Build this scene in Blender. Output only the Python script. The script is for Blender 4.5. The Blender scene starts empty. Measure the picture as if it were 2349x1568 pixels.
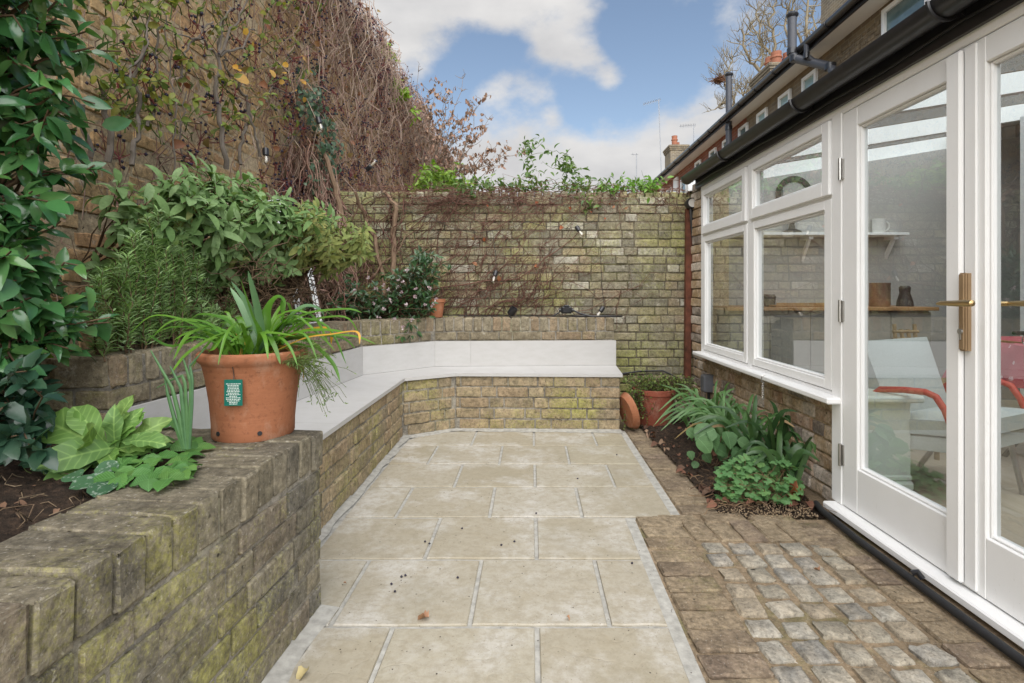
import bpy, math, random
import numpy as np
from mathutils import Matrix, Vector
random.seed(7)
RS = np.random.RandomState(11)
SC = bpy.context.scene
COL = SC.collection
PI = math.pi
# ------------------------------------------------------------------ camera
H = 1.12                       # eye height
F, CX, YH = 1240.0, 1174.5, 668.0   # focal length, centre and horizon on a 2349 x 1568 sheet
cd = bpy.data.cameras.new('camera')
cd.sensor_width = 36.0
cd.lens = 36.0 * F / 2349.0
cd.shift_y = -(784.0 - YH) / 2349.0
cd.clip_start, cd.clip_end = 0.02, 2000.0
cam = bpy.data.objects.new('camera', cd)
cam.location = (0, 0, H)
cam.rotation_euler = (PI / 2, 0, 0)
COL.objects.link(cam)
SC.camera = cam
# ------------------------------------------------------------------ light
SUN_EL, SUN_AZ = math.radians(50), math.radians(180)     # azimuth clockwise from +Y
SC.view_settings.view_transform = 'Standard'
SC.view_settings.look = 'None'
SC.view_settings.gamma = 1.0
SC.view_settings.use_curve_mapping = False
SC.view_settings.exposure = 2.32
sl = bpy.data.lights.new('sun', 'SUN')
sl.energy = 1.5
sl.angle = math.radians(96)
sl.color = (1.0, 0.97, 0.93)
sun = bpy.data.objects.new('sun', sl)
sd = Vector((math.sin(SUN_AZ) * math.cos(SUN_EL), math.cos(SUN_AZ) * math.cos(SUN_EL), math.sin(SUN_EL)))
sun.rotation_euler = sd.to_track_quat('Z', 'Y').to_euler()
sun.location = sd * 30
COL.objects.link(sun)

world = bpy.data.worlds.new('World')
SC.world = world
world.use_nodes = True
wn, wl = world.node_tree.nodes, world.node_tree.links
wn.clear()
def WN(t, **kw):
    n = wn.new(t)
    for k, v in kw.items(): setattr(n, k, v)
    return n
def wmath(op, a, b=None, clamp=False):
    n = WN('ShaderNodeMath', operation=op, use_clamp=clamp)
    for i, v in enumerate((a, b)):
        if v is None: continue
        if isinstance(v, (int, float)): n.inputs[i].default_value = v
        else: wl.new(v, n.inputs[i])
    return n.outputs[0]
sky = WN('ShaderNodeTexSky', sky_type='NISHITA', sun_disc=False)
sky.sun_elevation, sky.sun_rotation = SUN_EL, SUN_AZ
sky.air_density, sky.dust_density, sky.ozone_density = 1.0, 0.6, 1.6
tc = WN('ShaderNodeTexCoord')
def wnoise(scale, detail, rough, off=(0, 0, 0), stretch=(1, 1, 1)):
    m = WN('ShaderNodeMapping')
    m.inputs['Location'].default_value = off
    m.inputs['Scale'].default_value = stretch
    wl.new(tc.outputs['Generated'], m.inputs['Vector'])
    n = WN('ShaderNodeTexNoise')
    n.inputs['Scale'].default_value = scale
    n.inputs['Detail'].default_value = detail
    n.inputs['Roughness'].default_value = rough
    wl.new(m.outputs[0], n.inputs['Vector'])
    return n.outputs['Fac']
n1 = wnoise(5.0, 9, 0.56, (3.1, 0.4, 1.7), (1, 1, 1.9))
n2 = wnoise(17.0, 6, 0.6, (0.7, 5.4, 2.7), (1, 1, 1.5))
acc = wmath('ADD', wmath('MULTIPLY', wmath('SUBTRACT', n1, 0.55), 1.0), wmath('MULTIPLY', wmath('SUBTRACT', n2, 0.5), .95))
# cloud banks: direction on the sheet, radius, weight
for bx, by, br, bw in ((830, 0, 110, .50), (960, -10, 110, .50), (1080, -25, 110, .60), (1230, -20, 100, .62), (1330, 20, 50, .45), (1150, 30, 60, .28), (860, 100, 70, .45), (930, 120, 55, .45), (980, 150, 30, .25),
                       (1235, 95, 38, .52), (1290, 112, 42, .55), (1345, 138, 42, .55), (1400, 178, 36, .55), (1170, 195, 55, .36), (1115, 215, 45, .30), (1230, 210, 35, .22),
                       (1120, 370, 85, .70), (1250, 362, 78, .70), (1380, 362, 75, .68), (1510, 330, 90, .64), (1620, 285, 70, .50), (1100, 460, 110, .6), (1300, 460, 110, .6), (1500, 450, 110, .6), (950, 430, 110, .5), (1270, 268, 22, .30), (1700, 20, 70, .36), (1560, 10, 40, .25), (1640, 130, 60, .15), (1660, 230, 60, .2),
                       (1090, 120, 60, -.5), (1170, 110, 45, -.4), (1520, 130, 100, -.45), (1440, 245, 50, -.4), (1340, 235, 50, -.4), (1040, 185, 40, -.3),
                       (1440, 60, 50, -.25), (1010, 250, 50, -.25)):
    d = Vector(((bx - CX) / F, 1.0, (YH - by) / F)).normalized()
    dp = WN('ShaderNodeVectorMath', operation='DISTANCE')
    wl.new(tc.outputs['Generated'], dp.inputs[0])
    dp.inputs[1].default_value = d
    mr = WN('ShaderNodeMapRange', interpolation_type='SMOOTHSTEP')
    mr.inputs['From Min'].default_value = 0.0
    mr.inputs['From Max'].default_value = 1.55 * br / F
    mr.inputs['To Min'].default_value = bw
    mr.inputs['To Max'].default_value = 0.0
    wl.new(dp.outputs['Value'], mr.inputs['Value'])
    acc = wmath('ADD', acc, mr.outputs[0])
mask = WN('ShaderNodeMapRange', interpolation_type='SMOOTHSTEP')
mask.inputs['From Min'].default_value = 0.0
mask.inputs['From Max'].default_value = 0.70
wl.new(acc, mask.inputs['Value'])
shade = wnoise(3.2, 6, 0.55, (7.7, 2.1, 0.3), (1, 1, 2.2))
cr = WN('ShaderNodeValToRGB')
cr.color_ramp.elements[0].position, cr.color_ramp.elements[1].position = 0.33, 0.62
cr.color_ramp.elements[0].color = (1.82, 1.82, 1.87, 1)
cr.color_ramp.elements[1].color = (2.62, 2.58, 2.54, 1)
wl.new(shade, cr.inputs['Fac'])
skm = WN('ShaderNodeMix', data_type='RGBA', blend_type='MULTIPLY')
skm.inputs['Factor'].default_value = 1.0
skm.inputs['B'].default_value = (0.62, 0.56, 0.50, 1)
wl.new(sky.outputs['Color'], skm.inputs['A'])
mx = WN('ShaderNodeMix', data_type='RGBA')
wl.new(mask.outputs[0], mx.inputs['Factor'])
wl.new(skm.outputs['Result'], mx.inputs['A'])
wl.new(cr.outputs['Color'], mx.inputs['B'])
bg = WN('ShaderNodeBackground')
bg.inputs['Strength'].default_value = 0.063
wl.new(mx.outputs['Result'], bg.inputs['Color'])
wo = WN('ShaderNodeOutputWorld')
wl.new(bg.outputs[0], wo.inputs['Surface'])

# ------------------------------------------------------------------ geometry helpers
def gp(x, y, z=0.0):                # sheet point -> the place at height z
    Y = F * (H - z) / (y - YH)
    return Vector(((x - CX) / F * Y, Y, z))
def yp(x, y, Y):                    # -> the place at depth Y
    return Vector(((x - CX) / F * Y, Y, H + (YH - y) / F * Y))
def xp(x, y, X):                    # -> the place on the plane X
    Y = F * X / (x - CX)
    return Vector((X, Y, H + (YH - y) / F * Y))

def np_mesh(name, V, Fc, mat=None, rnd=None, smooth=False):
    V = np.asarray(V, dtype=np.float32).reshape(-1, 3)
    Fc = np.asarray(Fc, dtype=np.int32)
    k = Fc.shape[1]
    me = bpy.data.meshes.new(name)
    me.vertices.add(len(V)); me.vertices.foreach_set('co', V.ravel())
    me.loops.add(Fc.size); me.loops.foreach_set('vertex_index', Fc.ravel())
    me.polygons.add(len(Fc))
    me.polygons.foreach_set('loop_start', np.arange(0, Fc.size, k, dtype=np.int32))
    me.polygons.foreach_set('loop_total', np.full(len(Fc), k, dtype=np.int32))
    if smooth: me.polygons.foreach_set('use_smooth', np.ones(len(Fc), dtype=bool))
    if rnd is not None:
        a = me.attributes.new('rnd', 'FLOAT', 'FACE')
        a.data.foreach_set('value', np.asarray(rnd, dtype=np.float32))
    me.update(calc_edges=True)
    if mat: me.materials.append(mat)
    return me

class MB:                            # collects shapes into one mesh (world coordinates)
    def __init__(s): s.v, s.f, s.m, s.r, s.cm, s.cr = [], [], [], [], 0, 0.0
    def add(s, V, Fs):
        o = len(s.v)
        s.v.extend([tuple(p) for p in V])
        for f in Fs:
            s.f.append(tuple(i + o for i in f)); s.m.append(s.cm); s.r.append(s.cr)
        return s
    def box(s, c, d, rz=0.0, M=None, bev=0.0):
        V, Fs = chamfer_box(d[0], d[1], d[2], bev) if bev else cube(d)
        R = M if M is not None else Matrix.Rotation(rz, 4, 'Z')
        return s.add([R @ Vector(p) + Vector(c) for p in V], Fs)
    def span(s, a, b, bev=0.0):      # axis-aligned box between two corners
        return s.box([(a[i] + b[i]) / 2 for i in range(3)], [abs(b[i] - a[i]) for i in range(3)], bev=bev)
    def tube(s, P, r, n=6, cap=True):
        P = [Vector(p) for p in P]
        if not hasattr(r, '__len__'): r = [r] * len(P)
        V, Fs, up = [], [], None
        for i, p in enumerate(P):
            t = (P[min(i + 1, len(P) - 1)] - P[max(i - 1, 0)])
            t = t.normalized() if t.length > 1e-9 else Vector((0, 0, 1))
            if up is None: up = t.orthogonal().normalized()
            up = (up - t * up.dot(t)); up = up.normalized() if up.length > 1e-6 else t.orthogonal().normalized()
            sd_ = t.cross(up)
            for k in range(n):
                a = 2 * PI * k / n
                V.append(p + (up * math.cos(a) + sd_ * math.sin(a)) * r[i])
        for i in range(len(P) - 1):
            for k in range(n):
                Fs.append((i * n + k, i * n + (k + 1) % n, (i + 1) * n + (k + 1) % n, (i + 1) * n + k))
        if cap:
            Fs.append(tuple(range(n - 1, -1, -1))); Fs.append(tuple((len(P) - 1) * n + k for k in range(n)))
        return s.add(V, Fs)
    def lathe(s, prof, c, n=32, M=None):   # profile of (radius, z)
        V, Fs = [], []
        for (r, z) in prof:
            for k in range(n):
                a = 2 * PI * k / n
                p = Vector((r * math.cos(a), r * math.sin(a), z))
                V.append((M @ p if M is not None else p) + Vector(c))
        for i in range(len(prof) - 1):
            for k in range(n):
                Fs.append((i * n + k, i * n + (k + 1) % n, (i + 1) * n + (k + 1) % n, (i + 1) * n + k))
        return s.add(V, Fs)
    def prism(s, poly, z0, z1):      # plan polygon pulled up
        n = len(poly)
        V = [(p[0], p[1], z0) for p in poly] + [(p[0], p[1], z1) for p in poly]
        Fs = [tuple(range(n - 1, -1, -1)), tuple(range(n, 2 * n))] + [(i, (i + 1) % n, n + (i + 1) % n, n + i) for i in range(n)]
        return s.add(V, Fs)
    def mesh(s, name, mats, smooth=False):
        me = bpy.data.meshes.new(name)
        me.from_pydata(s.v, [], s.f)
        for m in (mats if isinstance(mats, (list, tuple)) else [mats]): me.materials.append(m)
        me.polygons.foreach_set('material_index', s.m)
        a = me.attributes.new('rnd', 'FLOAT', 'FACE'); a.data.foreach_set('value', s.r)
        if smooth:
            me.polygons.foreach_set('use_smooth', [True] * len(s.f))
            try: me.set_sharp_from_angle(angle=math.radians(40))
            except Exception: pass
        me.update()
        return me
    def build(s, name, mats, parent=None, smooth=False):
        return put(name, s.mesh(name, mats, smooth), parent)

def cube(d):
    x, y, z = d[0] / 2, d[1] / 2, d[2] / 2
    V = [(-x, -y, -z), (x, -y, -z), (x, y, -z), (-x, y, -z), (-x, -y, z), (x, -y, z), (x, y, z), (-x, y, z)]
    return V, [(0, 3, 2, 1), (4, 5, 6, 7), (0, 1, 5, 4), (1, 2, 6, 5), (2, 3, 7, 6), (3, 0, 4, 7)]
def chamfer_box(dx, dy, dz, c, jit=0.0, R=random):
    x, y, z = dx / 2, dy / 2, dz / 2
    V, idx = [], {}
    for sx in (-1, 1):
        for sy in (-1, 1):
            for sz in (-1, 1):
                j = [R.uniform(-jit, jit) for _ in range(3)]
                cc = c * (1 + (R.uniform(-.4, 1.2) if jit else 0))
                for ax in range(3):
                    p = [sx * (x - cc), sy * (y - cc), sz * (z - cc)]
                    p[ax] = (sx * x, sy * y, sz * z)[ax]
                    idx[(sx, sy, sz, ax)] = len(V)
                    V.append([p[i] + j[i] * (0.35 if i == ax else 1) for i in range(3)])
    Fs = []
    g = lambda sx, sy, sz, a: idx[(sx, sy, sz, a)]
    for s in (-1, 1):
        Fs.append([g(s, -1, -1, 0), g(s, 1, -1, 0), g(s, 1, 1, 0), g(s, -1, 1, 0)])
        Fs.append([g(-1, s, -1, 1), g(1, s, -1, 1), g(1, s, 1, 1), g(-1, s, 1, 1)])
        Fs.append([g(-1, -1, s, 2), g(1, -1, s, 2), g(1, 1, s, 2), g(-1, 1, s, 2)])
        for t in (-1, 1):
            Fs.append([g(s, t, -1, 0), g(s, t, 1, 0), g(s, t, 1, 1), g(s, t, -1, 1)])
            Fs.append([g(s, -1, t, 0), g(s, 1, t, 0), g(s, 1, t, 2), g(s, -1, t, 2)])
            Fs.append([g(-1, s, t, 1), g(1, s, t, 1), g(1, s, t, 2), g(-1, s, t, 2)])
            for u in (-1, 1): Fs.append([g(s, t, u, 0), g(s, t, u, 1), g(s, t, u, 2)])
    out = []
    for f in Fs:                     # outward winding
        p = [Vector(V[i]) for i in f]
        nrm = (p[1] - p[0]).cross(p[2] - p[0])
        cen = sum(p, Vector()) / len(p)
        out.append(tuple(f) if nrm.dot(cen) > 0 else tuple(reversed(f)))
    return V, out

WLD = {}
def put(name, data, parent=None, M=None):
    o = bpy.data.objects.new(name, data)
    COL.objects.link(o)
    M = M if M is not None else Matrix.Identity(4)
    WLD[o] = M
    if parent is not None:
        o.parent = parent
        o.matrix_basis = WLD[parent].inverted() @ M
    else:
        o.matrix_basis = M
    return o
def tag(o, label=None, cat=None, group=None, kind=None):
    if label: o['label'] = label
    if cat: o['category'] = cat
    if group: o['group'] = group
    if kind: o['kind'] = kind
    return o
def thing(name, label, cat, loc=(0, 0, 0), group=None):
    o = put(name, None, None, Matrix.Translation(Vector(loc)))
    return tag(o, label, cat, group)

# ------------------------------------------------------------------ material helpers
class NT:
    def __init__(s, name):
        s.mat = bpy.data.materials.new(name); s.mat.use_nodes = True
        s.n, s.l = s.mat.node_tree.nodes, s.mat.node_tree.links
        s.n.clear()
        s.out = s.n.new('ShaderNodeOutputMaterial')
        s.b = s.n.new('ShaderNodeBsdfPrincipled')
        s.l.new(s.b.outputs[0], s.out.inputs['Surface'])
        s.b.inputs['Specular IOR Level'].default_value = 0.35
        s.geo = s.n.new('ShaderNodeNewGeometry')
        s.pos = s.geo.outputs['Position']
    def set(s, k, v):
        if hasattr(v, 'is_output'): s.l.new(v, s.b.inputs[k])
        else: s.b.inputs[k].default_value = v
        return s
    def noise(s, scale, detail=4, rough=.55, vec=None, stretch=None, off=None, out='Fac'):
        v = vec or s.pos
        if stretch or off:
            m = s.n.new('ShaderNodeMapping')
            if stretch: m.inputs['Scale'].default_value = stretch
            if off is not None:
                if hasattr(off, 'is_output'): s.l.new(off, m.inputs['Location'])
                else: m.inputs['Location'].default_value = off
            s.l.new(v, m.inputs['Vector']); v = m.outputs[0]
        n = s.n.new('ShaderNodeTexNoise')
        n.inputs['Scale'].default_value, n.inputs['Detail'].default_value, n.inputs['Roughness'].default_value = scale, detail, rough
        s.l.new(v, n.inputs['Vector'])
        return n.outputs[out]
    def voronoi(s, scale, feature='F1', out='Distance'):
        n = s.n.new('ShaderNodeTexVoronoi'); n.feature = feature
        n.inputs['Scale'].default_value = scale
        s.l.new(s.pos, n.inputs['Vector'])
        return n.outputs[out]
    def ramp(s, fac, stops, const=False):
        n = s.n.new('ShaderNodeValToRGB')
        if const: n.color_ramp.interpolation = 'CONSTANT'
        e = n.color_ramp.elements
        while len(e) < len(stops): e.new(0.5)
        for i, (p, c) in enumerate(stops):
            e[i].position = p
            e[i].color = (c, c, c, 1) if not hasattr(c, '__len__') else (c[0], c[1], c[2], 1)
        s.l.new(fac, n.inputs['Fac'])
        return n.outputs['Color']
    def mix(s, fac, a, b, mode='MIX'):
        n = s.n.new('ShaderNodeMix'); n.data_type = 'RGBA'; n.blend_type = mode
        for k, v in (('Factor', fac), ('A', a), ('B', b)):
            if hasattr(v, 'is_output'): s.l.new(v, n.inputs[k])
            elif k == 'Factor': n.inputs[k].default_value = v
            else: n.inputs[k].default_value = (v[0], v[1], v[2], 1)
        return n.outputs['Result']
    def math(s, op, a, b=0.0, clamp=False):
        n = s.n.new('ShaderNodeMath'); n.operation = op; n.use_clamp = clamp
        for i, v in enumerate((a, b)):
            if hasattr(v, 'is_output'): s.l.new(v, n.inputs[i])
            else: n.inputs[i].default_value = v
        return n.outputs[0]
    def rnd(s):
        a = s.n.new('ShaderNodeAttribute'); a.attribute_name = 'rnd'
        o = s.n.new('ShaderNodeObjectInfo')
        return s.math('FRACT', s.math('ADD', a.outputs['Fac'], o.outputs['Random']))
    def bump(s, h, strength=.5, dist=.01):
        n = s.n.new('ShaderNodeBump')
        n.inputs['Strength'].default_value, n.inputs['Distance'].default_value = strength, dist
        s.l.new(h, n.inputs['Height'])
        s.l.new(n.outputs[0], s.b.inputs['Normal'])
        return s

def plain(name, col, rough=.5, metal=0.0, var=.08, scale=20, bump=0.0, spec=None):
    t = NT(name)
    n = t.noise(scale, 5)
    c = t.mix(t.ramp(n, [(.3, 0), (.7, 1)]), [v * (1 - var) for v in col], [min(1, v * (1 + var)) for v in col])
    t.set('Base Color', c).set('Roughness', rough).set('Metallic', metal)
    if spec is not None: t.set('Specular IOR Level', spec)
    if bump: t.bump(t.noise(scale * 3, 6), bump, .004)
    return t.mat

def masonry(name, cols, moss=(.20, .20, .04), moss_at=(.5, .68), stain=(.05, .045, .035), stain_at=(.56, .74), pale=None, pale_at=(.62, .72), rough=.92, mscale=2.2, bump=.9, spec=.2, fine=70, tops=0.0, top_col=(.10, .085, .06), mfine=28, mw=.3, speck=.45, tonef=.8, holes=0.0):
    t = NT(name)
    r = t.rnd()
    k = len(cols)
    c = t.ramp(r, [(i / k, cols[i]) for i in range(k)], const=True)
    v1 = t.noise(22, 7, .65)
    tone = t.math('MULTIPLY_ADD', t.noise(34, 9, .78, off=(6, 6, 2)), 3.0)
    tone.node.inputs[2].default_value = -.52; tone.node.use_clamp = False
    tone = t.math('MINIMUM', t.math('MAXIMUM', tone, .42), 1.65)
    c = t.mix(t.ramp(v1, [(.3, .0), (.75, .55)]), c, [x * .55 for x in cols[0]])
    v2 = t.noise(9, 6, .6, off=(4, 2, 9))
    c = t.mix(t.ramp(v2, [(.42, 0), (.72, .55)]), c, [min(1, x * 1.5) for x in cols[-1]])
    if pale is not None:
        c = t.mix(t.ramp(t.noise(13, 6, .7, off=(1, 7, 3)), [(pale_at[0], 0), (pale_at[1], .8)]), c, pale)
    if moss is not None:
        m = t.math('ADD', t.math('MULTIPLY', t.noise(mscale, 4, .55, off=(2, 5, 1)), 1 - mw), t.math('MULTIPLY', t.noise(mfine, 6, .75), mw))
        c = t.mix(t.ramp(m, [(moss_at[0], 0), (moss_at[1], .85)]), c, moss)
    if stain is not None:
        m = t.math('ADD', t.math('MULTIPLY', t.noise(mscale * 1.4, 5, .6, off=(8, 1, 4)), .65), t.math('MULTIPLY', t.noise(45, 5, .75), .35))
        c = t.mix(t.ramp(m, [(stain_at[0], 0), (stain_at[1], .85)]), c, stain)
    if tops:
        sn = t.n.new('ShaderNodeSeparateXYZ'); t.l.new(t.geo.outputs['True Normal'], sn.inputs[0])
        lay_ = t.math('ADD', t.math('MULTIPLY', t.noise(11, 6, .7, stretch=(.35, 2.2, 1)), .75), t.math('MULTIPLY', t.noise(40, 4, .7), .25))
        c = t.mix(t.math('MULTIPLY', t.ramp(sn.outputs[2], [(.6, 0), (.85, 1)]), t.ramp(lay_, [(.38, tops), (.62, tops * .25)])), c, top_col)
    pit = t.noise(fine, 5, .75, off=(3, 3, 3))
    c = t.mix(t.ramp(pit, [(.24, .9), (.38, 0)]), c, (.025, .022, .018))
    c = t.mix(t.ramp(t.noise(fine * .42, 3, .6, off=(5, 8, 8)), [(.25, .95), (.31, 0)]), c, (.02, .017, .013))
    c = t.mix(t.ramp(t.noise(fine * 2.2, 3, .6), [(.60, 0), (.72, speck)]), c, (.5, .47, .40))
    c = t.mix(t.ramp(t.noise(fine * .7, 4, .7, off=(9, 9, 1)), [(.30, .55), (.48, 0)]), c, (.06, .05, .038))
    if holes:                        # blown pits and chips of old stock brick
        ho = t.math('MULTIPLY', t.ramp(t.math('ADD', t.voronoi(24), t.math('MULTIPLY', t.noise(70, 3), .16)), [(.14, 1), (.24, 0)]), t.ramp(t.noise(7, 3, .6, off=(2, 2, 7)), [(.46, 0), (.56, holes)]))
        c = t.mix(ho, c, (.028, .023, .017))
    c = t.mix(tonef, c, t.mix(1.0, c, tone, 'MULTIPLY'))
    t.set('Base Color', c).set('Roughness', rough).set('Specular IOR Level', spec)
    h = t.math('ADD', t.math('MULTIPLY', t.noise(48, 7, .7), .6), t.math('MULTIPLY', t.ramp(pit, [(.2, 0), (.5, 1)]), .5))
    t.bump(h, bump, .007)
    return t.mat

def leafmat(name, cols, rough=.45, trans=.3, tcol=None, vein=0.0, spec=.4, spots=None, nscale=40):
    t = NT(name)
    r = t.rnd()
    k = len(cols)
    c = t.ramp(r, [(i / max(1, k - 1), cols[i]) for i in range(k)])
    c = t.mix(t.ramp(t.noise(nscale, 4), [(.35, 0), (.75, .45)]), c, [x * .55 for x in cols[0]])
    if spots: c = t.mix(t.ramp(t.noise(90, 3, .6), [(.56, 0), (.64, .8)]), c, spots)
    if vein:
        ob = t.n.new('ShaderNodeTexCoord'); sp_ = t.n.new('ShaderNodeSeparateXYZ'); t.l.new(ob.outputs['Object'], sp_.inputs[0])
        ax = t.math('ABSOLUTE', sp_.outputs['X'])
        c = t.mix(t.ramp(ax, [(0, .5), (.010, .3), (.018, 0)]), c, [min(1, x * 1.7 + .03) for x in cols[-1]])
        sv = t.math('SINE', t.math('MULTIPLY', t.math('SUBTRACT', sp_.outputs['Y'], t.math('MULTIPLY', ax, .9)), 58.0))
        c = t.mix(t.math('MULTIPLY', t.ramp(sv, [(.80, 0), (.98, 1)]), vein), c, [min(1, x * 1.5 + .02) for x in cols[-1]])
        c = t.mix(t.math('MULTIPLY', t.ramp(sv, [(.02, 1), (.3, 0)]), vein * .4), c, [x * .6 for x in cols[0]])
    t.set('Base Color', c).set('Roughness', rough).set('Specular IOR Level', spec)
    t.bump(t.noise(nscale * 2.5, 3), .25, .003)
    tr = t.n.new('ShaderNodeBsdfTranslucent')
    t.l.new(t.mix(1.0, c, tcol or (1.25, 1.3, .6), 'MULTIPLY'), tr.inputs['Color'])
    m = t.n.new('ShaderNodeMixShader'); m.inputs[0].default_value = trans
    t.l.new(t.b.outputs[0], m.inputs[1]); t.l.new(tr.outputs[0], m.inputs[2])
    t.l.new(m.outputs[0], t.out.inputs['Surface'])
    return t.mat

def barkmat(name, cols, rough=.9):
    t = NT(name)
    c = t.ramp(t.rnd(), [(i / max(1, len(cols) - 1), cols[i]) for i in range(len(cols))])
    c = t.mix(t.ramp(t.noise(30, 6, .7, stretch=(1, 1, .4)), [(.35, 0), (.7, .7)]), c, [x * .45 for x in cols[0]])
    t.set('Base Color', c).set('Roughness', rough).set('Specular IOR Level', .2)
    t.bump(t.noise(60, 5, .7, stretch=(1, 1, .3)), .5, .006)
    return t.mat

def glassmat(name, tint=(.96, .98, .97), refl=1.0):
    m = bpy.data.materials.new(name); m.use_nodes = True
    n, l = m.node_tree.nodes, m.node_tree.links
    n.clear()
    o = n.new('ShaderNodeOutputMaterial')
    tr = n.new('ShaderNodeBsdfTransparent'); tr.inputs[0].default_value = (*tint, 1)
    gl = n.new('ShaderNodeBsdfGlossy'); gl.inputs['Roughness'].default_value = 0.0
    g_ = n.new('ShaderNodeNewGeometry'); dt = n.new('ShaderNodeVectorMath'); dt.operation = 'DOT_PRODUCT'
    l.new(g_.outputs['Normal'], dt.inputs[0]); l.new(g_.outputs['Incoming'], dt.inputs[1])
    ab = n.new('ShaderNodeMath'); ab.operation = 'ABSOLUTE'; l.new(dt.outputs['Value'], ab.inputs[0])
    om = n.new('ShaderNodeMath'); om.operation = 'SUBTRACT'; om.inputs[0].default_value = 1.0; l.new(ab.outputs[0], om.inputs[1])
    pw_ = n.new('ShaderNodeMath'); pw_.operation = 'POWER'; l.new(om.outputs[0], pw_.inputs[0]); pw_.inputs[1].default_value = 4.0
    mu = n.new('ShaderNodeMath'); mu.operation = 'MULTIPLY_ADD'; mu.use_clamp = True; l.new(pw_.outputs[0], mu.inputs[0])
    mu.inputs[1].default_value = .85 * refl; mu.inputs[2].default_value = .085 * refl
    mx_ = n.new('ShaderNodeMixShader')
    l.new(mu.outputs[0], mx_.inputs[0]); l.new(tr.outputs[0], mx_.inputs[1]); l.new(gl.outputs[0], mx_.inputs[2])
    l.new(mx_.outputs[0], o.inputs['Surface'])
    return m

# ------------------------------------------------------------------ leaves
def leaf_tpl(W=.4, n=4, fold=.2, curl=.25, prof='ovate', wave=0.0, seed=0, lobes=0):
    """unit-length leaf along +Y, face up +Z."""
    R = np.random.RandomState(seed)
    V, Fc = [], []
    for i in range(n + 1):
        t = i / n
        if prof == 'ovate': w = math.sin(PI * min(1, t ** .8)) ** .8
        elif prof == 'lance': w = math.sin(PI * t ** .75) ** .9 * (1 - .3 * t)
        elif prof == 'obovate': w = math.sin(PI * t ** 1.6) ** .75 * .95 + .1 * (1 - t)
        elif prof == 'sage': w = (math.sin(PI * min(1, t ** 1.15 * .97 + .015)) ** .62)
        elif prof == 'strap': w = (1 - t ** 4) * (.65 + .35 * math.sin(PI * min(1, t * 1.2 + .1)))
        elif prof == 'round': w = math.sqrt(max(0, 1 - (2 * t - 1) ** 2))
        else: w = 1 - t
        w = max(w, .02) * W / 2
        if lobes and 0 < i < n: w *= 1 + (.11 if i % 2 else -.06)
        a = curl * t
        y = math.sin(a) / curl * 1.0 if abs(curl) > 1e-3 else t
        z = -(1 - math.cos(a)) / curl if abs(curl) > 1e-3 else 0
        wz = wave * R.uniform(-1, 1)
        for s in (-1, 0, 1):
            V.append((s * w, y, z + abs(s) * w * fold * 2 + (s * wz * .5 if s else 0)))
    for i in range(n):
        for k in (0, 1):
            a = i * 3 + k
            Fc.append((a, a + 1, a + 4, a + 3))
    return np.array(V), np.array(Fc)
def basis(D, N):
    """rotation matrices (m,3,3), columns x,y,z, with y = D and z near N."""
    D = D / np.linalg.norm(D, axis=1, keepdims=True)
    X = np.cross(D, N)
    ln = np.linalg.norm(X, axis=1, keepdims=True)
    alt = np.cross(D, np.array([[.3, .9, .2]]))
    X = np.where(ln < 1e-4, alt, X); X = X / np.linalg.norm(X, axis=1, keepdims=True)
    Z = np.cross(X, D)
    return np.stack([X, D, Z], axis=2)
def scatter(tpls, P, D, N, S, rnd=None):
    """templates at P along D; returns V, F, rnd-per-face."""
    P, D, N = (np.asarray(a, float).reshape(-1, 3) for a in (P, D, N))
    S = np.asarray(S, float)
    if S.ndim == 1: S = np.repeat(S[:, None], 3, 1)
    B = basis(D, N)
    rnd = RS.rand(len(P)) if rnd is None else np.asarray(rnd)
    vs, fs, rs, off = [], [], [], 0
    which = np.arange(len(P)) % len(tpls)
    for k, (TV, TF) in enumerate(tpls):
        ix = np.where(which == k)[0]
        if not len(ix): continue
        loc = TV[None] * S[ix][:, None, :]
        W = np.einsum('mij,mvj->mvi', B[ix], loc) + P[ix][:, None, :]
        vs.append(W.reshape(-1, 3))
        fs.append((TF[None] + (np.arange(len(ix)) * len(TV))[:, None, None]).reshape(-1, TF.shape[1]) + off)
        rs.append(np.repeat(rnd[ix], len(TF)))
        off += W.shape[0] * W.shape[1]
    return np.concatenate(vs), np.concatenate(fs), np.concatenate(rs)
TPLM = {}
def leaves(root, tpls, mat, P, D, N, S, parts=300, name='leaf', mass='foliage', key=None, score=None):
    """the PARTS that show largest become leaf objects, the rest one mass."""
    P, D, N = (np.asarray(a, float).reshape(-1, 3) for a in (P, D, N))
    S = np.asarray(S, float)
    n = len(P)
    dist = np.linalg.norm(P - np.array([[0, 0, H]]), axis=1)
    sc = dist / np.maximum(S if S.ndim == 1 else S[:, 1], 1e-4) if score is None else score
    order = np.argsort(sc)
    keep = order[:parts]
    B = basis(D, N)
    for j, i in enumerate(keep):
        k = j % len(tpls)
        ck = (id(tpls[k][0]), mat.name)
        if ck not in TPLM: TPLM[ck] = np_mesh(name, tpls[k][0], tpls[k][1], mat, smooth=True)
        s3 = (S[i],) * 3 if S.ndim == 1 else S[i]
        M = Matrix([[B[i][r][c] * s3[c] for c in range(3)] + [P[i][r]] for r in range(3)] + [[0, 0, 0, 1]])
        put(name, TPLM[ck], root, M)
    rest = order[parts:]
    if len(rest):
        V, Fc, r = scatter(tpls, P[rest], D[rest], N[rest], S[rest])
        o = put(mass, np_mesh(mass, V, Fc, mat, r, smooth=True), root)
        o['kind'] = 'stuff'

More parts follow.
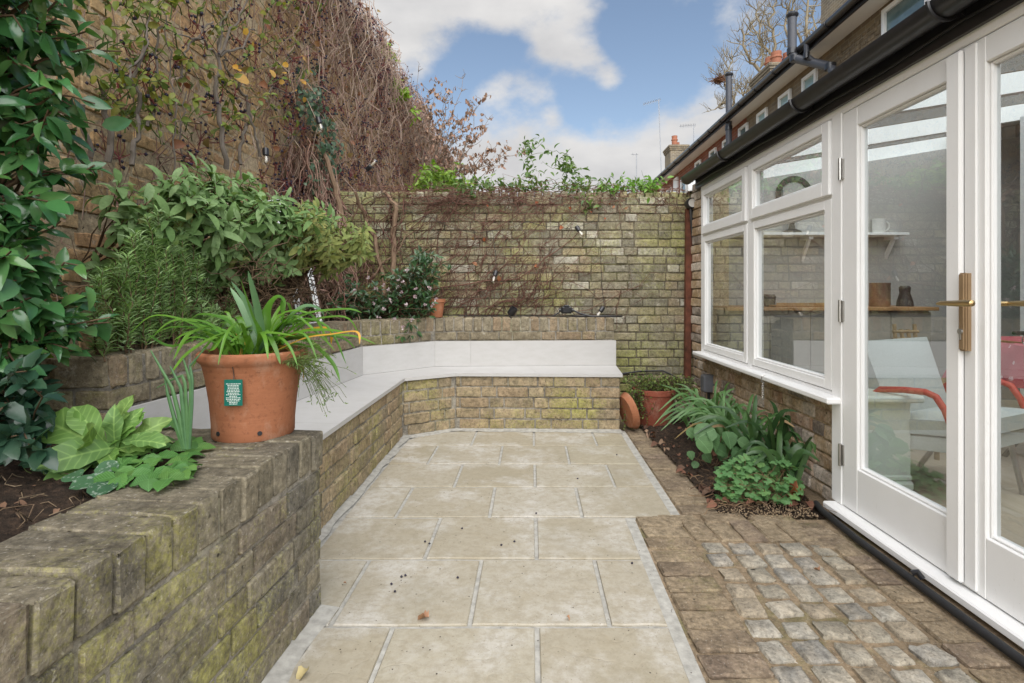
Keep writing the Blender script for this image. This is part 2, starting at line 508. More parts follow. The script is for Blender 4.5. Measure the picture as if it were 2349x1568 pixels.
def tubes_np(paths, radii, n=3):
    """many thin stems at once: paths list of (k,3), radii list of (k,) or float."""
    vs, fs, rs, off = [], [], [], 0
    ang = np.arange(n) * 2 * PI / n
    for P, r in zip(paths, radii):
        P = np.asarray(P, float); k = len(P)
        r = np.full(k, r) if np.isscalar(r) else np.asarray(r)
        T = np.gradient(P, axis=0); T /= np.linalg.norm(T, axis=1, keepdims=True) + 1e-9
        up = np.tile(np.array([[.31, .74, .6]]), (k, 1))
        A = np.cross(T, up); A /= np.linalg.norm(A, axis=1, keepdims=True) + 1e-9
        Bv = np.cross(T, A)
        V = P[:, None] + (A[:, None] * np.cos(ang)[None, :, None] + Bv[:, None] * np.sin(ang)[None, :, None]) * r[:, None, None]
        vs.append(V.reshape(-1, 3))
        i = np.arange(k - 1)[:, None] * n; j = np.arange(n)[None]
        f = np.stack([i + j, i + (j + 1) % n, i + n + (j + 1) % n, i + n + j], -1).reshape(-1, 4)
        fs.append(f + off); rs.append(np.full(len(f), RS.rand())); off += k * n
    return np.concatenate(vs), np.concatenate(fs), np.concatenate(rs)
def wander(a, b, k=10, amp=.03, sag=0.0, plane=None):
    """a wandering path from a to b."""
    a, b = np.array(a, float), np.array(b, float)
    t = np.linspace(0, 1, k)[:, None]
    P = a + (b - a) * t
    w = np.cumsum(RS.randn(k, 3), axis=0); w -= w[0] + (w[-1] - w[0]) * t
    w *= amp / math.sqrt(k)
    if plane is not None: w[:, plane] *= .25
    P = P + w
    P[:, 2] -= sag * 4 * (t * (1 - t))[:, 0]
    return P
# ------------------------------------------------------------------ materials of the masonry
M_NEAR = masonry('mossy_stock_brick', [(.19, .168, .12), (.23, .20, .14), (.165, .148, .11), (.21, .172, .125), (.26, .225, .155), (.15, .138, .115)], moss=(.30, .285, .095), moss_at=(.48, .60), stain_at=(.58, .76), mscale=3.4, mfine=85, mw=.5, holes=.95, fine=46, tonef=.95)
M_NEARC = masonry('mossy_coping_brick', [(.175, .155, .115), (.21, .185, .13), (.15, .135, .105), (.20, .16, .115), (.23, .20, .14)], moss=(.25, .235, .075), moss_at=(.53, .65), stain_at=(.56, .76), mscale=3.4, tops=.9, mfine=85, mw=.5, holes=.95, fine=46, tonef=.95)
M_BENCH = masonry('bench_stock_brick', [(.31, .25, .155), (.27, .215, .13), (.35, .285, .18), (.25, .205, .135), (.32, .24, .15)], moss=(.32, .31, .085), moss_at=(.50, .63), mfine=80, mw=.45, holes=.8, stain=(.07, .055, .03), stain_at=(.56, .8), pale=(.44, .40, .30), mscale=2.4)
M_BACK = masonry('weathered_stock_brick', [(.28, .245, .155), (.33, .285, .175), (.235, .21, .135), (.38, .32, .18), (.30, .265, .165), (.52, .49, .40), (.32, .25, .165), (.26, .235, .165), (.20, .185, .14)], moss=(.30, .305, .095), moss_at=(.45, .60), mfine=60, mw=.4, holes=.6, stain=(.09, .08, .06), stain_at=(.62, .82), pale=(.50, .47, .39), pale_at=(.58, .72), mscale=1.7)
M_RAISED = masonry('raised_planter_brick', [(.21, .175, .115), (.24, .20, .135), (.19, .155, .10), (.26, .19, .12), (.22, .19, .13)], moss=(.19, .185, .05), moss_at=(.54, .75), stain=(.08, .07, .05), stain_at=(.58, .8), pale=(.36, .34, .28), mscale=2.5)
M_TALL = masonry('old_yellow_brick', [(.47, .315, .15), (.50, .345, .17), (.44, .30, .15), (.52, .38, .21), (.46, .28, .145)], moss=None, stain=(.20, .14, .09), stain_at=(.62, .84), pale=(.55, .49, .39), pale_at=(.56, .68), mscale=1.6)
M_PLINTH = masonry('plinth_brick', [(.43, .30, .17), (.38, .26, .15), (.47, .34, .20), (.42, .26, .165), (.20, .17, .15), (.56, .49, .41)], moss=None, stain=(.10, .07, .045), stain_at=(.60, .82), pale=(.55, .47, .38), pale_at=(.62, .74), mscale=4)
M_PAVER = masonry('paving_brick', [(.21, .16, .105), (.245, .19, .125), (.19, .145, .10), (.20, .15, .11), (.26, .205, .135)], moss=(.16, .155, .05), moss_at=(.56, .74), stain=(.06, .045, .03), stain_at=(.62, .82), mscale=2.0)
M_SETT = masonry('granite_sett', [(.32, .295, .24), (.37, .345, .29), (.28, .255, .20), (.27, .258, .23), (.30, .25, .18)], moss=(.27, .24, .12), moss_at=(.60, .78), stain=(.12, .09, .055), stain_at=(.58, .8), mscale=4, fine=120, bump=.7)
M_MORTAR = masonry('lime_mortar', [(.25, .228, .19), (.29, .265, .22)], moss=(.21, .20, .07), moss_at=(.52, .72), stain=(.05, .042, .03), stain_at=(.52, .70), mscale=2.2, fine=50)
M_MORTAR_BACK = masonry('shaded_grimy_mortar', [(.15, .13, .09), (.18, .155, .11)], moss=(.15, .155, .045), moss_at=(.52, .70), stain=(.03, .026, .02), stain_at=(.48, .66), mscale=2.2, fine=50)  # joint shadow put into the dark base colour, along with the grime
M_MORTAR_TALL = masonry('buff_mortar', [(.46, .36, .23), (.48, .38, .245)], moss=None, stain=(.17, .13, .09), stain_at=(.56, .8), mscale=2.0)
M_MORTAR_PAVE = masonry('sandy_joint', [(.22, .165, .105), (.24, .18, .115)], moss=(.12, .12, .045), moss_at=(.52, .66), stain=(.09, .065, .04), stain_at=(.55, .8), mscale=3, fine=90, bump=.5)
def slabmat():
    t = NT('buff_sandstone')
    c = t.ramp(t.rnd(), [(0, (.315, .28, .205)), (.3, (.365, .333, .265)), (.55, (.33, .295, .22)), (.8, (.38, .352, .288)), (1, (.34, .305, .22))])
    c = t.mix(t.ramp(t.noise(3.4, 6, .62, off=(5, 1, 0)), [(.48, 0), (.62, .8)]), c, (.47, .45, .405))
    c = t.mix(t.ramp(t.noise(7.5, 7, .7, off=(1, 9, 0)), [(.50, 0), (.66, .5)]), c, (.31, .27, .19))
    c = t.mix(t.ramp(t.noise(60, 5, .7), [(.62, 0), (.76, .35)]), c, (.22, .18, .12))
    c = t.mix(t.ramp(t.noise(24, 8, .78, off=(7, 2, 0)), [(.40, .5), (.56, 0)]), c, (.25, .215, .15))
    c = t.mix(t.ramp(t.noise(2.1, 3, .5, off=(4, 4, 0)), [(.52, 0), (.7, .35)]), c, (.24, .215, .15))
    wv = t.noise(4.2, 3, .5, off=(2, 8, 0))
    edge = t.math('ABSOLUTE', t.math('SUBTRACT', wv, .5))
    c = t.mix(t.ramp(edge, [(0, .16), (.006, 0)]), c, (.27, .22, .14))
    sp = t.noise(150, 2, .5)
    c = t.mix(t.ramp(sp, [(.26, .8), (.32, 0)]), c, (.13, .10, .07))
    t.set('Base Color', c).set('Roughness', .8).set('Specular IOR Level', .25)
    h = t.math('ADD', t.math('MULTIPLY', t.noise(5, 7, .62), 1.0), t.math('MULTIPLY', t.ramp(edge, [(0, 0), (.02, 1)]), .10))
    t.bump(h, .45, .012)
    return t.mat
M_SLAB = slabmat()
M_CEMENT = plain('grey_cement', (.35, .34, .305), .9, var=.24, scale=30, bump=.5)
def benchmat():
    t = NT('pale_porcelain')
    c = t.ramp(t.rnd(), [(0, (.445, .437, .423)), (1, (.465, .458, .444))])
    c = t.mix(t.ramp(t.noise(9, 6, .6, stretch=(1, 1, 3)), [(.4, 0), (.75, .5)]), c, (.38, .368, .345))
    c = t.mix(t.ramp(t.noise(60, 4, .6), [(.6, 0), (.75, .3)]), c, (.35, .33, .30))
    t.set('Base Color', c).set('Roughness', .5)
    t.bump(t.noise(80, 4), .1, .002)
    return t.mat
M_PORC = benchmat()
def soilmat():
    t = NT('garden_soil')
    n = t.noise(38, 7, .7)
    c = t.ramp(n, [(.3, (.012, .009, .007)), (.5, (.038, .026, .018)), (.66, (.085, .055, .036)), (.78, (.20, .15, .10))])
    c = t.mix(t.ramp(t.noise(5, 4), [(.45, 0), (.7, .6)]), c, (.03, .021, .015))
    t.set('Base Color', c).set('Roughness', .95).set('Specular IOR Level', .2)
    t.bump(n, 1.0, .02)
    return t.mat
M_SOIL = soilmat()
def whitemat():
    t = NT('white_paint')
    c = t.mix(t.ramp(t.noise(5, 6, .6), [(.42, 0), (.72, .35)]), (.81, .81, .80), (.72, .72, .70))
    c = t.mix(t.ramp(t.noise(46, 6, .75, stretch=(1, 1, .35)), [(.62, 0), (.74, .5)]), c, (.58, .57, .53))
    c = t.mix(t.ramp(t.noise(120, 3, .6, off=(3, 1, 1)), [(.70, 0), (.76, .6)]), c, (.42, .40, .36))
    t.set('Base Color', c).set('Roughness', .38)
    t.bump(t.noise(90, 4, .6, stretch=(1, 1, .15)), .06, .002)
    return t.mat
M_WHITE = whitemat()
M_BLACK = plain('black_plastic', (.018, .018, .020), .32, var=.2, spec=.5)
M_BLACKM = plain('black_rubber', (.02, .02, .021), .6, var=.2)
M_TERRA = None

# ------------------------------------------------------------------ brick meshes
CH = .0825                           # course height
def brick_mesh(name, L, T, Hh, mat, seed, c=.010, jit=.004, fine=False, smooth_at=24):
    R = random.Random(seed)
    if not fine:
        V, Fs = chamfer_box(L, T, Hh, c, jit, R)
        mb = MB(); mb.add(V, Fs)
        return mb.mesh(name, mat)
    # worn brick: a grid box with eaten edges
    xs = [-.5, -.5 + c / L, -.2, .15, .5 - c / L, .5]
    ys = [-.5, -.5 + c / T, .5 - c / T, .5]
    zs = [-.5, -.5 + c / Hh, .5 - c / Hh, .5]
    idx, V, Fs = {}, [], []
    def vid(i, j, k):
        if (i, j, k) not in idx:
            p = [xs[i] * L, ys[j] * T, zs[k] * Hh]
            ex = [i in (0, 5), j in (0, 3), k in (0, 3)]
            if sum(ex) >= 2:
                e = c * (.28 if sum(ex) == 2 else .45) * R.uniform(.6, 1.9)
                for a in range(3):
                    if ex[a]: p[a] -= math.copysign(e, p[a])
            for a in range(3): p[a] += R.uniform(-jit, jit)
            idx[(i, j, k)] = len(V); V.append(p)
        return idx[(i, j, k)]
    for k, top in ((0, 0), (3, 1)):
        for i in range(5):
            for j in range(3):
                q = [vid(i, j, k), vid(i + 1, j, k), vid(i + 1, j + 1, k), vid(i, j + 1, k)]
                Fs.append(q if top else q[::-1])
    for j, s in ((0, 1), (3, 0)):
        for i in range(5):
            for k in range(3):
                q = [vid(i, j, k), vid(i + 1, j, k), vid(i + 1, j, k + 1), vid(i, j, k + 1)]
                Fs.append(q if s else q[::-1])
    for i, s in ((0, 0), (5, 1)):
        for j in range(3):
            for k in range(3):
                q = [vid(i, j, k), vid(i, j + 1, k), vid(i, j + 1, k + 1), vid(i, j, k + 1)]
                Fs.append(q if s else q[::-1])
    mb = MB(); mb.add(V, Fs)
    me = mb.mesh(name, mat)
    me.polygons.foreach_set('use_smooth', [True] * len(Fs))
    me.set_sharp_from_angle(angle=math.radians(smooth_at))
    return me
def brick_set(mat, fine=False, n=7, L=.2345, T=.11, Hh=.0715, c=.010, jit=.0035, name='brick', smooth_at=24):
    return [brick_mesh(name, L, T, Hh, mat, 100 + i, c, jit, fine, smooth_at) for i in range(n)], (L, T, Hh)
def lay(root, bset, c, size, rz, name='brick', tilt=.012, R=random, rx=0):
    ms, base = bset
    S = Matrix.Diagonal((size[0] / base[0], size[1] / base[1], size[2] / base[2], 1))
    M = Matrix.Translation(Vector(c)) @ Matrix.Rotation(rz + R.uniform(-tilt, tilt), 4, 'Z') @ Matrix.Rotation(rx + R.uniform(-tilt, tilt), 4, 'X') @ Matrix.Rotation(R.uniform(-tilt, tilt), 4, 'Y')
    if R.random() < .5: M = M @ Matrix.Rotation(PI, 4, 'Z')
    return put(name, R.choice(ms), root, M @ S)
def brick_run(A, B, z0, n, bond='flemish', L=.2475, ch=CH, start=0.0, R=random, joint=.011, last_cut=True):
    """centres of the bricks of a face from A to B: (along, z, length)."""
    ln = (Vector(B) - Vector(A)).length
    out = []
    for k in range(n):
        if bond == 'flemish': seq = [L, L * .5] if k % 2 else [L * .5, L]
        elif bond == 'stretcher': seq = [L]
        else: seq = [L * .5] if (k % 2) else [L]
        x, i = -(L * .25 if k % 2 and bond != 'flemish' else (L * .12 if k % 2 else L * .31)) - R.uniform(0, .03), 0
        while x < ln:
            w = seq[i % len(seq)] * R.uniform(.93, 1.05)
            a, b = max(x, 0), min(x + w, ln)
            if b - a > .035: out.append(((a + b) / 2, z0 + (k + .5) * ch, b - a - joint))
            x += w; i += 1
    return out
def wall_face(root, bset, A, B, z0, n, T=.11, proud=0.0, jit=.005, limit=9999, see=None, bond='flemish', ch=CH, R=random, sag=0.0):
    """lays brick parts on the face A->B (outside on the right-hand side of A->B)."""
    A, B = Vector((A[0], A[1], 0)), Vector((B[0], B[1], 0))
    u = (B - A).normalized(); nrm = Vector((u.y, -u.x, 0)); rz = math.atan2(u.y, u.x)
    cnt = 0
    for (s, z, w) in brick_run(A, B, z0, n, bond, ch=ch, R=R):
        p = A + u * s - nrm * (T / 2 - proud + R.uniform(-jit, jit))
        p.z = z
        if see and not see(p): continue
        lay(root, bset, p, (w, T, ch - R.uniform(.009, .014)), rz, R=R, tilt=.007)
        cnt += 1
    return cnt

# ------------------------------------------------------------------ ground
mb = MB()
mb.add([(-400, -400, -.03), (400, -400, -.03), (400, 1500, -.03), (-400, 1500, -.03)], [(0, 1, 2, 3)])
tag(mb.build('ground', M_MORTAR_PAVE), kind='structure')

# patio of buff slabs, rows from the bench to the camera
patio = tag(put('patio', None, None, Matrix.Identity(4)), kind='structure')
rowy = [4.36, 3.923, 3.498, 3.093, 2.676, 2.258, 1.806, 1.372, .93, .47, .0]
joints = [(1007, [1086.5, 1224.5, 1364]), (1043, [993, 1149, 1302]), (1090, [1051.6, 1227, 1400]), (1152, [927, 1129, 1328]),
          (1235, [992, 1230]), (1355, [805, 1091.5, 1380]), (1502, [875, 1233])]
def near_x(Y): return -.677 - (1.923 - Y) * .0855        # face of the front planter wall
def bench_x(Y): return -.8864 + (Y - 2.53) * .0324       # face of the bench wall
def right_x(Y): return (.832 + (Y - 2.676) * .038) if Y > 2.676 else (.545 + (Y - 1.543) * .044)
for i in range(len(rowy) - 1):
    y1, y0 = rowy[i], rowy[i + 1]
    if i < 7:
        py, xs = joints[i]
        ym = gp(CX, py).y
        cuts = [(x - CX) / F * ym for x in xs]
    else:
        sh = .2325 * (i % 2)
        cuts = [-.5 + sh + .465 * k for k in range(0, 3)]
        ym = (y0 + y1) / 2
    def edge_l(Y): return (bench_x(Y) if Y > 1.93 else near_x(Y)) + .055
    ls = [None] + cuts + [None]
    for k in range(len(cuts) + 1):
        def xl(Y, c=ls[k]): return edge_l(Y) if c is None else c + (Y - ym) * .035 + .008
        def xr(Y, c=ls[k + 1]): return right_x(Y) - .036 if c is None else c + (Y - ym) * .035 - .008
        a, b = y0 + .008, y1 - .008
        if xr(b) - xl(b) < .03: continue
        n = 5
        low = [(xl(a) + (xr(a) - xl(a)) * t / n, a + random.uniform(-.003, .003)) for t in range(n + 1)]
        up = [(xr(b) + (xl(b) - xr(b)) * t / n, b + random.uniform(-.003, .003)) for t in range(n + 1)]
        poly = low + up
        if i == 0 and k == 0:        # cut round the bench corner
            poly = [(xl(a), a), (xr(a), a), (xr(b), b), (-.43, b), (-.70, 4.20), (xl(4.05), 4.05)]
        if i == 0: poly = [(px, min(py_, 4.315 - .02 * max(0, px))) for px, py_ in poly]
        zt = random.uniform(-.0015, .0015)
        cx_, cy_ = sum(p[0] for p in poly) / len(poly), sum(p[1] for p in poly) / len(poly)
        nn = len(poly)
        V = [(p[0], p[1], -.035) for p in poly] + [(p[0], p[1], -.004 + zt) for p in poly] + [(cx_ + (p[0] - cx_) * .985, cy_ + (p[1] - cy_) * .98, zt) for p in poly]
        Fs = [tuple(range(2 * nn, 3 * nn))] + [(L0 + t, L0 + (t + 1) % nn, L0 + nn + (t + 1) % nn, L0 + nn + t) for L0 in (0, nn) for t in range(nn)]
        m = MB(); m.add(V, Fs)
        m.build('paving_slab', M_SLAB, patio)
# cement bedding that shows in the joints and along the edges
m = MB()
bl = [(near_x(-.1) - .2, -.1), (right_x(-.1) + .012, -.1), (right_x(2.67) + .012, 2.67), (right_x(2.681) + .012, 2.681), (right_x(4.34) + .012, 4.34), (.87, 4.40), (-.46, 4.45), (-.86, 4.22), (-.93, 4.1), (-.93, 1.9), (-.93, 0)]
m.prism(bl, -.045, -.007)
m.build('cement_bed', M_CEMENT, patio)
def fillet(name, pts, w, h):
    m = MB()
    n = 26
    P = []
    for i in range(len(pts) - 1):
        for t in range(n): P.append(Vector(pts[i]).lerp(Vector(pts[i + 1]), t / n))
    P.append(Vector(pts[-1]))
    V, Fs = [], []
    for i, p in enumerate(P):
        t = (P[min(i + 1, len(P) - 1)] - P[max(0, i - 1)]).normalized(); q = Vector((t.y, -t.x, 0))
        ww = w * random.uniform(.75, 1.25)
        V += [(p - q * (.03 if w > 0 else .004)) + Vector((0, 0, h)), p + q * ww * .5 + Vector((0, 0, h * .55)), p + q * ww + Vector((0, 0, .001))]
    for i in range(len(P) - 1):
        for k in (0, 1): Fs.append((i * 3 + k, i * 3 + k + 1, i * 3 + k + 4, i * 3 + k + 3))
    m.add(V, Fs)
    return m.build(name, M_CEMENT, patio, smooth=True)
fillet('cement_fillet', [(near_x(-.1) - .012, -.1, 0), (near_x(1.92) - .012, 1.92, 0)], .07, .010)
fillet('cement_fillet', [(bench_x(1.9) - .012, 1.9, 0), (bench_x(4.12) - .012, 4.12, 0), (-.458, 4.375, 0), (.87, 4.31, 0)], .055, .010)

# ------------------------------------------------------------------ brick and sett paving by the doors
pave = tag(put('brick_paving', None, None, Matrix.Identity(4)), kind='structure')
PB = brick_set(M_PAVER, True, 8, L=.205, T=.10, Hh=.05, c=.007, jit=.003)
ST = brick_set(M_SETT, True, 9, L=.103, T=.101, Hh=.06, c=.010, jit=.0042, name='sett', smooth_at=50)
m = MB()
m.prism([(right_x(-.2) + .01, -.2), (1.66, -.2), (1.66, 2.665), (right_x(2.66) + .01, 2.665)], -.05, -.008)
m.prism([(right_x(2.69) + .01, 2.667), (1.07, 2.667), (1.07, 4.45), (right_x(4.45) + .01, 4.45)], -.05, -.012)
m.build('sand_joint', M_MORTAR_PAVE, pave)
def pl(px, py, s, w, d, rz=0.0, name='brick', dz=0.0):
    z = -.022 + random.uniform(-.004, .004) + dz
    lay(pave, s, (px, py, z - .001), (w, d, s[1][2]), rz + .02, name, tilt=.018)
ys = [2.628 - .112 * k for k in range(24)]
for k, yy in enumerate(ys):                                  # header column beside the slabs
    x0 = right_x(yy) + .022
    pl(x0 + .1, yy, PB, .203 * random.uniform(.96, 1.03), .1)
for k in range(6): pl(.875 + .113 * k, 2.535 - .004 * k, PB, .205, .102, PI / 2)      # soldier row
for k in range(3): pl(.80 + .02 * k + .225 * k, 2.66, PB, .21, .1)
for r in range(22):
    yy = 2.365 - .1135 * r
    xl = .885 - .010 * r if r < 8 else .805
    for c in range(5):
        pl(xl + .1165 * c + random.uniform(-.006, .006), yy - .006 * c + random.uniform(-.006, .006), ST, .095 * random.uniform(.87, 1.07), .093 * random.uniform(.87, 1.07), random.uniform(-.08, .08), 'sett', -.003)
    xr = xl + .1165 * 4.5 + .012
    pl((xr + 1.475) / 2 + .006, yy - .02, PB, max(.1, 1.49 - xr), .104)
for k in range(2): pl(1.40, 2.50 - .1 * k, PB, .2, .1)
for k in range(15):                                          # edging between slabs and bed
    yy = 2.78 + .112 * k
    pl(right_x(yy) + .115, yy, PB, .19, .104, dz=-.004)

# soil of the bed under the window
def soil_sheet(name, poly_fn, nx, ny, amp, seed):
    R = np.random.RandomState(seed)
    V, Fs = [], []
    hgt = R.rand(ny + 1, nx + 1)
    for j in range(ny + 1):
        for i in range(nx + 1):
            x, y, z = poly_fn(i / nx, j / ny)
            V.append((x, y, z + (hgt[j, i] - .5) * amp))
    for j in range(ny):
        for i in range(nx): Fs.append((j * (nx + 1) + i, j * (nx + 1) + i + 1, (j + 1) * (nx + 1) + i + 1, (j + 1) * (nx + 1) + i))
    return tag(put(name, np_mesh(name, V, Fs, M_SOIL, smooth=True)), kind='structure')
soil_sheet('bed_soil', lambda u, v: (1.045 + .57 * u, 2.70 + 2.6 * v, -.012 + .05 * math.sin(PI * min(1, u + .2)) * min(1, v * 5)), 30, 110, .022, 3)

# ------------------------------------------------------------------ front planter wall
BN = brick_set(M_NEAR, True, 9, c=.005, jit=.0018)
BNC = brick_set(M_NEARC, True, 9, L=.27, T=.0735, Hh=.122, c=.006, jit=.0026)
pw = thing('planter_wall', 'low mossy brick wall of the front planter with brick-on-edge coping under the terracotta pot', 'wall', (-.75, 1.0, 0))
A, B = (near_x(-.35), -.35), (near_x(1.923), 1.923)
wall_face(pw, BN, A, B, 0.0, 6, jit=.0035)
wall_face(pw, BN, B, (-1.5, 1.99), 0.0, 6, jit=.005)
u = (Vector((B[0], B[1], 0)) - Vector((A[0], A[1], 0))).normalized(); nn_ = Vector((u.y, -u.x, 0)); wl_ = (Vector((B[0], B[1], 0)) - Vector((A[0], A[1], 0))).length
for k in range(26):
    s = wl_ - .037 - .0825 * k
    p = Vector((A[0], A[1], 0)) + u * s - nn_ * (.134 + random.uniform(-.006, .006)); p.z = .566 + random.uniform(-.004, .004)
    lay(pw, BNC, p, (.27, .0735, .122), math.atan2(u.y, u.x) + PI / 2, tilt=.014)
for k in range(3):                                           # coping of the return
    lay(pw, BNC, (-1.09 - .235 * k, 1.865 + .02 * k, .562), (.232, .215, .118), .0, tilt=.01)
m = MB()
q = [Vector((A[0], A[1], 0)) - nn_ * d for d in (.0075, .245)] + [Vector((B[0], B[1], 0)) - nn_ * .245 - u * .007, Vector((B[0], B[1], 0)) - nn_ * .0075 - u * .0075]
m.prism([(q[0].x, q[0].y), (q[3].x, q[3].y), (q[2].x, q[2].y), (q[1].x, q[1].y)], 0, .60)
m.prism([(-.93, 1.76), (-.93, 1.92), (-1.5, 1.978), (-1.5, 1.80)], 0, .55)
m.build('mortar', M_MORTAR, pw)
soil_sheet('planter_soil', lambda u, v: (-2.0 + 1.12 * u + (.0855 * (v * 2.1 - 1.9)) * u, -.2 + 2.0 * v, .578 + .03 * math.sin(3 * u) + .015 * math.sin(9 * v)), 60, 90, .02, 5)

# ------------------------------------------------------------------ bench
BB = brick_set(M_BENCH, True, 9, c=.007, jit=.0028)
SEAT = .4555
bench = thing('garden_bench', 'L-shaped brick bench with pale porcelain seat and backrest in the corner of the patio', 'bench', (-.6, 4.3, 0))
c1, c2, c3 = (bench_x(1.95), 1.95), (-.834, 4.146), (-.4576, 4.381)
c4 = (.871, 4.335)
n5 = 5; chb = .431 / n5
for a, b in ((c1, c2), (c2, c3), (c3, c4)):
    wall_face(bench, BB, a, b, 0.0, n5, jit=.006, ch=chb, see=None)
wall_face(bench, BB, c4, (.875, 4.83), 0.0, n5, jit=.005, ch=chb)
m = MB()
m.prism([(c1[0] - .008, 1.96), (c2[0] - .008, c2[1] + .006), (c3[0], c3[1] + .009), (c4[0] - .008, c4[1] + .009), (.863, 4.83), (-.7, 4.84), (-1.2, 4.3), (-1.45, 1.96)], 0, .428)
m.build('mortar', M_MORTAR, bench)
bx = lambda p, d: (p[0], p[1])
F1, F2, F3, F4 = (bench_x(2.0) + .013, 2.0), (-.818, 4.128), (-.452, 4.362), (.884, 4.316)
R1, R2, R3, R4 = (-1.447, 2.0), (-1.177, 4.269), (-.677, 4.749), (.930, 4.827)
def lerp2(a, b, t): return (a[0] + (b[0] - a[0]) * t, a[1] + (b[1] - a[1]) * t)
for (a, b, c, d, n) in ((F1, F2, R2, R1, 3), (F2, F3, R3, R2, 1), (F3, F4, R4, R3, 2)):
    for k in range(n):
        g = .0005
        qd = [lerp2(a, b, k / n + g), lerp2(a, b, (k + 1) / n - g), lerp2(d, c, (k + 1) / n - g), lerp2(d, c, k / n + g)]
        m = MB(); m.prism(qd, SEAT - .024, SEAT); m.build('seat_slab', M_PORC, bench)
for (a, b, ns) in ((R1, R2, 3), (R2, R3, 1), (R3, R4, 0)):
    cuts = [k / ns for k in range(ns + 1)] if ns else [0, .195, 1.0]
    d = (Vector(b) - Vector(a)).normalized(); w = Vector((-d.y, d.x)) * .018
    for t0, t1 in zip(cuts[:-1], cuts[1:]):
        p, q2 = lerp2(a, b, t0 + .0004), lerp2(a, b, t1 - .0004)
        m = MB(); m.prism([p, q2, (q2[0] + w.x, q2[1] + w.y), (p[0] + w.x, p[1] + w.y)], SEAT + .0015, .678); m.build('backrest_panel', M_PORC, bench)

# ------------------------------------------------------------------ raised planter wall behind the bench
BR = brick_set(M_RAISED, True, 8, c=.007, jit=.0022)
BRC = brick_set(M_RAISED, True, 8, L=.0735, T=.24, Hh=.118, c=.008, jit=.003)
rp = thing('raised_planter_wall', 'mossy brick wall of the raised planter standing behind the pale bench backrest', 'wall', (-1.4, 3.5, 0))
U0, U1, U2, U3, U4 = (-2.0, 1.93), (-1.475, 1.985), (-1.20, 4.30), (-.685, 4.785), (.925, 4.862)
ZT = .882
for a, b in ((U0, U1), (U1, U2), (U2, U3), (U3, U4)):
    zb = .678 - CH * 2 if a is not U0 else .5
    wall_face(rp, BR, a, b, ZT - .123 - CH * (2 if a is not U0 else 3), 2 if a is not U0 else 3, jit=.004, bond='stretcher' if a is U0 else 'flemish')
    av, bv = Vector((*a, 0)), Vector((*b, 0)); d = (bv - av); ln = d.length; d.normalize(); nr = Vector((d.y, -d.x, 0)); rz = math.atan2(d.y, d.x)
    n = int(ln / CH)
    if a is U0:
        for s0, w in ((.16, .30), (.42, .20)):
            p = av + d * s0 - nr * .12; p.z = ZT - .061; lay(rp, BRC, p, (w, .24, .118), rz, tilt=.01)
        continue
    for k in range(n):
        p = av + d * ((k + .5) * ln / n) - nr * (.12 + random.uniform(-.005, .005)); p.z = ZT - .061 + random.uniform(-.003, .003)
        lay(rp, BRC, p, (ln / n - .011, .24, .118), rz, tilt=.012)
wall_face(rp, BR, U4, (U4[0] + .005, 5.26), ZT - .123 - CH * 9, 9, jit=.004)
lay(rp, BR, (.80, 5.06, ZT - .061), (.235, .11, .118), PI / 2)
m = MB()
def off(a, b, d):
    v = (Vector(b) - Vector(a)).normalized(); return Vector((-v.y, v.x)) * d
ring_o = [(U0[0], U0[1] + .012), (U1[0] - .007, U1[1] + .007), (U2[0] - .007, U2[1] + .004), (U3[0] - .003, U3[1] + .008), (U4[0] - .007, U4[1] + .008)]
ring_i = [(.913, 5.10), (-.75, 5.02), (-1.42, 4.40), (-1.68, 2.2), (-2.0, 2.16)]
m.prism(ring_o + ring_i, .42, ZT - .012)
m.build('mortar', M_MORTAR, rp)
soil_sheet('raised_soil', lambda u, v: (-2.02 + (.34 + (v * .30)) * u * (1 if v < .83 else 1), 2.1 + 3.1 * v, .845), 16, 60, .02, 8)
soil_sheet('raised_soil', lambda u, v: (-1.6 + 2.5 * u, 4.95 + .35 * v, .843), 60, 10, .015, 9)

# ------------------------------------------------------------------ back wall
YB = 5.25
BK = brick_set(M_BACK, True, 9, c=.007, jit=.003)
bw = thing('back_garden_wall', 'weathered yellow brick wall closing the patio behind the bench, crossed by bare creeper stems', 'wall', (0, YB, 0))
wall_face(bw, BK, (-1.75, YB), (1.80, YB), .80, 15, jit=.007)
wall_face(bw, BK, (.93, YB), (1.80, YB), .80 - CH * 10, 10, jit=.006)
BKC = brick_set(M_BACK, True, 6, L=.0735, T=.24, Hh=.075, c=.011, jit=.004)
for k in range(43):
    lay(bw, BKC, (-1.72 + .0825 * k, YB + .125, 2.052 + random.uniform(-.006, .006) - .004 * k / 43), (.072, .25, .066), 0, tilt=.02)
m = MB(); m.span((-1.9, YB + .010, 0), (1.82, YB + .24, 2.03)); m.build('mortar', M_MORTAR_BACK, bw)

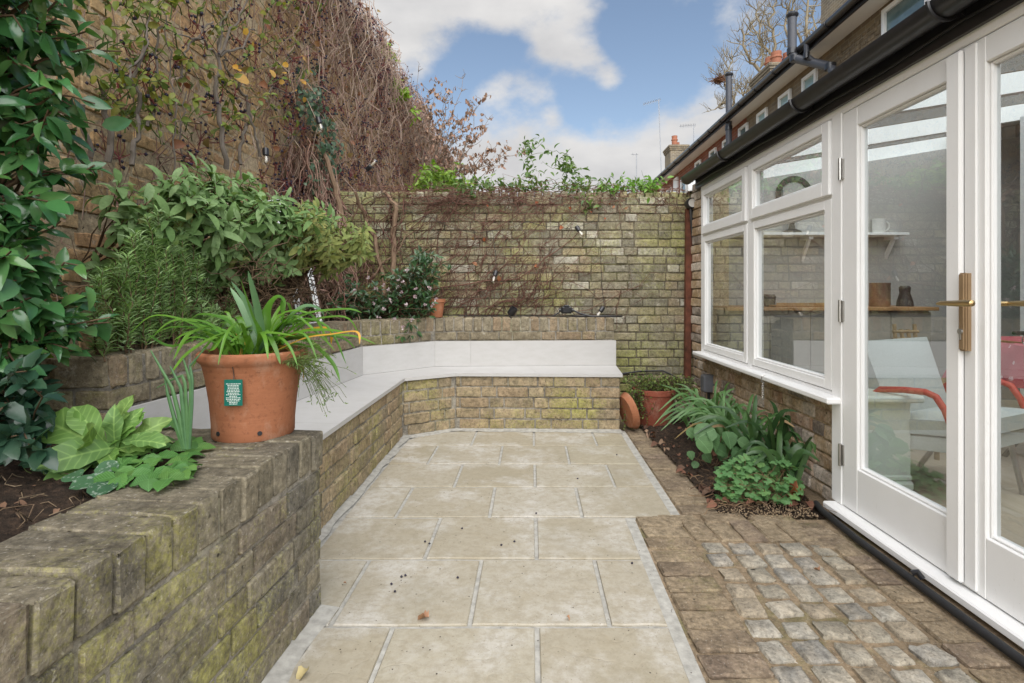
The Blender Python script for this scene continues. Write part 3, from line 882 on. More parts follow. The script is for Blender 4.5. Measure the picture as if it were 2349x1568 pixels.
# ------------------------------------------------------------------ tall wall
def tall_x(Y): return -2.0 + .02 * (Y - 4)
TZ = 4.55
tw = thing('tall_brick_wall', 'very tall old yellow brick wall rising above the planters, hung with creeper', 'wall', (-2.0, 4, 0))
BT = brick_set(M_TALL, True, 8, c=.009, jit=.004)
cnt = 0
TA, TB = (tall_x(-1.5), -1.5), (tall_x(16), 16)
zrows = 24
m2 = MB(); Rw = random.Random(5)
def seen_brick(p):                   # the stretch one can pick bricks out on
    return 1.75 < p.y < 4.3 and .95 < p.z < 2.6
nseen = 0
A3, B3 = Vector((TA[0], TA[1], 0)), Vector((TB[0], TB[1], 0)); u3 = (B3 - A3).normalized(); n3 = Vector((u3.y, -u3.x, 0)); rz3 = math.atan2(u3.y, u3.x)
for (s, z, w) in brick_run(A3, B3, 0, 55, 'flemish', R=Rw):
    p = A3 + u3 * s - n3 * (.055 + Rw.uniform(-.007, .007)); p.z = z
    if seen_brick(p) and nseen < 300:
        lay(tw, BT, p, (w, .11, CH - Rw.uniform(.008, .016)), rz3, R=Rw); nseen += 1
    else:
        m2.cr = Rw.random()
        m2.box(p, (w, .11, CH - .012), rz3)
tag(m2.build('brickwork', M_TALL, tw), kind='stuff')
m = MB(); q0, q1 = A3 - n3 * .004, B3 - n3 * .004; q2, q3 = B3 - n3 * .24, A3 - n3 * .24
m.prism([(q0.x, q0.y), (q1.x, q1.y), (q2.x, q2.y), (q3.x, q3.y)], 0, TZ + .02); m.build('mortar', M_MORTAR_TALL, tw)
# ------------------------------------------------------------------ conservatory (local: x outward depth into the room, y along the wall)
MC = Matrix.Translation((1.61, 0, 0)) @ Matrix.Rotation(-math.atan(.0165), 4, 'Z')
def cbuild(mb, name, mat, parent, smooth=False): return put(name, mb.mesh(name, mat, smooth), parent, MC)
GLASS = glassmat('window_glass', (.90, .93, .92), refl=2.3)
GLASS_ROOF = glassmat('roof_glass', (.74, .79, .80), refl=.5)
M_STEEL = plain('brushed_steel', (.45, .44, .42), .35, 1.0)
M_BRASS = plain('satin_brass', (.56, .40, .20), .38, 1.0, var=.1)
M_BRASS2 = plain('bronze_plate', (.30, .205, .115), .45, .25, var=.08)
cons = thing('conservatory', 'white painted glazed extension with black gutter, French doors and low brick plinth beside the patio', 'conservatory', (1.63, 3, 0))
# brick plinth under the window
PLB = brick_set(M_PLINTH, True, 9, c=.007, jit=.003)
wall_face(cons, PLB, (1.66 + .0165 * 5.24, 5.24), (1.66 + .0165 * 2.8, 2.80), -.02, 7, jit=.006)
m = MB(); m.span((.064, 2.79, -.1), (.28, 5.2, .545)); cbuild(m, 'mortar', M_MORTAR_TALL, cons)
m = MB(); m.span((.07, 4.84, .545), (.25, 5.24, 2.12)); cbuild(m, 'side_wall', M_MORTAR_TALL, cons)
for k in range(19): lay(cons, PLB, (1.765, 5.0 + (.02 if k % 2 else 0), .56 + CH * (k + .5)), (.30 if k % 2 else .27, .11, .074), PI / 2)
# fixed frame: posts, head, sill rails
def bar(name, a, b, parent=None, bev=.004, mat=None):
    m = MB(); m.span(a, b, bev); return cbuild(m, name, mat or M_WHITE, parent or cons)
bar('frame_post', (0, 4.78, .58), (.09, 4.835, 2.02))
bar('frame_post', (.002, 3.785, .58), (.09, 3.845, 2.02))
bar('frame_post', (-.004, 2.71, .046), (.10, 2.796, 2.02))
bar('head_rail', (-.002, 1.2, 2.008), (.10, 4.836, 2.075))
bar('bottom_rail', (.004, 2.797, .578), (.09, 4.779, .60))
bar('middle_rail', (.006, 2.797, 1.585), (.085, 4.779, 1.625))
m = MB(); m.span((-.07, 2.715, .548), (.12, 4.86, .581), .007); cbuild(m, 'window_sill', M_WHITE, cons)
m = MB(); m.span((-.062, 1.1, .012), (.11, 2.775, .045), .006); cbuild(m, 'threshold', M_WHITE, cons)
m = MB(); m.span((.01, 1.1, -.05), (.12, 2.79, .012)); cbuild(m, 'threshold_gap_shade', M_BLACKM, cons)  # black block standing in for the shaded gap below the threshold
# sashes
def frame4(name, x0, x1, y0, y1, z0, z1, gy0, gy1, gz0, gz1, parent, bead=.012):
    """rebated frame round a pane."""
    m = MB()
    m.span((x0, y0, z0), (x1, gy0, z1), .004); m.span((x0, gy1, z0), (x1, y1, z1), .004)
    m.span((x0 + .0005, gy0 - .002, z0 + .0005), (x1 - .0005, gy1 + .002, gz0), .004); m.span((x0 + .0005, gy0 - .002, gz1), (x1 - .0005, gy1 + .002, z1 - .0005), .004)
    for (a, b) in (((gy0, gz0), (gy0 + bead, gz1)), ((gy1 - bead, gz0), (gy1, gz1)), ((gy0 + bead, gz0), (gy1 - bead, gz0 + bead)), ((gy0 + bead, gz1 - bead), (gy1 - bead, gz1))):
        m.span((x0 + .012, a[0], a[1]), (x1 - .008, b[0], b[1]), .004)
    s = cbuild(m, name, M_WHITE, parent)
    g = MB(); xm = x0 + .028
    g.add([(xm, gy0, gz0), (xm, gy1, gz0), (xm, gy1, gz1), (xm, gy0, gz1)], [(0, 1, 2, 3)])
    cbuild(g, 'pane', GLASS, s)
    return s
for (y0, y1, gy0, gy1) in ((3.848, 4.777, 3.905, 4.73), (2.80, 3.782, 2.868, 3.73)):
    frame4('top_sash', -.016, .055, y0, y1, 1.617, 2.004, gy0, gy1, 1.69, 1.952, cons)
    frame4('window_sash', -.002, .058, y0, y1, .604, 1.60, gy0, gy1, .655, 1.548, cons)
for y0, y1 in ((1.995, 2.706), (1.255, 1.99)):
    d = frame4('door', .0, .052, y0, y1, .05, 2.005, y0 + .115 - (.07 if y0 > 1.5 else 0), y1 - (.118 if y0 > 1.5 else .118), .266, 1.912, cons)
    if y0 > 1.5:
        for z in (.30, 1.02, 1.73):
            h = MB(); h.tube([Vector((-.012, 2.708, z - .055)), Vector((-.012, 2.708, z + .055))], .008, 10)
            h.span((-.006, 2.69, z - .05), (-.0005, 2.722, z + .05))
            cbuild(h, 'hinge', M_STEEL, d)
    else:
        a = MB(); a.span((-.022, 1.955, .06), (-.0005, 2.025, 1.995), .008); a.span((-.010, 1.90, .06), (-.0006, 1.953, 1.995), .004)
        cbuild(a, 'astragal', M_WHITE, d)
        h = MB(); h.span((-.028, 1.920, .905), (-.0225, 1.952, 1.185), .003); h.span((-.034, 1.925, .91), (-.0283, 1.947, 1.18), .002); h.span((-.0225, 1.92, .907), (-.010, 1.952, 1.183))
        cbuild(h, 'handle_plate', M_BRASS2, d)
        h = MB(); h.tube([Vector((-.034, 1.935, 1.075)), Vector((-.078, 1.935, 1.075))], .010, 12)
        h.tube([Vector((-.080, 1.985, 1.073)), Vector((-.082, 1.965, 1.075)), Vector((-.080, 1.94, 1.076)), Vector((-.079, 1.90, 1.076)), Vector((-.078, 1.86, 1.078)), Vector((-.077, 1.835, 1.078)), Vector((-.077, 1.83, 1.078))], [.005, .0085, .0095, .011, .0125, .011, .004], 12)
        cbuild(h, 'handle', M_BRASS, d, True)
        h = MB(); h.tube([Vector((-.034, 1.936, .975)), Vector((-.040, 1.936, .975))], .010, 14); h.span((-.039, 1.932, .945), (-.034, 1.940, .975), .001)
        cbuild(h, 'lock', M_STEEL, d)
        h = MB(); h.tube([Vector((.055, 1.90, 1.075)), Vector((.10, 1.90, 1.075))], .009, 10); h.tube([Vector((.10, 1.915, 1.075)), Vector((.10, 1.86, 1.077)), Vector((.10, 1.77, 1.078))], [.008, .010, .011], 10)
        cbuild(h, 'inner_handle', M_BRASS, d, True)
bar('frame_post', (0, 1.17, .046), (.10, 1.25, 2.02))
# fascia, gutter with brackets
m = MB(); m.span((-.020, .6, 2.045), (.03, 4.93, 2.20)); cbuild(m, 'fascia', M_BLACK, cons)
m = MB()
n, prof = 14, []
for i in range(n + 1):
    a = PI + PI * i / n; prof.append((-.078 + .058 * math.cos(a), 2.165 + .062 * math.sin(a)))
for i in range(n, -1, -1):
    a = PI + PI * i / n; prof.append((-.078 + .054 * math.cos(a), 2.165 + .057 * math.sin(a)))
k = len(prof)
V = [(x, y, z) for y in (.6, 4.98) for x, z in prof]
m.add(V, [(i, (i + 1) % k, k + (i + 1) % k, k + i) for i in range(k)] + [tuple(range(k, 2 * k))])
gut = cbuild(m, 'gutter', M_BLACK, cons, True)
m = MB()
m.add([(-.078 + .0585 * math.cos(PI + PI * i / n), 4.981, 2.165 + .0625 * math.sin(PI + PI * i / n)) for i in range(n + 1)], [tuple(range(n + 1))])
m.add([(-.078 + .061 * math.cos(PI + PI * i / n), y, 2.165 + .065 * math.sin(PI + PI * i / n)) for y in (4.93, 4.985) for i in range(n + 1)], [(i, i + 1, n + 2 + i, n + 1 + i) for i in range(n)])
cbuild(m, 'gutter_end', M_BLACK, gut, True)
for yy in (4.05, 2.95, 1.95):
    m = MB(); P = [Vector((-.078 + .064 * math.cos(PI + PI * i / n), yy, 2.165 + .067 * math.sin(PI + PI * i / n))) for i in range(n + 1)]
    m.tube(P, .008, 6); m.tube([Vector((-.02, yy, 2.135)), Vector((-.012, yy - .02, 2.10))], .008, 6)
    cbuild(m, 'gutter_bracket', M_BLACK, gut, True)
for yy in (4.02, 2.98, 3.42):
    m = MB(); m.span((-.045, yy - .05, 2.166), (.02, yy + .05, 2.212), .006); cbuild(m, 'roof_clip', M_WHITE, cons)
m = MB(); m.tube([Vector((-.026, .7 + .42 * i, 2.085 + (.006 if i % 2 else -.008))) for i in range(11)], .006, 6); cbuild(m, 'cable', M_BLACK, cons, True)
# roof: white boarded edge, rafters and glass between them
XR = 3.1
def rz_(x): return 2.20 + x * .16
for k in range(6):
    y0 = .2 + 1.0 * k
    m = MB(); m.add([(0, y0, rz_(0)), (XR, y0, rz_(XR)), (XR, y0 + .07, rz_(XR)), (0, y0 + .07, rz_(0)), (0, y0, rz_(0) - .12), (XR, y0, rz_(XR) - .12), (XR, y0 + .07, rz_(XR) - .12), (0, y0 + .07, rz_(0) - .12)],
                    [(0, 1, 2, 3), (4, 7, 6, 5), (0, 4, 5, 1), (2, 6, 7, 3), (0, 3, 7, 4), (1, 5, 6, 2)])
    cbuild(m, 'rafter', M_WHITE, cons)
    if k < 5:
        m = MB(); m.add([(-.03, y0 + .072, rz_(0) + .004), (XR - .6, y0 + .072, rz_(XR - .6) + .004), (XR - .6, y0 + .998, rz_(XR - .6) + .004), (-.03, y0 + .998, rz_(0) + .004)], [(0, 1, 2, 3)])
        cbuild(m, 'roof_pane', GLASS_ROOF, cons)
m = MB(); m.add([(XR - .6, .2, rz_(XR - .6) + .006), (XR, .2, rz_(XR) + .006), (XR, 5.3, rz_(XR) + .006), (XR - .6, 5.3, rz_(XR - .6) + .006)], [(0, 1, 2, 3)]); cbuild(m, 'roof_ridge', M_WHITE, cons)
# room shell
M_WALLIN = plain('room_wall_paint', (.40, .39, .37), .7, var=.02, scale=3)
M_PANEL = plain('panelled_cream', (.33, .32, .29), .6, var=.02, scale=3)
def floormat():
    t = NT('pale_oak_floor')
    c = t.ramp(t.noise(3, 6, .6, stretch=(6, .8, 1)), [(.3, (.42, .36, .27)), (.7, (.52, .46, .37))])
    t.set('Base Color', c).set('Roughness', .45)
    return t.mat
m = MB(); m.span((.10, 0, .02), (XR, 5.3, .10)); cbuild(m, 'room_floor', floormat(), cons)
m = MB(); m.add([(x, y, z) for y in (5.12, 5.24) for x, z in ((.10, .10), (XR, .10), (XR, rz_(XR) - .125), (.10, rz_(.1) - .125))], [(0, 1, 2, 3), (7, 6, 5, 4), (0, 4, 5, 1), (1, 5, 6, 2), (2, 6, 7, 3), (3, 7, 4, 0)]); cbuild(m, 'end_wall', M_WALLIN, cons)
for k in range(6):
    m = MB(); m.span((2.17 + k * .15, 3.86, .12), (2.17 + k * .15 + .145, 3.90, 2.3)); cbuild(m, 'wall_panel', M_PANEL, cons)
m = MB(); m.span((2.15, 3.90, .10), (3.1, 4.0, 2.40)); cbuild(m, 'partition', M_PANEL, cons)
m = MB(); m.span((2.07, 3.80, .10), (2.15, 4.02, 2.40)); cbuild(m, 'door_frame', M_WHITE, cons)
for z0, z1 in ((.25, .95), (1.05, 1.55), (1.65, 2.15)):
    m = MB()
    for (a, b) in (((2.22, z0), (3.0, z0 + .02)), ((2.22, z1 - .02), (3.0, z1)), ((2.22, z0 + .02), (2.24, z1 - .02)), ((2.98, z0 + .02), (3.0, z1 - .02))): m.span((a[0], 3.845, a[1]), (b[0], 3.86, b[1]))
    cbuild(m, 'panel_moulding', M_PANEL, cons)
m = MB()
for k in range(5): m.span((2.25, 3.836, 1.19 + .022 * k), (2.52, 3.8445, 1.20 + .022 * k))
cbuild(m, 'vent_grille', M_BLACKM, cons)
m = MB(); m.span((XR, 0, .1), (XR + .1, 5.3, 2.75)); cbuild(m, 'inner_wall', M_WALLIN, cons)
m = MB(); m.span((.10, -.1, .1), (XR, 0.0, 2.75)); cbuild(m, 'near_wall', M_WALLIN, cons)
m = MB(); m.span((.0, -.1, .0), (.10, 1.168, 2.2)); cbuild(m, 'front_wall', M_WHITE, cons)
# curtain beside the window post and by the worktop end
def curtain(x0, x1, y, z0, z1, nm):
    m = MB(); n = 40; V, Fs = [], []
    for i in range(n + 1):
        t = i / n
        for z in (z0, z1): V.append((x0 + (x1 - x0) * t, y + .02 * math.sin(t * 26) + .006 * math.sin(t * 71), z))
    m.add(V, [(2 * i, 2 * i + 2, 2 * i + 3, 2 * i + 1) for i in range(n)])
    return cbuild(m, nm, CURT, None, True)
CURT = leafmat('curtain_cloth', [(.60, .62, .60), (.64, .66, .64)], rough=.9, trans=.35, tcol=(1, 1, 1))
c_ = curtain(1.98, 2.14, 3.74, .15, 2.45, 'curtain'); tag(c_, 'pale curtain hanging inside the room past the end of the wooden worktop', 'curtain')

# ------------------------------------------------------------------ things in the room
M_OAK = plain('oiled_oak', (.36, .20, .085), .45, var=.2, scale=9)
M_CAB = plain('cabinet_grey', (.28, .275, .25), .6, var=.03)
M_CER = plain('white_ceramic', (.62, .61, .58), .25)
M_DARK = plain('dark_iron', (.04, .035, .03), .5)
kit = thing('kitchen_counter', 'run of grey cupboards under a long oak worktop against the room end wall', 'counter', (2.7, 4.8, .1))
m = MB(); m.span((1.79, 4.50, .955), (3.56, 5.18, .985), .004); m.build('worktop', M_OAK, kit)
m = MB(); m.span((1.83, 4.58, .18), (3.53, 5.17, .954)); m.build('carcass', M_CAB, kit)
for k in range(5):
    m = MB(); m.span((1.84 + .34 * k, 4.558, .2), (1.84 + .34 * k + .334, 4.579, .94), .003); m.build('cupboard_door', M_CAB, kit)
sh = thing('wall_shelf', 'white wall shelf on two brackets above the oak worktop', 'shelf', (2.9, 5.1, 1.62))
m = MB(); m.span((2.05, 4.92, 1.628), (3.62, 5.165, 1.652), .003); m.build('board', M_WHITE, sh)
for x in (2.72, 3.50):
    m = MB(); m.span((x, 5.13, 1.30), (x + .04, 5.165, 1.627)); m.span((x, 4.95, 1.595), (x + .04, 5.129, 1.6275))
    m.add([(x + .008, 4.97, 1.594), (x + .032, 4.97, 1.594), (x + .032, 5.129, 1.36), (x + .008, 5.129, 1.36), (x + .008, 5.01, 1.594), (x + .032, 5.01, 1.594), (x + .032, 5.129, 1.42), (x + .008, 5.129, 1.42)], [(0, 1, 2, 3), (4, 7, 6, 5), (0, 3, 7, 4), (1, 5, 6, 2)])
    m.build('bracket', M_WHITE, sh)
mug = thing('mug', 'pale mug with a ring handle on the white wall shelf', 'mug', (3.42, 5.04, 1.652))
m = MB(); m.lathe([(.0, 1.653), (.05, 1.653), (.056, 1.68), (.056, 1.79), (.052, 1.79), (.05, 1.67), (.0, 1.665)], (3.42, 5.04, 0), 24); m.build('cup', M_CER, mug, True)
m = MB(); m.tube([Vector((3.47 + .045 * math.sin(a), 5.04, 1.725 + .045 * math.cos(a))) for a in [PI * i / 10 for i in range(11)]], .008, 8); m.build('handle', M_CER, mug, True)
st = thing('candlestick', 'dark turned candlestick on the white wall shelf', 'candlestick', (2.61, 5.04, 1.652))
m = MB(); m.lathe([(0, 1.653), (.085, 1.653), (.08, 1.675), (.03, 1.70), (.02, 1.74), (.035, 1.77), (.03, 1.80), (.015, 1.83), (.018, 1.90), (0, 1.90)], (2.61, 5.04, 0), 20); m.build('stem', M_DARK, st, True)
def mirrormat():
    m = bpy.data.materials.new('mirror_glass'); m.use_nodes = True
    b = m.node_tree.nodes['Principled BSDF']; b.inputs['Base Color'].default_value = (.80, .83, .82, 1); b.inputs['Metallic'].default_value = 1; b.inputs['Roughness'].default_value = .03
    return m
M_MIRROR = mirrormat()
mi = thing('round_mirror', 'round wall mirror with a dark wooden ring frame above the shelf', 'mirror', (2.66, 5.1, 2.02))
R90 = Matrix.Rotation(PI / 2, 4, 'X')
m = MB(); m.lathe([(.125, 0), (.17, .0), (.175, .02), (.125, .025)], (2.66, 5.115, 2.03), 40, R90); m.build('frame', M_DARK, mi, True)
m = MB(); m.lathe([(0, .010), (.126, .010)], (2.66, 5.115, 2.03), 40, R90); m.build('glass', M_MIRROR, mi)
for x, z, mt, lb in ((1.93, 1.19, M_BRASS2, 'brass socket plate on the wall left of the small potted orchid'), (3.25, 1.20, M_DARK, 'dark socket plate behind the jar on the worktop'), (3.06, 1.20, M_STEEL, 'steel socket plate beside the dark socket plate')):
    m = MB(); m.span((x, 5.10, z - .045), (x + .10, 5.117, z + .045), .003); m.span((x + .03, 5.094, z - .012), (x + .07, 5.0995, z + .012), .002)
    tag(m.build('wall_socket', mt), lb, 'socket')
jar = thing('utensil_jar', 'copper banded jar standing on the oak worktop', 'jar', (3.21, 4.7, .985))
m = MB(); m.lathe([(0, .986), (.075, .986), (.08, 1.0), (.08, 1.18), (.085, 1.19), (.078, 1.19), (.075, 1.0), (0, .995)], (3.21, 4.72, 0), 28); m.build('body', plain('copper_tin', (.42, .30, .22), .35, .8), jar, True)
kt = thing('black_grinder', 'dark tapered grinder on the oak worktop beside the jar', 'grinder', (3.43, 4.7, .985))
m = MB(); m.lathe([(0, .986), (.065, .986), (.06, 1.03), (.04, 1.10), (.045, 1.15), (.03, 1.165), (0, 1.165)], (3.43, 4.72, 0), 20); m.build('body', M_DARK, kt, True)
orch = thing('potted_orchid', 'small orchid with arching strap leaves in a dark pot on the worktop', 'plant', (2.24, 4.7, .985))
m = MB(); m.lathe([(0, .986), (.05, .986), (.06, 1.07), (.05, 1.09), (.045, 1.085), (0, 1.08)], (2.24, 4.72, 0), 20); m.build('pot', M_DARK, orch, True)
tr_ = thing('wooden_tray', 'thin wooden tray lying on the worktop beside the orchid', 'tray', (2.45, 4.75, .985))
m = MB(); m.span((2.22, 4.55, .9855), (2.68, 4.8, 1.0), .003); m.span((2.23, 4.551, 1.0), (2.67, 4.56, 1.02)); m.build('board', M_OAK, tr_)
M_PED = plain('pale_green_paint', (.60, .65, .60), .5, var=.02)
ped = thing('white_pedestal', 'pale green white plinth table just inside the door glass', 'pedestal', (1.86, 2.85, .1))
m = MB(); m.span((1.74, 2.66, .565), (2.04, 2.97, .60), .010); m.build('top', M_PED, ped)
m = MB(); m.span((1.77, 2.70, .20), (1.99, 2.93, .564)); m.build('shaft', M_PED, ped)
m = MB(); m.span((1.755, 2.685, .12), (2.005, 2.945, .17), .012); m.span((1.762, 2.692, .17), (1.998, 2.938, .20), .008); m.span((1.75, 2.68, .10), (2.01, 2.95, .12)); m.build('base', M_PED, ped)
bxs = thing('small_tin', 'small steel tin on the pale plinth table', 'tin', (1.80, 2.88, .6))
m = MB(); m.span((1.77, 2.85, .6005), (1.84, 2.92, .645), .004); m.build('body', M_STEEL, bxs)
# armchair
M_UPH = plain('pale_linen', (.46, .50, .49), .95, var=.05, scale=120, bump=.25)
M_RED = plain('red_enamel', (.50, .055, .04), .4, var=.05)
ch = thing('armchair', 'low armchair in pale blue-grey linen with bent red tube arms behind the French doors', 'armchair', (2.2, 2.85, .1))
cfd, cs = Vector((.43, -.90, 0)).normalized(), Vector((-.90, -.43, 0)).normalized()
c0 = Vector((2.27, 2.80, .1))
def cp(f, s, z): return c0 + cfd * f * .64 + cs * s + Vector((0, 0, z))
def cushion(name, pts, th, nrm, mat):
    m = MB(); a, b, c, d = [Vector(p) for p in pts]; n = 6; V, Fs = [], []
    for side in (1, -1):
        for i in range(n + 1):
            for j in range(n + 1):
                u_, v_ = i / n, j / n
                p = a.lerp(b, u_).lerp(d.lerp(c, u_), v_)
                k = (1 - abs(2 * u_ - 1) ** 6) * (1 - abs(2 * v_ - 1) ** 6)
                V.append(p + Vector(nrm) * side * th * (.30 + .20 * k))
    N = (n + 1) ** 2
    for i in range(n):
        for j in range(n):
            q = i * (n + 1) + j
            Fs.append((q, q + 1, q + n + 2, q + n + 1)); Fs.append((N + q, N + q + n + 1, N + q + n + 2, N + q + 1))
    ed = [j for j in range(n + 1)] + [i * (n + 1) + n for i in range(1, n + 1)] + [n * (n + 1) + j for j in range(n - 1, -1, -1)] + [i * (n + 1) for i in range(n - 1, 0, -1)]
    for i in range(len(ed)): Fs.append((ed[i], N + ed[i], N + ed[(i + 1) % len(ed)], ed[(i + 1) % len(ed)]))
    m.add(V, Fs); return m.build(name, mat, ch, True)
cushion('seat_base', [cp(-.30, .29, .24), cp(.34, .29, .30), cp(.34, -.29, .30), cp(-.30, -.29, .24)], .11, (0, 0, 1), M_UPH)
cushion('seat_cushion', [cp(-.26, .30, .325), cp(.38, .30, .385), cp(.38, -.30, .385), cp(-.26, -.30, .325)], .12, (0, 0, 1), M_UPH)
bn = (cfd + Vector((0, 0, .35))).normalized()
cushion('back_cushion', [cp(-.26, .28, .36), cp(-.46, .30, .74), cp(-.46, -.30, .74), cp(-.26, -.28, .36)], .12, bn, M_UPH)
for s_ in (.35, -.35):
    P = [cp(-.36, s_, .34), cp(-.30, s_, .47), cp(-.22, s_, .515), cp(-.05, s_, .53), cp(.10, s_, .535), cp(.17, s_, .52), cp(.23, s_, .46), cp(.32, s_, .30), cp(.47, s_, .0)]
    m = MB(); m.tube(P, .016, 10); m.build('arm', M_RED, ch, True)
for s_ in (.24, -.24):
    m = MB(); m.tube([cp(-.22, s_, .22), cp(-.42, s_, .0)], .014, 8); m.build('leg', M_OAK if s_ > 0 else M_STEEL, ch, True)
    m = MB(); m.tube([cp(.25, s_ * .9, .26), cp(.33, s_ * .9, .0)], .013, 8); m.build('leg', M_STEEL, ch, True)
# table with the red cloth
def clothmat():
    t = NT('red_flower_cloth')
    v = t.n.new('ShaderNodeTexVoronoi'); v.inputs['Scale'].default_value = 13; v.inputs['Randomness'].default_value = .35
    t.l.new(t.pos, v.inputs['Vector'])
    fl = t.math('ADD', v.outputs['Distance'], t.math('MULTIPLY', t.noise(60, 2), .5))
    c = t.mix(t.ramp(fl, [(.36, 1), (.42, 0)]), (.40, .06, .08), (.62, .42, .43))
    c = t.mix(t.ramp(t.noise(300, 2), [(.45, 0), (.65, .15)]), c, (.62, .40, .41))
    t.set('Base Color', c).set('Roughness', .9)
    return t.mat
tb = thing('folding_table', 'small folding table with dark crossed legs under the red flowered cloth', 'table', (3.1, 3.1, .1))
m = MB(); m.span((2.93, 2.7, .80), (3.85, 3.5, .825)); m.build('table_top', M_OAK, tb)
for yy in (2.85, 3.35):
    for sg in (1, -1):
        m = MB(); m.tube([Vector((3.35 - .32 * sg, yy, .795)), Vector((3.35 + .32 * sg, yy + .02 * sg, .10))], .014, 6); m.build('leg', M_DARK, tb)
m = MB(); n = 26; V, Fs = [], []
for i in range(n + 1):
    for j in range(n + 1):
        x, y = 2.69 + 1.36 * i / n, 2.42 + 1.3 * j / n
        ox, oy = max(0, 2.92 - x, x - 3.86), max(0, 2.69 - y, y - 3.51)
        d = math.hypot(ox, oy)
        dn = min(d, .30) * 1.0
        k = .35
        V.append((min(max(x, 2.92), 3.86) + (-ox * k if x < 2.92 else ox * k) + .012 * math.sin(y * 30) * (d > .02), min(max(y, 2.69), 3.51) + (-oy * k if y < 2.69 else oy * k) + .012 * math.sin(x * 30) * (d > .02), .829 - dn * 1.1))
for i in range(n):
    for j in range(n): q = i * (n + 1) + j; Fs.append((q, q + n + 1, q + n + 2, q + 1))
m.add(V, Fs); tag(m.build('tablecloth', clothmat(), None, True), 'red tablecloth with white flowers and a pale border draped over the folding table', 'tablecloth')
bch = thing('bamboo_chair', 'bamboo chair whose back rises behind the pale armchair', 'chair', (2.75, 3.9, .1))
M_BAM = plain('bamboo', (.26, .19, .10), .5, var=.3, scale=30)
for dx in (0, .045, .09, .135):
    m = MB(); m.tube([Vector((2.545 + dx + .02, 3.55, .1 if dx in (0, .135) else .55)), Vector((2.545 + dx, 3.60, .885 + (.015 if dx in (0, .135) else -.02)))], .012, 8); m.build('post' if dx in (0, .135) else 'slat', M_BAM, bch, True)
for z in (.85, .80, .58):
    m = MB(); m.tube([Vector((2.53, 3.592, z)), Vector((2.70, 3.592, z))], .010, 8); m.build('rail', M_BAM, bch, True)
m = MB(); m.span((2.55, 3.25, .52), (2.95, 3.56, .55), .008); m.build('seat', M_BAM, bch)
for x, y in ((2.57, 3.27), (2.93, 3.27)):
    m = MB(); m.tube([Vector((x, y, .1)), Vector((x, y, .52))], .014, 8); m.build('leg', M_BAM, bch, True)
ky = thing('key_bunch', 'keys on a ring hanging from the inside of the French door lock', 'keys', (1.70, 1.87, .98))
m = MB(); m.tube([Vector((1.72, 1.80 + .022 * math.cos(a), .955 + .022 * math.sin(a))) for a in [2 * PI * i / 16 for i in range(17)]], .002, 5); m.build('ring', M_STEEL, ky)
m = MB(); m.span((1.713, 1.783, .875), (1.728, 1.813, .935), .004); m.build('fob', M_BLACK, ky)
m = MB(); m.span((1.69, 1.80, .972), (1.725, 1.83, .985), .003); m.build('key', M_DARK, ky)

# ------------------------------------------------------------------ outside fittings on the house side
gph = thing('tarred_timber_post', 'reddish brown timber post fixed at the joint of the brick wall and the white window', 'post', (1.70, 5.14, 0))
m = MB(); m.add(*cube((.055, .05, 1.62))); m.v = [(v[0] + 1.682 + .012 * (v[2] > 0), v[1] + 5.185, v[2] + 1.1) for v in m.v]
m.build('timber', plain('red_brown_timber', (.115, .038, .02), .6, var=.5, scale=14, bump=.4), gph)
m = MB(); m.tube([yp(1583, 470, 5.12), yp(1586, 520, 5.13), yp(1590, 560, 5.15), yp(1593, 640, 5.15), yp(1599, 700, 5.15), yp(1598, 780, 5.15), yp(1596, 850, 5.15)], .010, 6); m.build('cable', M_BLACK, gph, True)
wsl = thing('wall_spotlight', 'small round black spotlight clipped to the top of the timber post', 'spotlight', tuple(yp(1590, 465, 5.1)))
p = yp(1588, 466, 5.08)
m = MB(); m.lathe([(0, 0), (.05, 0), (.052, .01), (.052, .07), (.03, .09), (0, .09)], p, 20, Matrix.Rotation(PI / 2, 4, 'X') @ Matrix.Rotation(PI, 4, 'X')); m.build('head', M_BLACK, wsl, True)
m = MB(); m.lathe([(0, 0), (.036, 0), (.040, .006)], p + Vector((0, -.006, 0)), 20, R90); m.build('lens', M_CER, wsl, True)
m = MB(); m.box(p + Vector((.03, .06, -.11)), (.06, .05, .10), bev=.01); m.tube([p + Vector((0, .05, -.04)), p + Vector((.03, .06, -.09))], .012, 6); m.build('bracket', M_BLACK, wsl)
jb = thing('junction_box', 'grey cable junction box on the brick plinth under the white sill', 'junction box', (1.70, 4.85, .38))
p = yp(1625, 880, 4.72)
m = MB(); m.box(p, (.11, .10, .15), bev=.012); m.build('case', plain('grey_pvc', (.11, .115, .125), .5), jb)
m = MB(); m.tube([p + Vector((0, 0, -.07)), p + Vector((.01, 0, -.22)), p + Vector((.01, .02, -.40))], .014, 8); m.build('conduit', M_BLACK, jb, True)
tap = thing('sill_hook', 'small steel hook and chain hanging from the white window sill', 'hook', tuple(yp(1755, 868, 3.25)))
q = xp(1755, 868, 1.585)
m = MB(); m.tube([q + Vector((0, 0, .02)), q + Vector((-.02, 0, .01)), q + Vector((-.025, 0, -.02)), q + Vector((-.005, 0, -.03))], .004, 6)
for k in range(7): m.tube([q + Vector((-.012 + .006 * math.cos(a), .004 * (k % 2), -.04 - .014 * k + .009 * math.sin(a))) for a in [2 * PI * i / 8 for i in range(9)]], .0018, 4)
m.build('chain', M_STEEL, tap)
hs = thing('black_pipe', 'black plastic pipe lying along the foot of the white door threshold', 'pipe', (1.52, 2, 0))
m = MB(); m.tube([(1.575, 2.80, .02), (1.548, 2.69, .022), (1.532, 2.4, .018), (1.528, 2.0, .016), (1.520, 1.6, .017), (1.515, 1.2, .016), (1.51, .5, .016)], .0155, 12); m.build('pipe', M_BLACKM, hs, True)
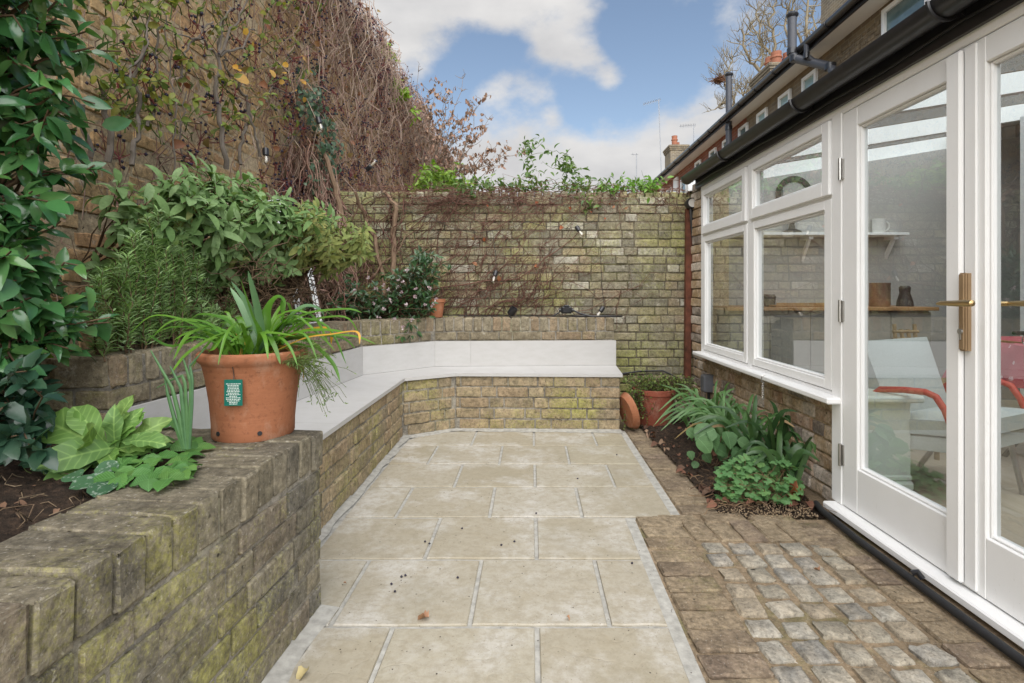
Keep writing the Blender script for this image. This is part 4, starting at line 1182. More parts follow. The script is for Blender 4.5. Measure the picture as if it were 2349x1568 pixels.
m = MB(); m.tube([(1.532, 2.07, .04), (1.545, 2.06, .05), (1.556, 2.05, .03)], .012, 6); m.build('clip', M_BLACK, hs)
# ------------------------------------------------------------------ terrace beyond
def brickwork_far(name, c1_, c2_, mort, sx=4.0):
    t = NT(name)
    mp = t.n.new('ShaderNodeCombineXYZ'); sep = t.n.new('ShaderNodeSeparateXYZ'); t.l.new(t.pos, sep.inputs[0])
    t.l.new(t.math('ADD', sep.outputs['Y'], sep.outputs['X']), mp.inputs[0]); t.l.new(sep.outputs['Z'], mp.inputs[1])
    b = t.n.new('ShaderNodeTexBrick'); t.l.new(mp.outputs[0], b.inputs['Vector'])
    b.inputs['Scale'].default_value = sx; b.inputs['Mortar Size'].default_value = .035; b.inputs['Bias'].default_value = -.1
    b.inputs['Color1'].default_value = (*c1_, 1); b.inputs['Color2'].default_value = (*c2_, 1); b.inputs['Mortar'].default_value = (*mort, 1)
    b.inputs['Brick Width'].default_value = .95; b.inputs['Row Height'].default_value = .33
    c = t.mix(t.ramp(t.noise(3, 5), [(.4, 0), (.7, .5)]), b.outputs['Color'], [v * .5 for v in c1_])
    t.set('Base Color', c).set('Roughness', .9)
    return t.mat
M_FAR_Y = brickwork_far('yellow_terrace_brick', (.24, .185, .12), (.16, .13, .10), (.25, .22, .17))
M_FAR_R = brickwork_far('red_terrace_brick', (.30, .095, .06), (.22, .08, .055), (.26, .21, .17))
M_CHIM = brickwork_far('chimney_brick', (.23, .18, .115), (.13, .11, .085), (.30, .27, .21))
M_SLATE = plain('roof_slate', (.07, .07, .075), .7, var=.3)
M_SOFFIT = plain('white_soffit', (.78, .78, .76), .5, var=.02)
M_POT = plain('chimney_pot_clay', (.30, .12, .07), .75, var=.15)
M_WINGL = plain('far_window_glass', (.10, .15, .15), .06, var=.3, scale=3, spec=.9)
M_TEAL = plain('blind_behind_glass', (.30, .42, .41), .12, var=.05, spec=.8)
M_STONE = plain('pale_stone_coping', (.52, .48, .38), .85, var=.2, bump=.4)
SLO = .038
ML = Matrix.Translation((5.22, 0, 0)) @ Matrix.Rotation(-math.atan(SLO), 4, 'Z')
def hb(mb, name, mat, parent, smooth=False): return put(name, mb.mesh(name, mat, smooth), parent, ML)
ZE = 5.42
BH = brick_set(plain('dark_yellow_brick', (.20, .15, .095), .9, var=.45, scale=14, bump=.6), False, 6, c=.008, jit=.004)
houses = []
for i, (y0, y1, wm, lb) in enumerate(((5.6, 9.3, M_FAR_Y, 'nearest terraced house with weathered yellow brick under the white eaves soffit'),
                                      (9.3, 13.2, M_FAR_Y, 'terraced house with the tall black soil pipe elbow and teal upper windows'),
                                      (13.2, 17.6, M_FAR_R, 'red brick terraced house with small white upper windows past the second soil pipe'),
                                      (17.6, 24.0, M_FAR_R, 'red brick terraced house with white pilasters, behind the ivy end of the back wall'),
                                      (24.0, 33.0, M_FAR_R, 'farthest terraced house of the row, its gutter vanishing behind the back wall'))):
    hs_ = thing('terraced_house', lb, 'house', (5.22 + SLO * y0, y0, 0), 'terraced houses behind the extension')
    houses.append(hs_)
    m = MB(); m.span((0, y0, 0), (6, y1 - .003, ZE - .05)); hb(m, 'wall', wm, hs_)
    m = MB(); m.span((-.36, y0, ZE - .06), (.0, y1 - .004, ZE - .01)); hb(m, 'soffit', M_SOFFIT, hs_)
    m = MB(); m.add([(-.42, y0, ZE), (4.6, y0, ZE + 3.0), (4.6, y1 - .003, ZE + 3.0), (-.42, y1 - .003, ZE)], [(0, 1, 2, 3)]); m.add([(-.42, y0, ZE - .012), (4.6, y0, ZE + 2.9), (4.6, y1 - .003, ZE + 2.9), (-.42, y1 - .003, ZE - .012)], [(0, 3, 2, 1)]); hb(m, 'roof', M_SLATE, hs_)
    m = MB(); m.span((-.40, y0, ZE - .10), (-.365, y1 - .004, ZE + .05)); g = hb(m, 'fascia', M_BLACK, hs_)
    m = MB(); m.tube([(-.455, y0, ZE + .01), (-.455, y1 - .004, ZE + .01)], .062, 12); gg = hb(m, 'gutter', M_BLACK, hs_, True)
    for k in range(int((y1 - y0) / .9)):
        m = MB(); m.tube([(-.455 + .068 * math.cos(a), y0 + .4 + .9 * k, ZE + .01 + .068 * math.sin(a)) for a in [PI * .9 + 1.3 * PI * q / 8 for q in range(9)]], .014, 5); hb(m, 'gutter_bracket', M_BLACK, gg)
def hwin(h, yc, w, z0, z1, gl=None):
    m = MB(); a, b = yc - w / 2, yc + w / 2; t = .07
    for (p, q) in (((a, z0), (a + t, z1)), ((b - t, z0), (b, z1)), ((a + t, z0), (b - t, z0 + t)), ((a + t, z1 - t), (b - t, z1))): m.span((-.05, p[0], p[1]), (.02, q[0], q[1]), .004)
    m.span((-.032, a + t, (z0 + z1) / 2 - .02), (.01, b - t, (z0 + z1) / 2 + .02))
    f = hb(m, 'window', M_WHITE, h)
    g = MB(); g.add([(-.012, a + t, z0 + t), (-.012, b - t, z0 + t), (-.012, b - t, z1 - t), (-.012, a + t, z1 - t)], [(0, 3, 2, 1)]); hb(g, 'pane', gl or M_WINGL, f)
    g = MB(); g.span((-.10, a - .06, z0 - .06), (.0, b + .06, z0 - .002)); hb(g, 'sill', M_WHITE, f)
hwin(houses[0], 7.55, .95, 4.2, 5.28)
for yc, w in ((10.15, .52),): hwin(houses[1], yc, w, 4.2, 5.2, M_TEAL)
for yc in (11.15, 12.25): hwin(houses[1], yc, .52, 4.2, 5.2, M_TEAL)
for yc in (13.35, 14.5, 15.6, 17.0): hwin(houses[2], yc, .55, 4.2, 5.2)
for yc in (18.6, 20.6, 22.6): hwin(houses[3], yc, .7, 3.3, 5.0)
for yc in (26, 29, 32): hwin(houses[4], yc, .7, 3.3, 5.0)
for yc in (19.6, 21.7): 
    m = MB(); m.span((-.06, yc - .25, 2), (-.001, yc + .25, ZE - .21)); hb(m, 'pilaster', M_WHITE, houses[3])
R_ = random.Random(4)
for r in range(17):                                          # bricks one can pick out on the nearest wall
    k = 0; y = 8.12 + (.06 if r % 2 else 0)
    while y < 9.2:
        w = .225 if (k + r) % 2 else .112
        S_ = Matrix.Diagonal((w / .2345, 1, 1, 1))
        put('brick', R_.choice(BH[0]), houses[0], ML @ Matrix.Translation((.045 + R_.uniform(-.004, .004), y + w / 2, 3.93 + .0775 * r)) @ Matrix.Rotation(PI / 2, 4, 'Z') @ S_ @ Matrix.Diagonal((.95, 1, .95, 1)))
        y += w + .004; k += 1
def chimney(h, x, y, w, d, z0, z1, pots, band=True):
    m = MB(); m.span((x - d / 2, y - w / 2, z0), (x + d / 2, y + w / 2, z1)); 
    if band:
        for q in range(3): m.span((x - d / 2 - .04 - .03 * q, y - w / 2 - .04 - .03 * q, z1 - .30 + .09 * q), (x + d / 2 + .04 + .03 * q, y + w / 2 + .04 + .03 * q, z1 - .212 + .09 * q))
    c = hb(m, 'chimney', M_CHIM, h)
    for (px, py, hgt, r) in pots:
        m = MB(); m.lathe([(r * .9, z1 - .03), (r, z1), (r, z1 + hgt * .55), (r * 1.18, z1 + hgt * .6), (r * 1.18, z1 + hgt * .68), (r * .95, z1 + hgt * .72), (r * 1.05, z1 + hgt), (r * .85, z1 + hgt), (r * .8, z1)], (x + px, y + py, 0), 16); hb(m, 'chimney_pot', M_POT, c, True)
chimney(houses[1], 3.30, 14.2, 1.9, 1.0, 7.0, 10.2, [])
chimney(houses[2], 3.15, 18.6, 1.5, 1.1, 7.2, 8.62, [(-.2, -.35, .5, .16), (.25, -.25, .5, .17), (-.2, .1, .5, .17), (.2, .4, .5, .17)])
chimney(houses[4], 2.7, 30.0, 1.25, .9, 7.2, 9.05, [(-.1, -.1, .6, .15), (.15, .35, .35, .14)])
def soil(h, y, pts, r, cap=True):
    m = MB(); m.tube([(p[0], y + p[1], p[2]) for p in pts], r, 14)
    o = hb(m, 'soil_pipe', plain('grey_pvc_pipe', (.055, .058, .068), .45), h, True)
    z = pts[-1][2]; x, yy = pts[-1][0], y + pts[-1][1]
    if cap:
        m = MB(); m.lathe([(r, z - .06), (r * 1.35, z - .03), (r * 1.4, z), (r * .9, z + .035), (0, z + .045)], (x, yy, 0), 16); hb(m, 'pipe_cowl', M_BLACK, o, True)
    for p in pts[1:-1]:
        m = MB(); m.tube([(p[0], y + p[1], p[2] - .05), (p[0], y + p[1], p[2] + .05)], r * 1.18, 14); hb(m, 'pipe_collar', M_BLACK, o, True)
soil(houses[1], 9.66, [(-.15, -.75, 4.55), (-.2, -.55, 4.9), (-.52, .0, 5.28), (-.56, .03, 5.42), (-.56, .03, 6.08)], .076)
soil(houses[1], 9.66, [(-.30, -.32, 5.05), (-.47, -.3, 5.2), (-.47, -.3, ZE)], .045, False)
soil(houses[2], 13.55, [(-.30, 0, 3.8), (-.30, 0, 5.2), (-.30, 0, 6.55)], .075)
# neighbour's extension wall with stone coping
nb = thing('neighbour_parapet', 'white rendered neighbouring parapet with pale stone coping just past the gutter end', 'parapet', (2.15, 5.6, 0))
m = MB(); m.span((2.03, 5.30, 0), (2.35, 5.85, 2.38)); m.build('wall', M_WHITE, nb)
m = MB(); m.span((1.99, 5.28, 2.382), (2.42, 5.90, 2.47), .012); m.build('coping', M_STONE, nb)
# aerials
def aerial(lb, base, top, arm_dir, arm, els, r=.018):
    o = thing('tv_aerial', lb, 'aerial', tuple(base), 'aerials on the roofs')
    m = MB(); m.tube([base, top], r, 6); m.build('mast', M_STEEL2, o)
    m = MB(); a, b = top + Vector(arm_dir) * -.1, top + Vector(arm_dir) * arm; m.tube([a, b], r * .7, 5)
    for k in range(els):
        p = a.lerp(b, (k + .5) / els); m.tube([p + Vector((-.03, -.10, .05)), p + Vector((.03, .10, -.05))], r * .5, 4); m.tube([p + Vector((0, 0, -.09)), p + Vector((0, 0, .09))], r * .4, 4)
    m.build('antenna', M_STEEL2, o)
M_STEEL2 = plain('dull_alloy', (.28, .29, .31), .5, .3)
aerial('tall thin mast aerial with a long arm pointing left above the chimney', yp(1517, 400, 26), yp(1511, 230, 26), (-1, 0, -.28), .75, 11)
aerial('short roof aerial with many elements beside the terrace eaves', yp(1592, 345, 24), yp(1591, 288, 24), (-1, 0, -.08), .62, 10, .016)
aerial('distant bent aerial pole rising over the ivy on the back wall', yp(1460, 440, 30), yp(1460, 355, 30), (-1, 0, .02), .30, 2, .022)

# ------------------------------------------------------------------ bare trees
M_BARK = barkmat('plane_bark', [(.28, .235, .16), (.22, .18, .12), (.33, .29, .20)])
M_BARKD = barkmat('shrub_bark', [(.20, .15, .115), (.28, .22, .17), (.24, .18, .14)])
def pollard(lb, base, limbs, Y, r0, seed, L0, L1):
    """knuckled bare tree: limbs as drawn, side shoots and fine upright twigs on them."""
    R = np.random.RandomState(seed); o = thing('plane_tree', lb, 'tree', tuple(base)); k = Y / F
    paths, rad, tw, twr = [], [], [], []
    for pts, f in limbs:
        dy = R.uniform(-1.5, 1.5); P = [np.array(yp(x, y, Y + dy * q / len(pts))) for q, (x, y) in enumerate(pts)]
        path = np.concatenate([wander(P[q], P[q + 1], 5, .35)[(1 if q else 0):] for q in range(len(P) - 1)]); n = len(path)
        paths.append(path); rad.append(np.linspace(r0 * f, r0 * f * .45, n))
        for q in range(1, n):
            for _ in range(2):
                dv = np.array([R.uniform(-1, 1), R.uniform(-1, 1), R.uniform(-.15, 1.0)]); dv /= np.linalg.norm(dv); Ls = R.uniform(14, 40) * k
                s_ = wander(path[q], path[q] + dv * Ls, 5, .16); paths.append(s_); rad.append(np.linspace(r0 * .26, r0 * .16, 5))
                for w in range(R.randint(3, 7)):
                    st_ = s_[R.randint(1, 5)]; dt = dv * .6 + np.array([R.uniform(-.7, .7), R.uniform(-.7, .7), R.uniform(.1, 1.1)]); dt /= np.linalg.norm(dt)
                    tw.append(wander(st_, st_ + dt * R.uniform(L0, L1) * k, 4, .08)); twr.append(np.array([.020, .016, .012, .008]))
    b = np.array(base); t0 = np.array(yp(*limbs[0][0][0], Y)); m = MB(); m.tube([b, (b + t0) / 2, t0], [r0 * 1.5, r0 * 1.3, r0 * 1.1], 8); m.build('trunk', M_BARK, o, True)
    V, Fc, rr = tubes_np(paths, rad, 5); put('branches', np_mesh('branches', V, Fc, M_BARK, rr, True), o)
    V, Fc, rr = tubes_np(tw, twr, 3); put('twigs', np_mesh('twigs', V, Fc, M_BARK, rr, True), o)['kind'] = 'stuff'
pollard('large bare pollarded plane tree behind the brick chimney and black soil pipe', yp(1795, 520, 38),
        [([(1795, 330), (1770, 230), (1740, 160), (1712, 120), (1702, 70)], 1), ([(1770, 230), (1730, 208), (1702, 214)], .6), ([(1797, 320), (1790, 210), (1772, 130), (1765, 60), (1782, 5)], 1), ([(1790, 210), (1812, 130), (1800, 60), (1812, -20)], .8),
         ([(1800, 320), (1832, 205), (1842, 125), (1850, 50), (1862, -20)], 1), ([(1832, 205), (1862, 150), (1874, 85), (1868, 20)], .7), ([(1772, 130), (1742, 80), (1736, 25)], .7), ([(1842, 125), (1822, 60), (1832, -15)], .7), ([(1740, 160), (1748, 110), (1722, 60)], .5)], 38, .15, 5, 14, 48)
pollard('smaller bare tree with a dark nest, left of the thin soil pipe', yp(1690, 520, 36),
        [([(1692, 330), (1682, 245), (1662, 195), (1650, 175)], 1), ([(1682, 245), (1658, 238), (1640, 252)], .7), ([(1690, 290), (1708, 235), (1714, 195)], .8), ([(1662, 195), (1672, 160), (1668, 130)], .5)], 36, .11, 6, 12, 36)
nest = thing('bird_nest', 'dark twig nest in the top of the smaller bare tree', 'nest', tuple(yp(1648, 183, 36)))
ps, rs_ = [], []
c = np.array(yp(1648, 185, 36))
for k in range(90):
    a = RS.randn(3) * np.array([.22, .22, .13]); ps.append(np.array([c + a, c + a * .4 + RS.randn(3) * .1, c + RS.randn(3) * np.array([.3, .3, .14])])); rs_.append(.018)
V, Fc, rr = tubes_np(ps, rs_, 3); put('sticks', np_mesh('sticks', V, Fc, barkmat('nest_stick', [(.16, .075, .04), (.22, .11, .06)]), rr), nest)
# seed-hung shrub behind the tall wall
M_SEED = leafmat('dry_seed', [(.24, .13, .09), (.32, .20, .14), (.40, .28, .20)], rough=.8, trans=.15)
sb = thing('seed_hung_tree', 'bare shrubby tree hung with brown seed clusters behind the back wall', 'tree', tuple(yp(985, 470, 8.6)))
paths, rad, SP = [], [], []
Rr = random.Random(21)
base = np.array(yp(985, 470, 8.6))
for (ex, ey) in [(905, 150), (930, 190), (960, 165), (1000, 190), (1020, 230), (1062, 180), (1085, 235), (1105, 230), (1120, 275), (1095, 320), (1130, 345), (1165, 345), (1195, 355), (1060, 300), (1010, 290), (975, 250), (1035, 210), (940, 240), (1100, 390), (1040, 350), (1150, 380), (985, 210), (1075, 260)]:
    e = np.array(yp(ex, ey, 8.6 + Rr.uniform(-.5, .6)))
    P = wander(base + np.array([Rr.uniform(-.2, .2), 0, 0]), e, 9, .16, sag=-.06)
    paths.append(P); rad.append(np.linspace(.011, .0028, 9))
    for k in range(3, 9):
        for q in range(3):
            d = np.array([Rr.uniform(-1, 1), Rr.uniform(-.8, .8), Rr.uniform(.1, 1.2)]); L_ = Rr.uniform(.15, .42) * (1.1 - k / 12)
            e2 = P[k] + d / np.linalg.norm(d) * L_; paths.append(wander(P[k], e2, 5, .04)); rad.append(np.linspace(.006, .002, 5))
            if ey > 180 or k < 6:
                for t in range(Rr.choice((1, 2, 3, 5))): SP.append(paths[-1][Rr.randint(1, 4)] + RS.randn(3) * .012)
V, Fc, rr = tubes_np(paths, rad, 4); put('branches', np_mesh('branches', V, Fc, M_BARKD, rr, True), sb)
SP = np.array(SP); n = len(SP)
leaves(sb, [leaf_tpl(.55, 3, .3, .5, 'ovate', seed=1), leaf_tpl(.7, 3, .4, .8, 'ovate', seed=2)], M_SEED, SP, np.stack([RS.randn(n) * .4, RS.randn(n) * .4, -np.ones(n)], 1), RS.randn(n, 3), RS.uniform(.045, .085, n), parts=0, mass='seed_clusters')
# ------------------------------------------------------------------ plants
def nrm(a): return a / (np.linalg.norm(a, axis=-1, keepdims=True) + 1e-9)
def stems(root, name, paths, radii, mat, n=4, stuff=True):
    V, Fc, rr = tubes_np(paths, radii, n)
    o = put(name, np_mesh(name, V, Fc, mat, rr, True), root)
    if stuff: o['kind'] = 'stuff'
    return o
M_STEM_BR = barkmat('brown_stem', [(.13, .085, .05), (.19, .13, .08)])
M_STEM_GY = barkmat('grey_stem', [(.15, .125, .10), (.21, .18, .15)])
M_STEM_GR = barkmat('green_stem', [(.10, .15, .04), (.14, .17, .06)])
M_CREEP = barkmat('creeper_stem', [(.36, .23, .18), (.46, .34, .26), (.54, .43, .33), (.36, .22, .19), (.58, .48, .38)])

M_CREEPM = barkmat('brown_twig', [(.20, .10, .075), (.30, .19, .14), (.42, .31, .235), (.24, .12, .10)])
M_CREEPD = barkmat('red_brown_twig', [(.13, .06, .045), (.18, .09, .065), (.21, .125, .09), (.15, .065, .055)])
# camellia: glossy leaves, near left
cam_ = thing('camellia', 'large glossy dark green shrub with broad pointed leaves at the near end of the planters', 'shrub', (-1.5, 1.5, .56))
M_CAM = leafmat('camellia_leaf', [(.04, .125, .038), (.06, .18, .055), (.05, .15, .05), (.11, .24, .06), (.055, .14, .06)], rough=.2, trans=.16, spec=.6, nscale=14)
ctp = [leaf_tpl(.46, 5, .16, .5, 'ovate', .02, 1), leaf_tpl(.42, 5, .22, .8, 'ovate', .03, 2), leaf_tpl(.50, 5, .12, .35, 'ovate', .02, 3), leaf_tpl(.38, 5, .25, 1.0, 'lance', .03, 4)]
P, D, N, S, paths, rad = [], [], [], [], [], []
for (c, r, cnt) in (((-1.55, 1.55, 2.02), (.35, .34, .50), 78), ((-1.58, 1.62, 1.50), (.29, .30, .34), 60), ((-1.54, 1.60, 1.70), (.24, .26, .16), 26), ((-1.56, 1.62, 1.27), (.26, .26, .16), 26), ((-1.59, 1.66, 1.06), (.34, .26, .26), 42), ((-1.40, 1.66, 1.16), (.10, .12, .10), 5), ((-1.66, 1.60, .80), (.22, .22, .16), 16), ((-1.52, 1.75, 1.88), (.24, .24, .5), 20)):
    for k in range(cnt):
        d = RS.randn(3); d /= np.linalg.norm(d)
        e = np.array(c) + d * np.array(r) * RS.uniform(.45, 1.0)
        core = np.array([-1.72, 1.72, c[2] - .15])
        pth = wander(core, e, 7, .05, sag=-.02); paths.append(pth); rad.append(np.linspace(.008, .0025, 7))
        out = nrm(e - core)
        for q in range(8):
            t = RS.uniform(.45, 1.0); i = min(5, int(t * 6)); pp = pth[i] + (pth[i + 1] - pth[i]) * (t * 6 - i)
            dd = nrm(out * .6 + RS.randn(3) * .62 + np.array([0, 0, -.42]))
            P.append(pp); D.append(dd); N.append(nrm(np.array([.25, -.55, .75]) + RS.randn(3) * .38)); S.append(RS.uniform(.065, .105))
leaves(cam_, ctp, M_CAM, P, D, N, S, 300)
stems(cam_, 'stem', paths, rad, M_STEM_BR)
# leggy front shoots at planter level
M_EUO = leafmat('dark_evergreen_leaf', [(.020, .055, .032), (.03, .075, .04), (.04, .09, .055)], rough=.3, trans=.15, spec=.5, nscale=18)
eu = thing('dark_evergreen_shrub', 'low dark blue-green shrub with toothed leaves beside the pale green rosette', 'shrub', (-1.45, 1.6, .56))
P, D, N, S, paths, rad = [], [], [], [], [], []
for k in range(46):
    e = np.array(gp(RS.uniform(-40, 165), RS.uniform(830, 1050), .58)) * 0
    e = np.array(yp(RS.uniform(-80, 105), RS.uniform(850, 1040), RS.uniform(1.35, 1.75)))
    e[2] = max(e[2], .58)
    b0 = np.array([-1.62 + RS.uniform(-.1, .1), 1.75, .56])
    pth = wander(b0, e, 6, .04, sag=-.05); paths.append(pth); rad.append(np.linspace(.004, .002, 6))
    for q in range(7):
        i = RS.randint(3, 6); dd = nrm(nrm(e - b0) * .5 + RS.randn(3) * .6 + np.array([0, -.1, -.1]))
        P.append(pth[i]); D.append(dd); N.append(nrm(np.array([.1, -.45, .85]) + RS.randn(3) * .3)); S.append(RS.uniform(.05, .085))
leaves(eu, [leaf_tpl(.55, 6, .12, .4, 'ovate', .03, 5, 1), leaf_tpl(.5, 6, .18, .6, 'ovate', .03, 6, 1)], M_EUO, P, D, N, S, 300)
stems(eu, 'stem', paths, rad, M_STEM_BR)

# sage
sage = thing('sage_bush', 'large grey-green sage bush spilling over the raised planter', 'shrub', (-1.6, 2.9, .85))
M_SAGE = leafmat('sage_leaf', [(.11, .20, .065), (.17, .275, .10), (.26, .37, .18), (.14, .24, .075)], rough=.8, trans=.25, spec=.15, nscale=60)
M_SAGEY = leafmat('pale_sage_leaf', [(.22, .27, .09), (.28, .30, .10), (.19, .26, .10), (.33, .31, .11)], rough=.8, trans=.3, spec=.15, nscale=60)
stp = [leaf_tpl(.32, 6, .18, 1.0, 'sage', .01, 11), leaf_tpl(.28, 6, .24, 1.5, 'sage', .01, 12), leaf_tpl(.35, 6, .12, .7, 'sage', .01, 13)]
GP, GY, paths, rad = [[], [], [], []], [[], [], [], []], [], []
def sage_center(t):                  # ridge of the mound from near left to far right
    return np.array([-1.80 + .50 * t, 2.36 + 1.56 * t, 1.33 + .05 * math.sin(t * 4.2) + .14 * t])
lump = RS.rand(40) * .9 + .5
for k in range(330):
    t = RS.uniform(0, 1) ** .85; a = RS.uniform(-2.0, 1.7)
    r = .27 * lump[int(t * 19) + (20 if a > 0 else 0)] * RS.uniform(.7, 1.15)
    hgt = (.22 + .05 * math.sin(5 * t)) * RS.uniform(.6, 1.3)
    side = np.array([.9, -.45, 0])
    e = sage_center(t) + side * r * math.cos(a * .8) + np.array([0, 0, hgt * math.sin(a * .75 + .35)]) + RS.randn(3) * .03
    c = sage_center(t) - side * .18 + np.array([0, 0, -.1])
    out = nrm(nrm(e - c) + np.array([.1, -.15, .25 if a > -.3 else -.25]) + RS.randn(3) * .35)
    yellow = (t > .62 and e[2] < 1.52 + .3 * RS.rand()) or RS.rand() < .02
    tgt = GY if yellow else GP
    b0 = np.array([-1.62 + .15 * t, 2.75 + .5 * t, .9])
    paths.append(np.concatenate([wander(b0, c, 5, .06), wander(c, e, 5, .03)[1:]])); rad.append(np.linspace(.007, .002, 9))
    L = RS.uniform(.075, .135) * (.7 if yellow else 1)
    for q in range(11):
        ang = q * 2.4 + RS.rand(); s1 = nrm(np.cross(out, [.2, .3, .9])); s2 = np.cross(out, s1)
        rd = s1 * math.cos(ang) + s2 * math.sin(ang)
        up = 1.0 - q / 11 * 1.25
        dd = nrm(rd * (.9 - .3 * up) + out * up + np.array([0, 0, -.12 if a > 0 else -.5]))
        tgt[0].append(e - out * q * .008 + rd * .004); tgt[1].append(dd); tgt[2].append(nrm(out * .9 - rd * .35 + np.array([0, 0, .45]))); tgt[3].append(L * RS.uniform(.65, 1.15) * (.6 if q < 2 else 1))
leaves(sage, stp, M_SAGE, *GP, 230)
leaves(sage, stp, M_SAGEY, *GY, 70)
stems(sage, 'stem', paths, rad, M_STEM_BR)
ps, rs_ = [], []
for k in range(240):                 # tangle of dead wood under it
    a = np.array([-1.55 + RS.uniform(-.12, .25), RS.uniform(2.7, 3.9), RS.uniform(.95, 1.32)])
    ps.append(wander(a, a + RS.randn(3) * np.array([.12, .22, .10]), 7, .07)); rs_.append(np.linspace(.004, .0015, 7))
stems(sage, 'dead_twigs', ps, rs_, M_STEM_BR, 3)

# rosemary: each upright sprig a part
ros = thing('rosemary_bush', 'upright needle-leaved rosemary bush growing behind the coping of the raised planter', 'shrub', (-1.56, 2.3, .86))
M_ROS = leafmat('rosemary_needle', [(.20, .35, .10), (.28, .44, .16), (.40, .53, .30), (.24, .39, .11)], rough=.6, trans=.2, spec=.25)
ntp = [leaf_tpl(.19, 2, .2, .4, 'lance', 0, 21)]
for k in range(64):
    x = RS.uniform(222, 540); hp = 1 - abs((x - 375) / 185) ** 1.6
    top = 800 - (110 + 200 * max(0, hp) * RS.uniform(.4, 1.08)) if x < 450 else 800 - RS.uniform(70, 160)
    Y = 1930 / (CX - x) + RS.uniform(-.10, .10)
    b0 = np.array([(x - CX) / F * Y, Y, .86]); e = np.array(yp(x + RS.uniform(-15, 15), top, Y + RS.uniform(-.08, .02)))
    pth = wander(b0, e, 9, .04)
    V0, F0, r0 = tubes_np([pth], [np.linspace(.004, .0015, 9)], 4)
    n = int(60 + 220 * np.linalg.norm(e - b0))
    t = np.sort(RS.uniform(.1, 1.0, n)) ; idx = np.minimum((t * 8).astype(int), 7); PP = pth[idx] + (pth[idx + 1] - pth[idx]) * (t * 8 - idx)[:, None]
    ax = nrm(pth[idx + 1] - pth[idx]); ang = np.arange(n) * 2.4
    s1 = nrm(np.cross(ax, np.array([[.3, .9, .1]]))); s2 = np.cross(ax, s1)
    rd = s1 * np.cos(ang)[:, None] + s2 * np.sin(ang)[:, None]
    DD = nrm(rd + ax * .75)
    V, Fc, r = scatter(ntp, PP, DD, ax, RS.uniform(.032, .055, n))
    st_ = put('sprig', np_mesh('sprig', V, Fc, M_ROS, r), ros)
    put('stem', np_mesh('stem', V0, F0, M_STEM_BR, r0, True), st_)

# climbing rose: grey stems up the tall wall, sparse leaves
rose = thing('climbing_rose', 'climbing rose with grey bare stems and sparse yellow-green leaves trained up the tall wall', 'climber', (-1.9, 2.5, .86))
def onw(x, y, X=-1.90): return np.array(xp(x, y, X))
routes = [([(208, 400), (205, 330), (190, 240)], .014), ([(246, 372), (243, 270), (238, 190)], .016), ([(302, 380), (318, 318), (321, 230), (316, 160), (330, 60)], .013), ([(338, 290), (350, 250), (360, 150), (372, 60)], .009),
          ([(519, 388), (503, 280), (494, 200), (500, 132)], .017), ([(500, 132), (505, 60), (525, 15)], .009), ([(500, 128), (540, 60), (575, -10)], .009), ([(505, 130), (560, 105), (585, 70)], .009), ([(498, 134), (470, 92), (400, 80)], .007), ([(503, 125), (512, 60), (490, 10)], .008),
          ([(553, 378), (556, 310), (575, 280), (566, 220), (548, 200), (520, 160), (515, 130)], .012), ([(596, 360), (585, 310), (565, 230)], .010), ([(415, 180), (425, 130), (440, 95), (490, 50)], .007), ([(610, 235), (625, 200), (660, 215), (720, 205)], .006), ([(280, 200), (330, 120), (345, 20)], .006), ([(400, 395), (405, 250), (395, 120), (370, 20)], .005), ([(430, 395), (415, 300), (428, 210)], .005)]
paths, rad, P, D, N, S = [], [], [], [], [], []
for pts, r in routes:
    X0 = -1.80 + RS.uniform(-.03, .05)
    pp = [onw(x, y, X0) for x, y in pts]
    path = np.concatenate([wander(pp[i], pp[i + 1], 7, .025)[(1 if i else 0):] for i in range(len(pp) - 1)])
    m = MB(); m.tube([Vector(p) for p in path], list(np.linspace(r * .95, r * .6, len(path))), 7); m.build('stem', M_STEM_GY, rose, True)
tw_, tr2 = [], []
for k in range(150):
    x, y = RS.uniform(215, 740), RS.uniform(-15, 330)
    if x > 560 and RS.rand() < .45: continue
    a = onw(x, y, -1.84); b = onw(x + RS.uniform(-70, 70), y - RS.uniform(10, 90), -1.80 + RS.uniform(-.05, .12)); w = wander(a, b, 6, .04); tw_.append(w); tr2.append(np.linspace(.004, .0015, 6))
    for q in range(RS.randint(2, 6)):
        i = RS.randint(2, 6); P.append(w[i]); D.append(nrm(RS.randn(3) + np.array([.3, -.2, -.2]))); N.append(nrm(np.array([.5, -.4, .5]) + RS.randn(3) * .4)); S.append(RS.uniform(.035, .062))
M_ROSE = leafmat('rose_leaf', [(.14, .20, .035), (.20, .26, .045), (.12, .18, .04), (.30, .28, .045), (.17, .23, .06)], rough=.5, trans=.35)
leaves(rose, [leaf_tpl(.6, 5, .15, .4, 'ovate', .03, 31, 1), leaf_tpl(.55, 5, .2, .6, 'ovate', .03, 32, 1)], M_ROSE, P, D, N, S, 270)
stems(rose, 'thin_stems', tw_, tr2, M_STEM_GR)
M_AUT = leafmat('autumn_leaf', [(.50, .26, .03), (.60, .36, .06), (.48, .30, .12)], rough=.5, trans=.35)
aut = [(536, 177), (545, 160), (552, 165), (620, 160), (661, 155), (655, 170), (702, 195), (715, 165), (640, 190), (690, 130), (580, 95), (560, 80), (675, 210), (700, 235)]
leaves(rose, [leaf_tpl(.75, 5, .1, .3, 'round', .02, 33)], M_AUT, [onw(x, y, -1.72) for x, y in aut], RS.randn(14, 3), nrm(np.array([[.6, -.7, .2]]) + RS.randn(14, 3) * .3), [.10] + list(RS.uniform(.04, .065, 13)), 20, 'yellow_leaf')

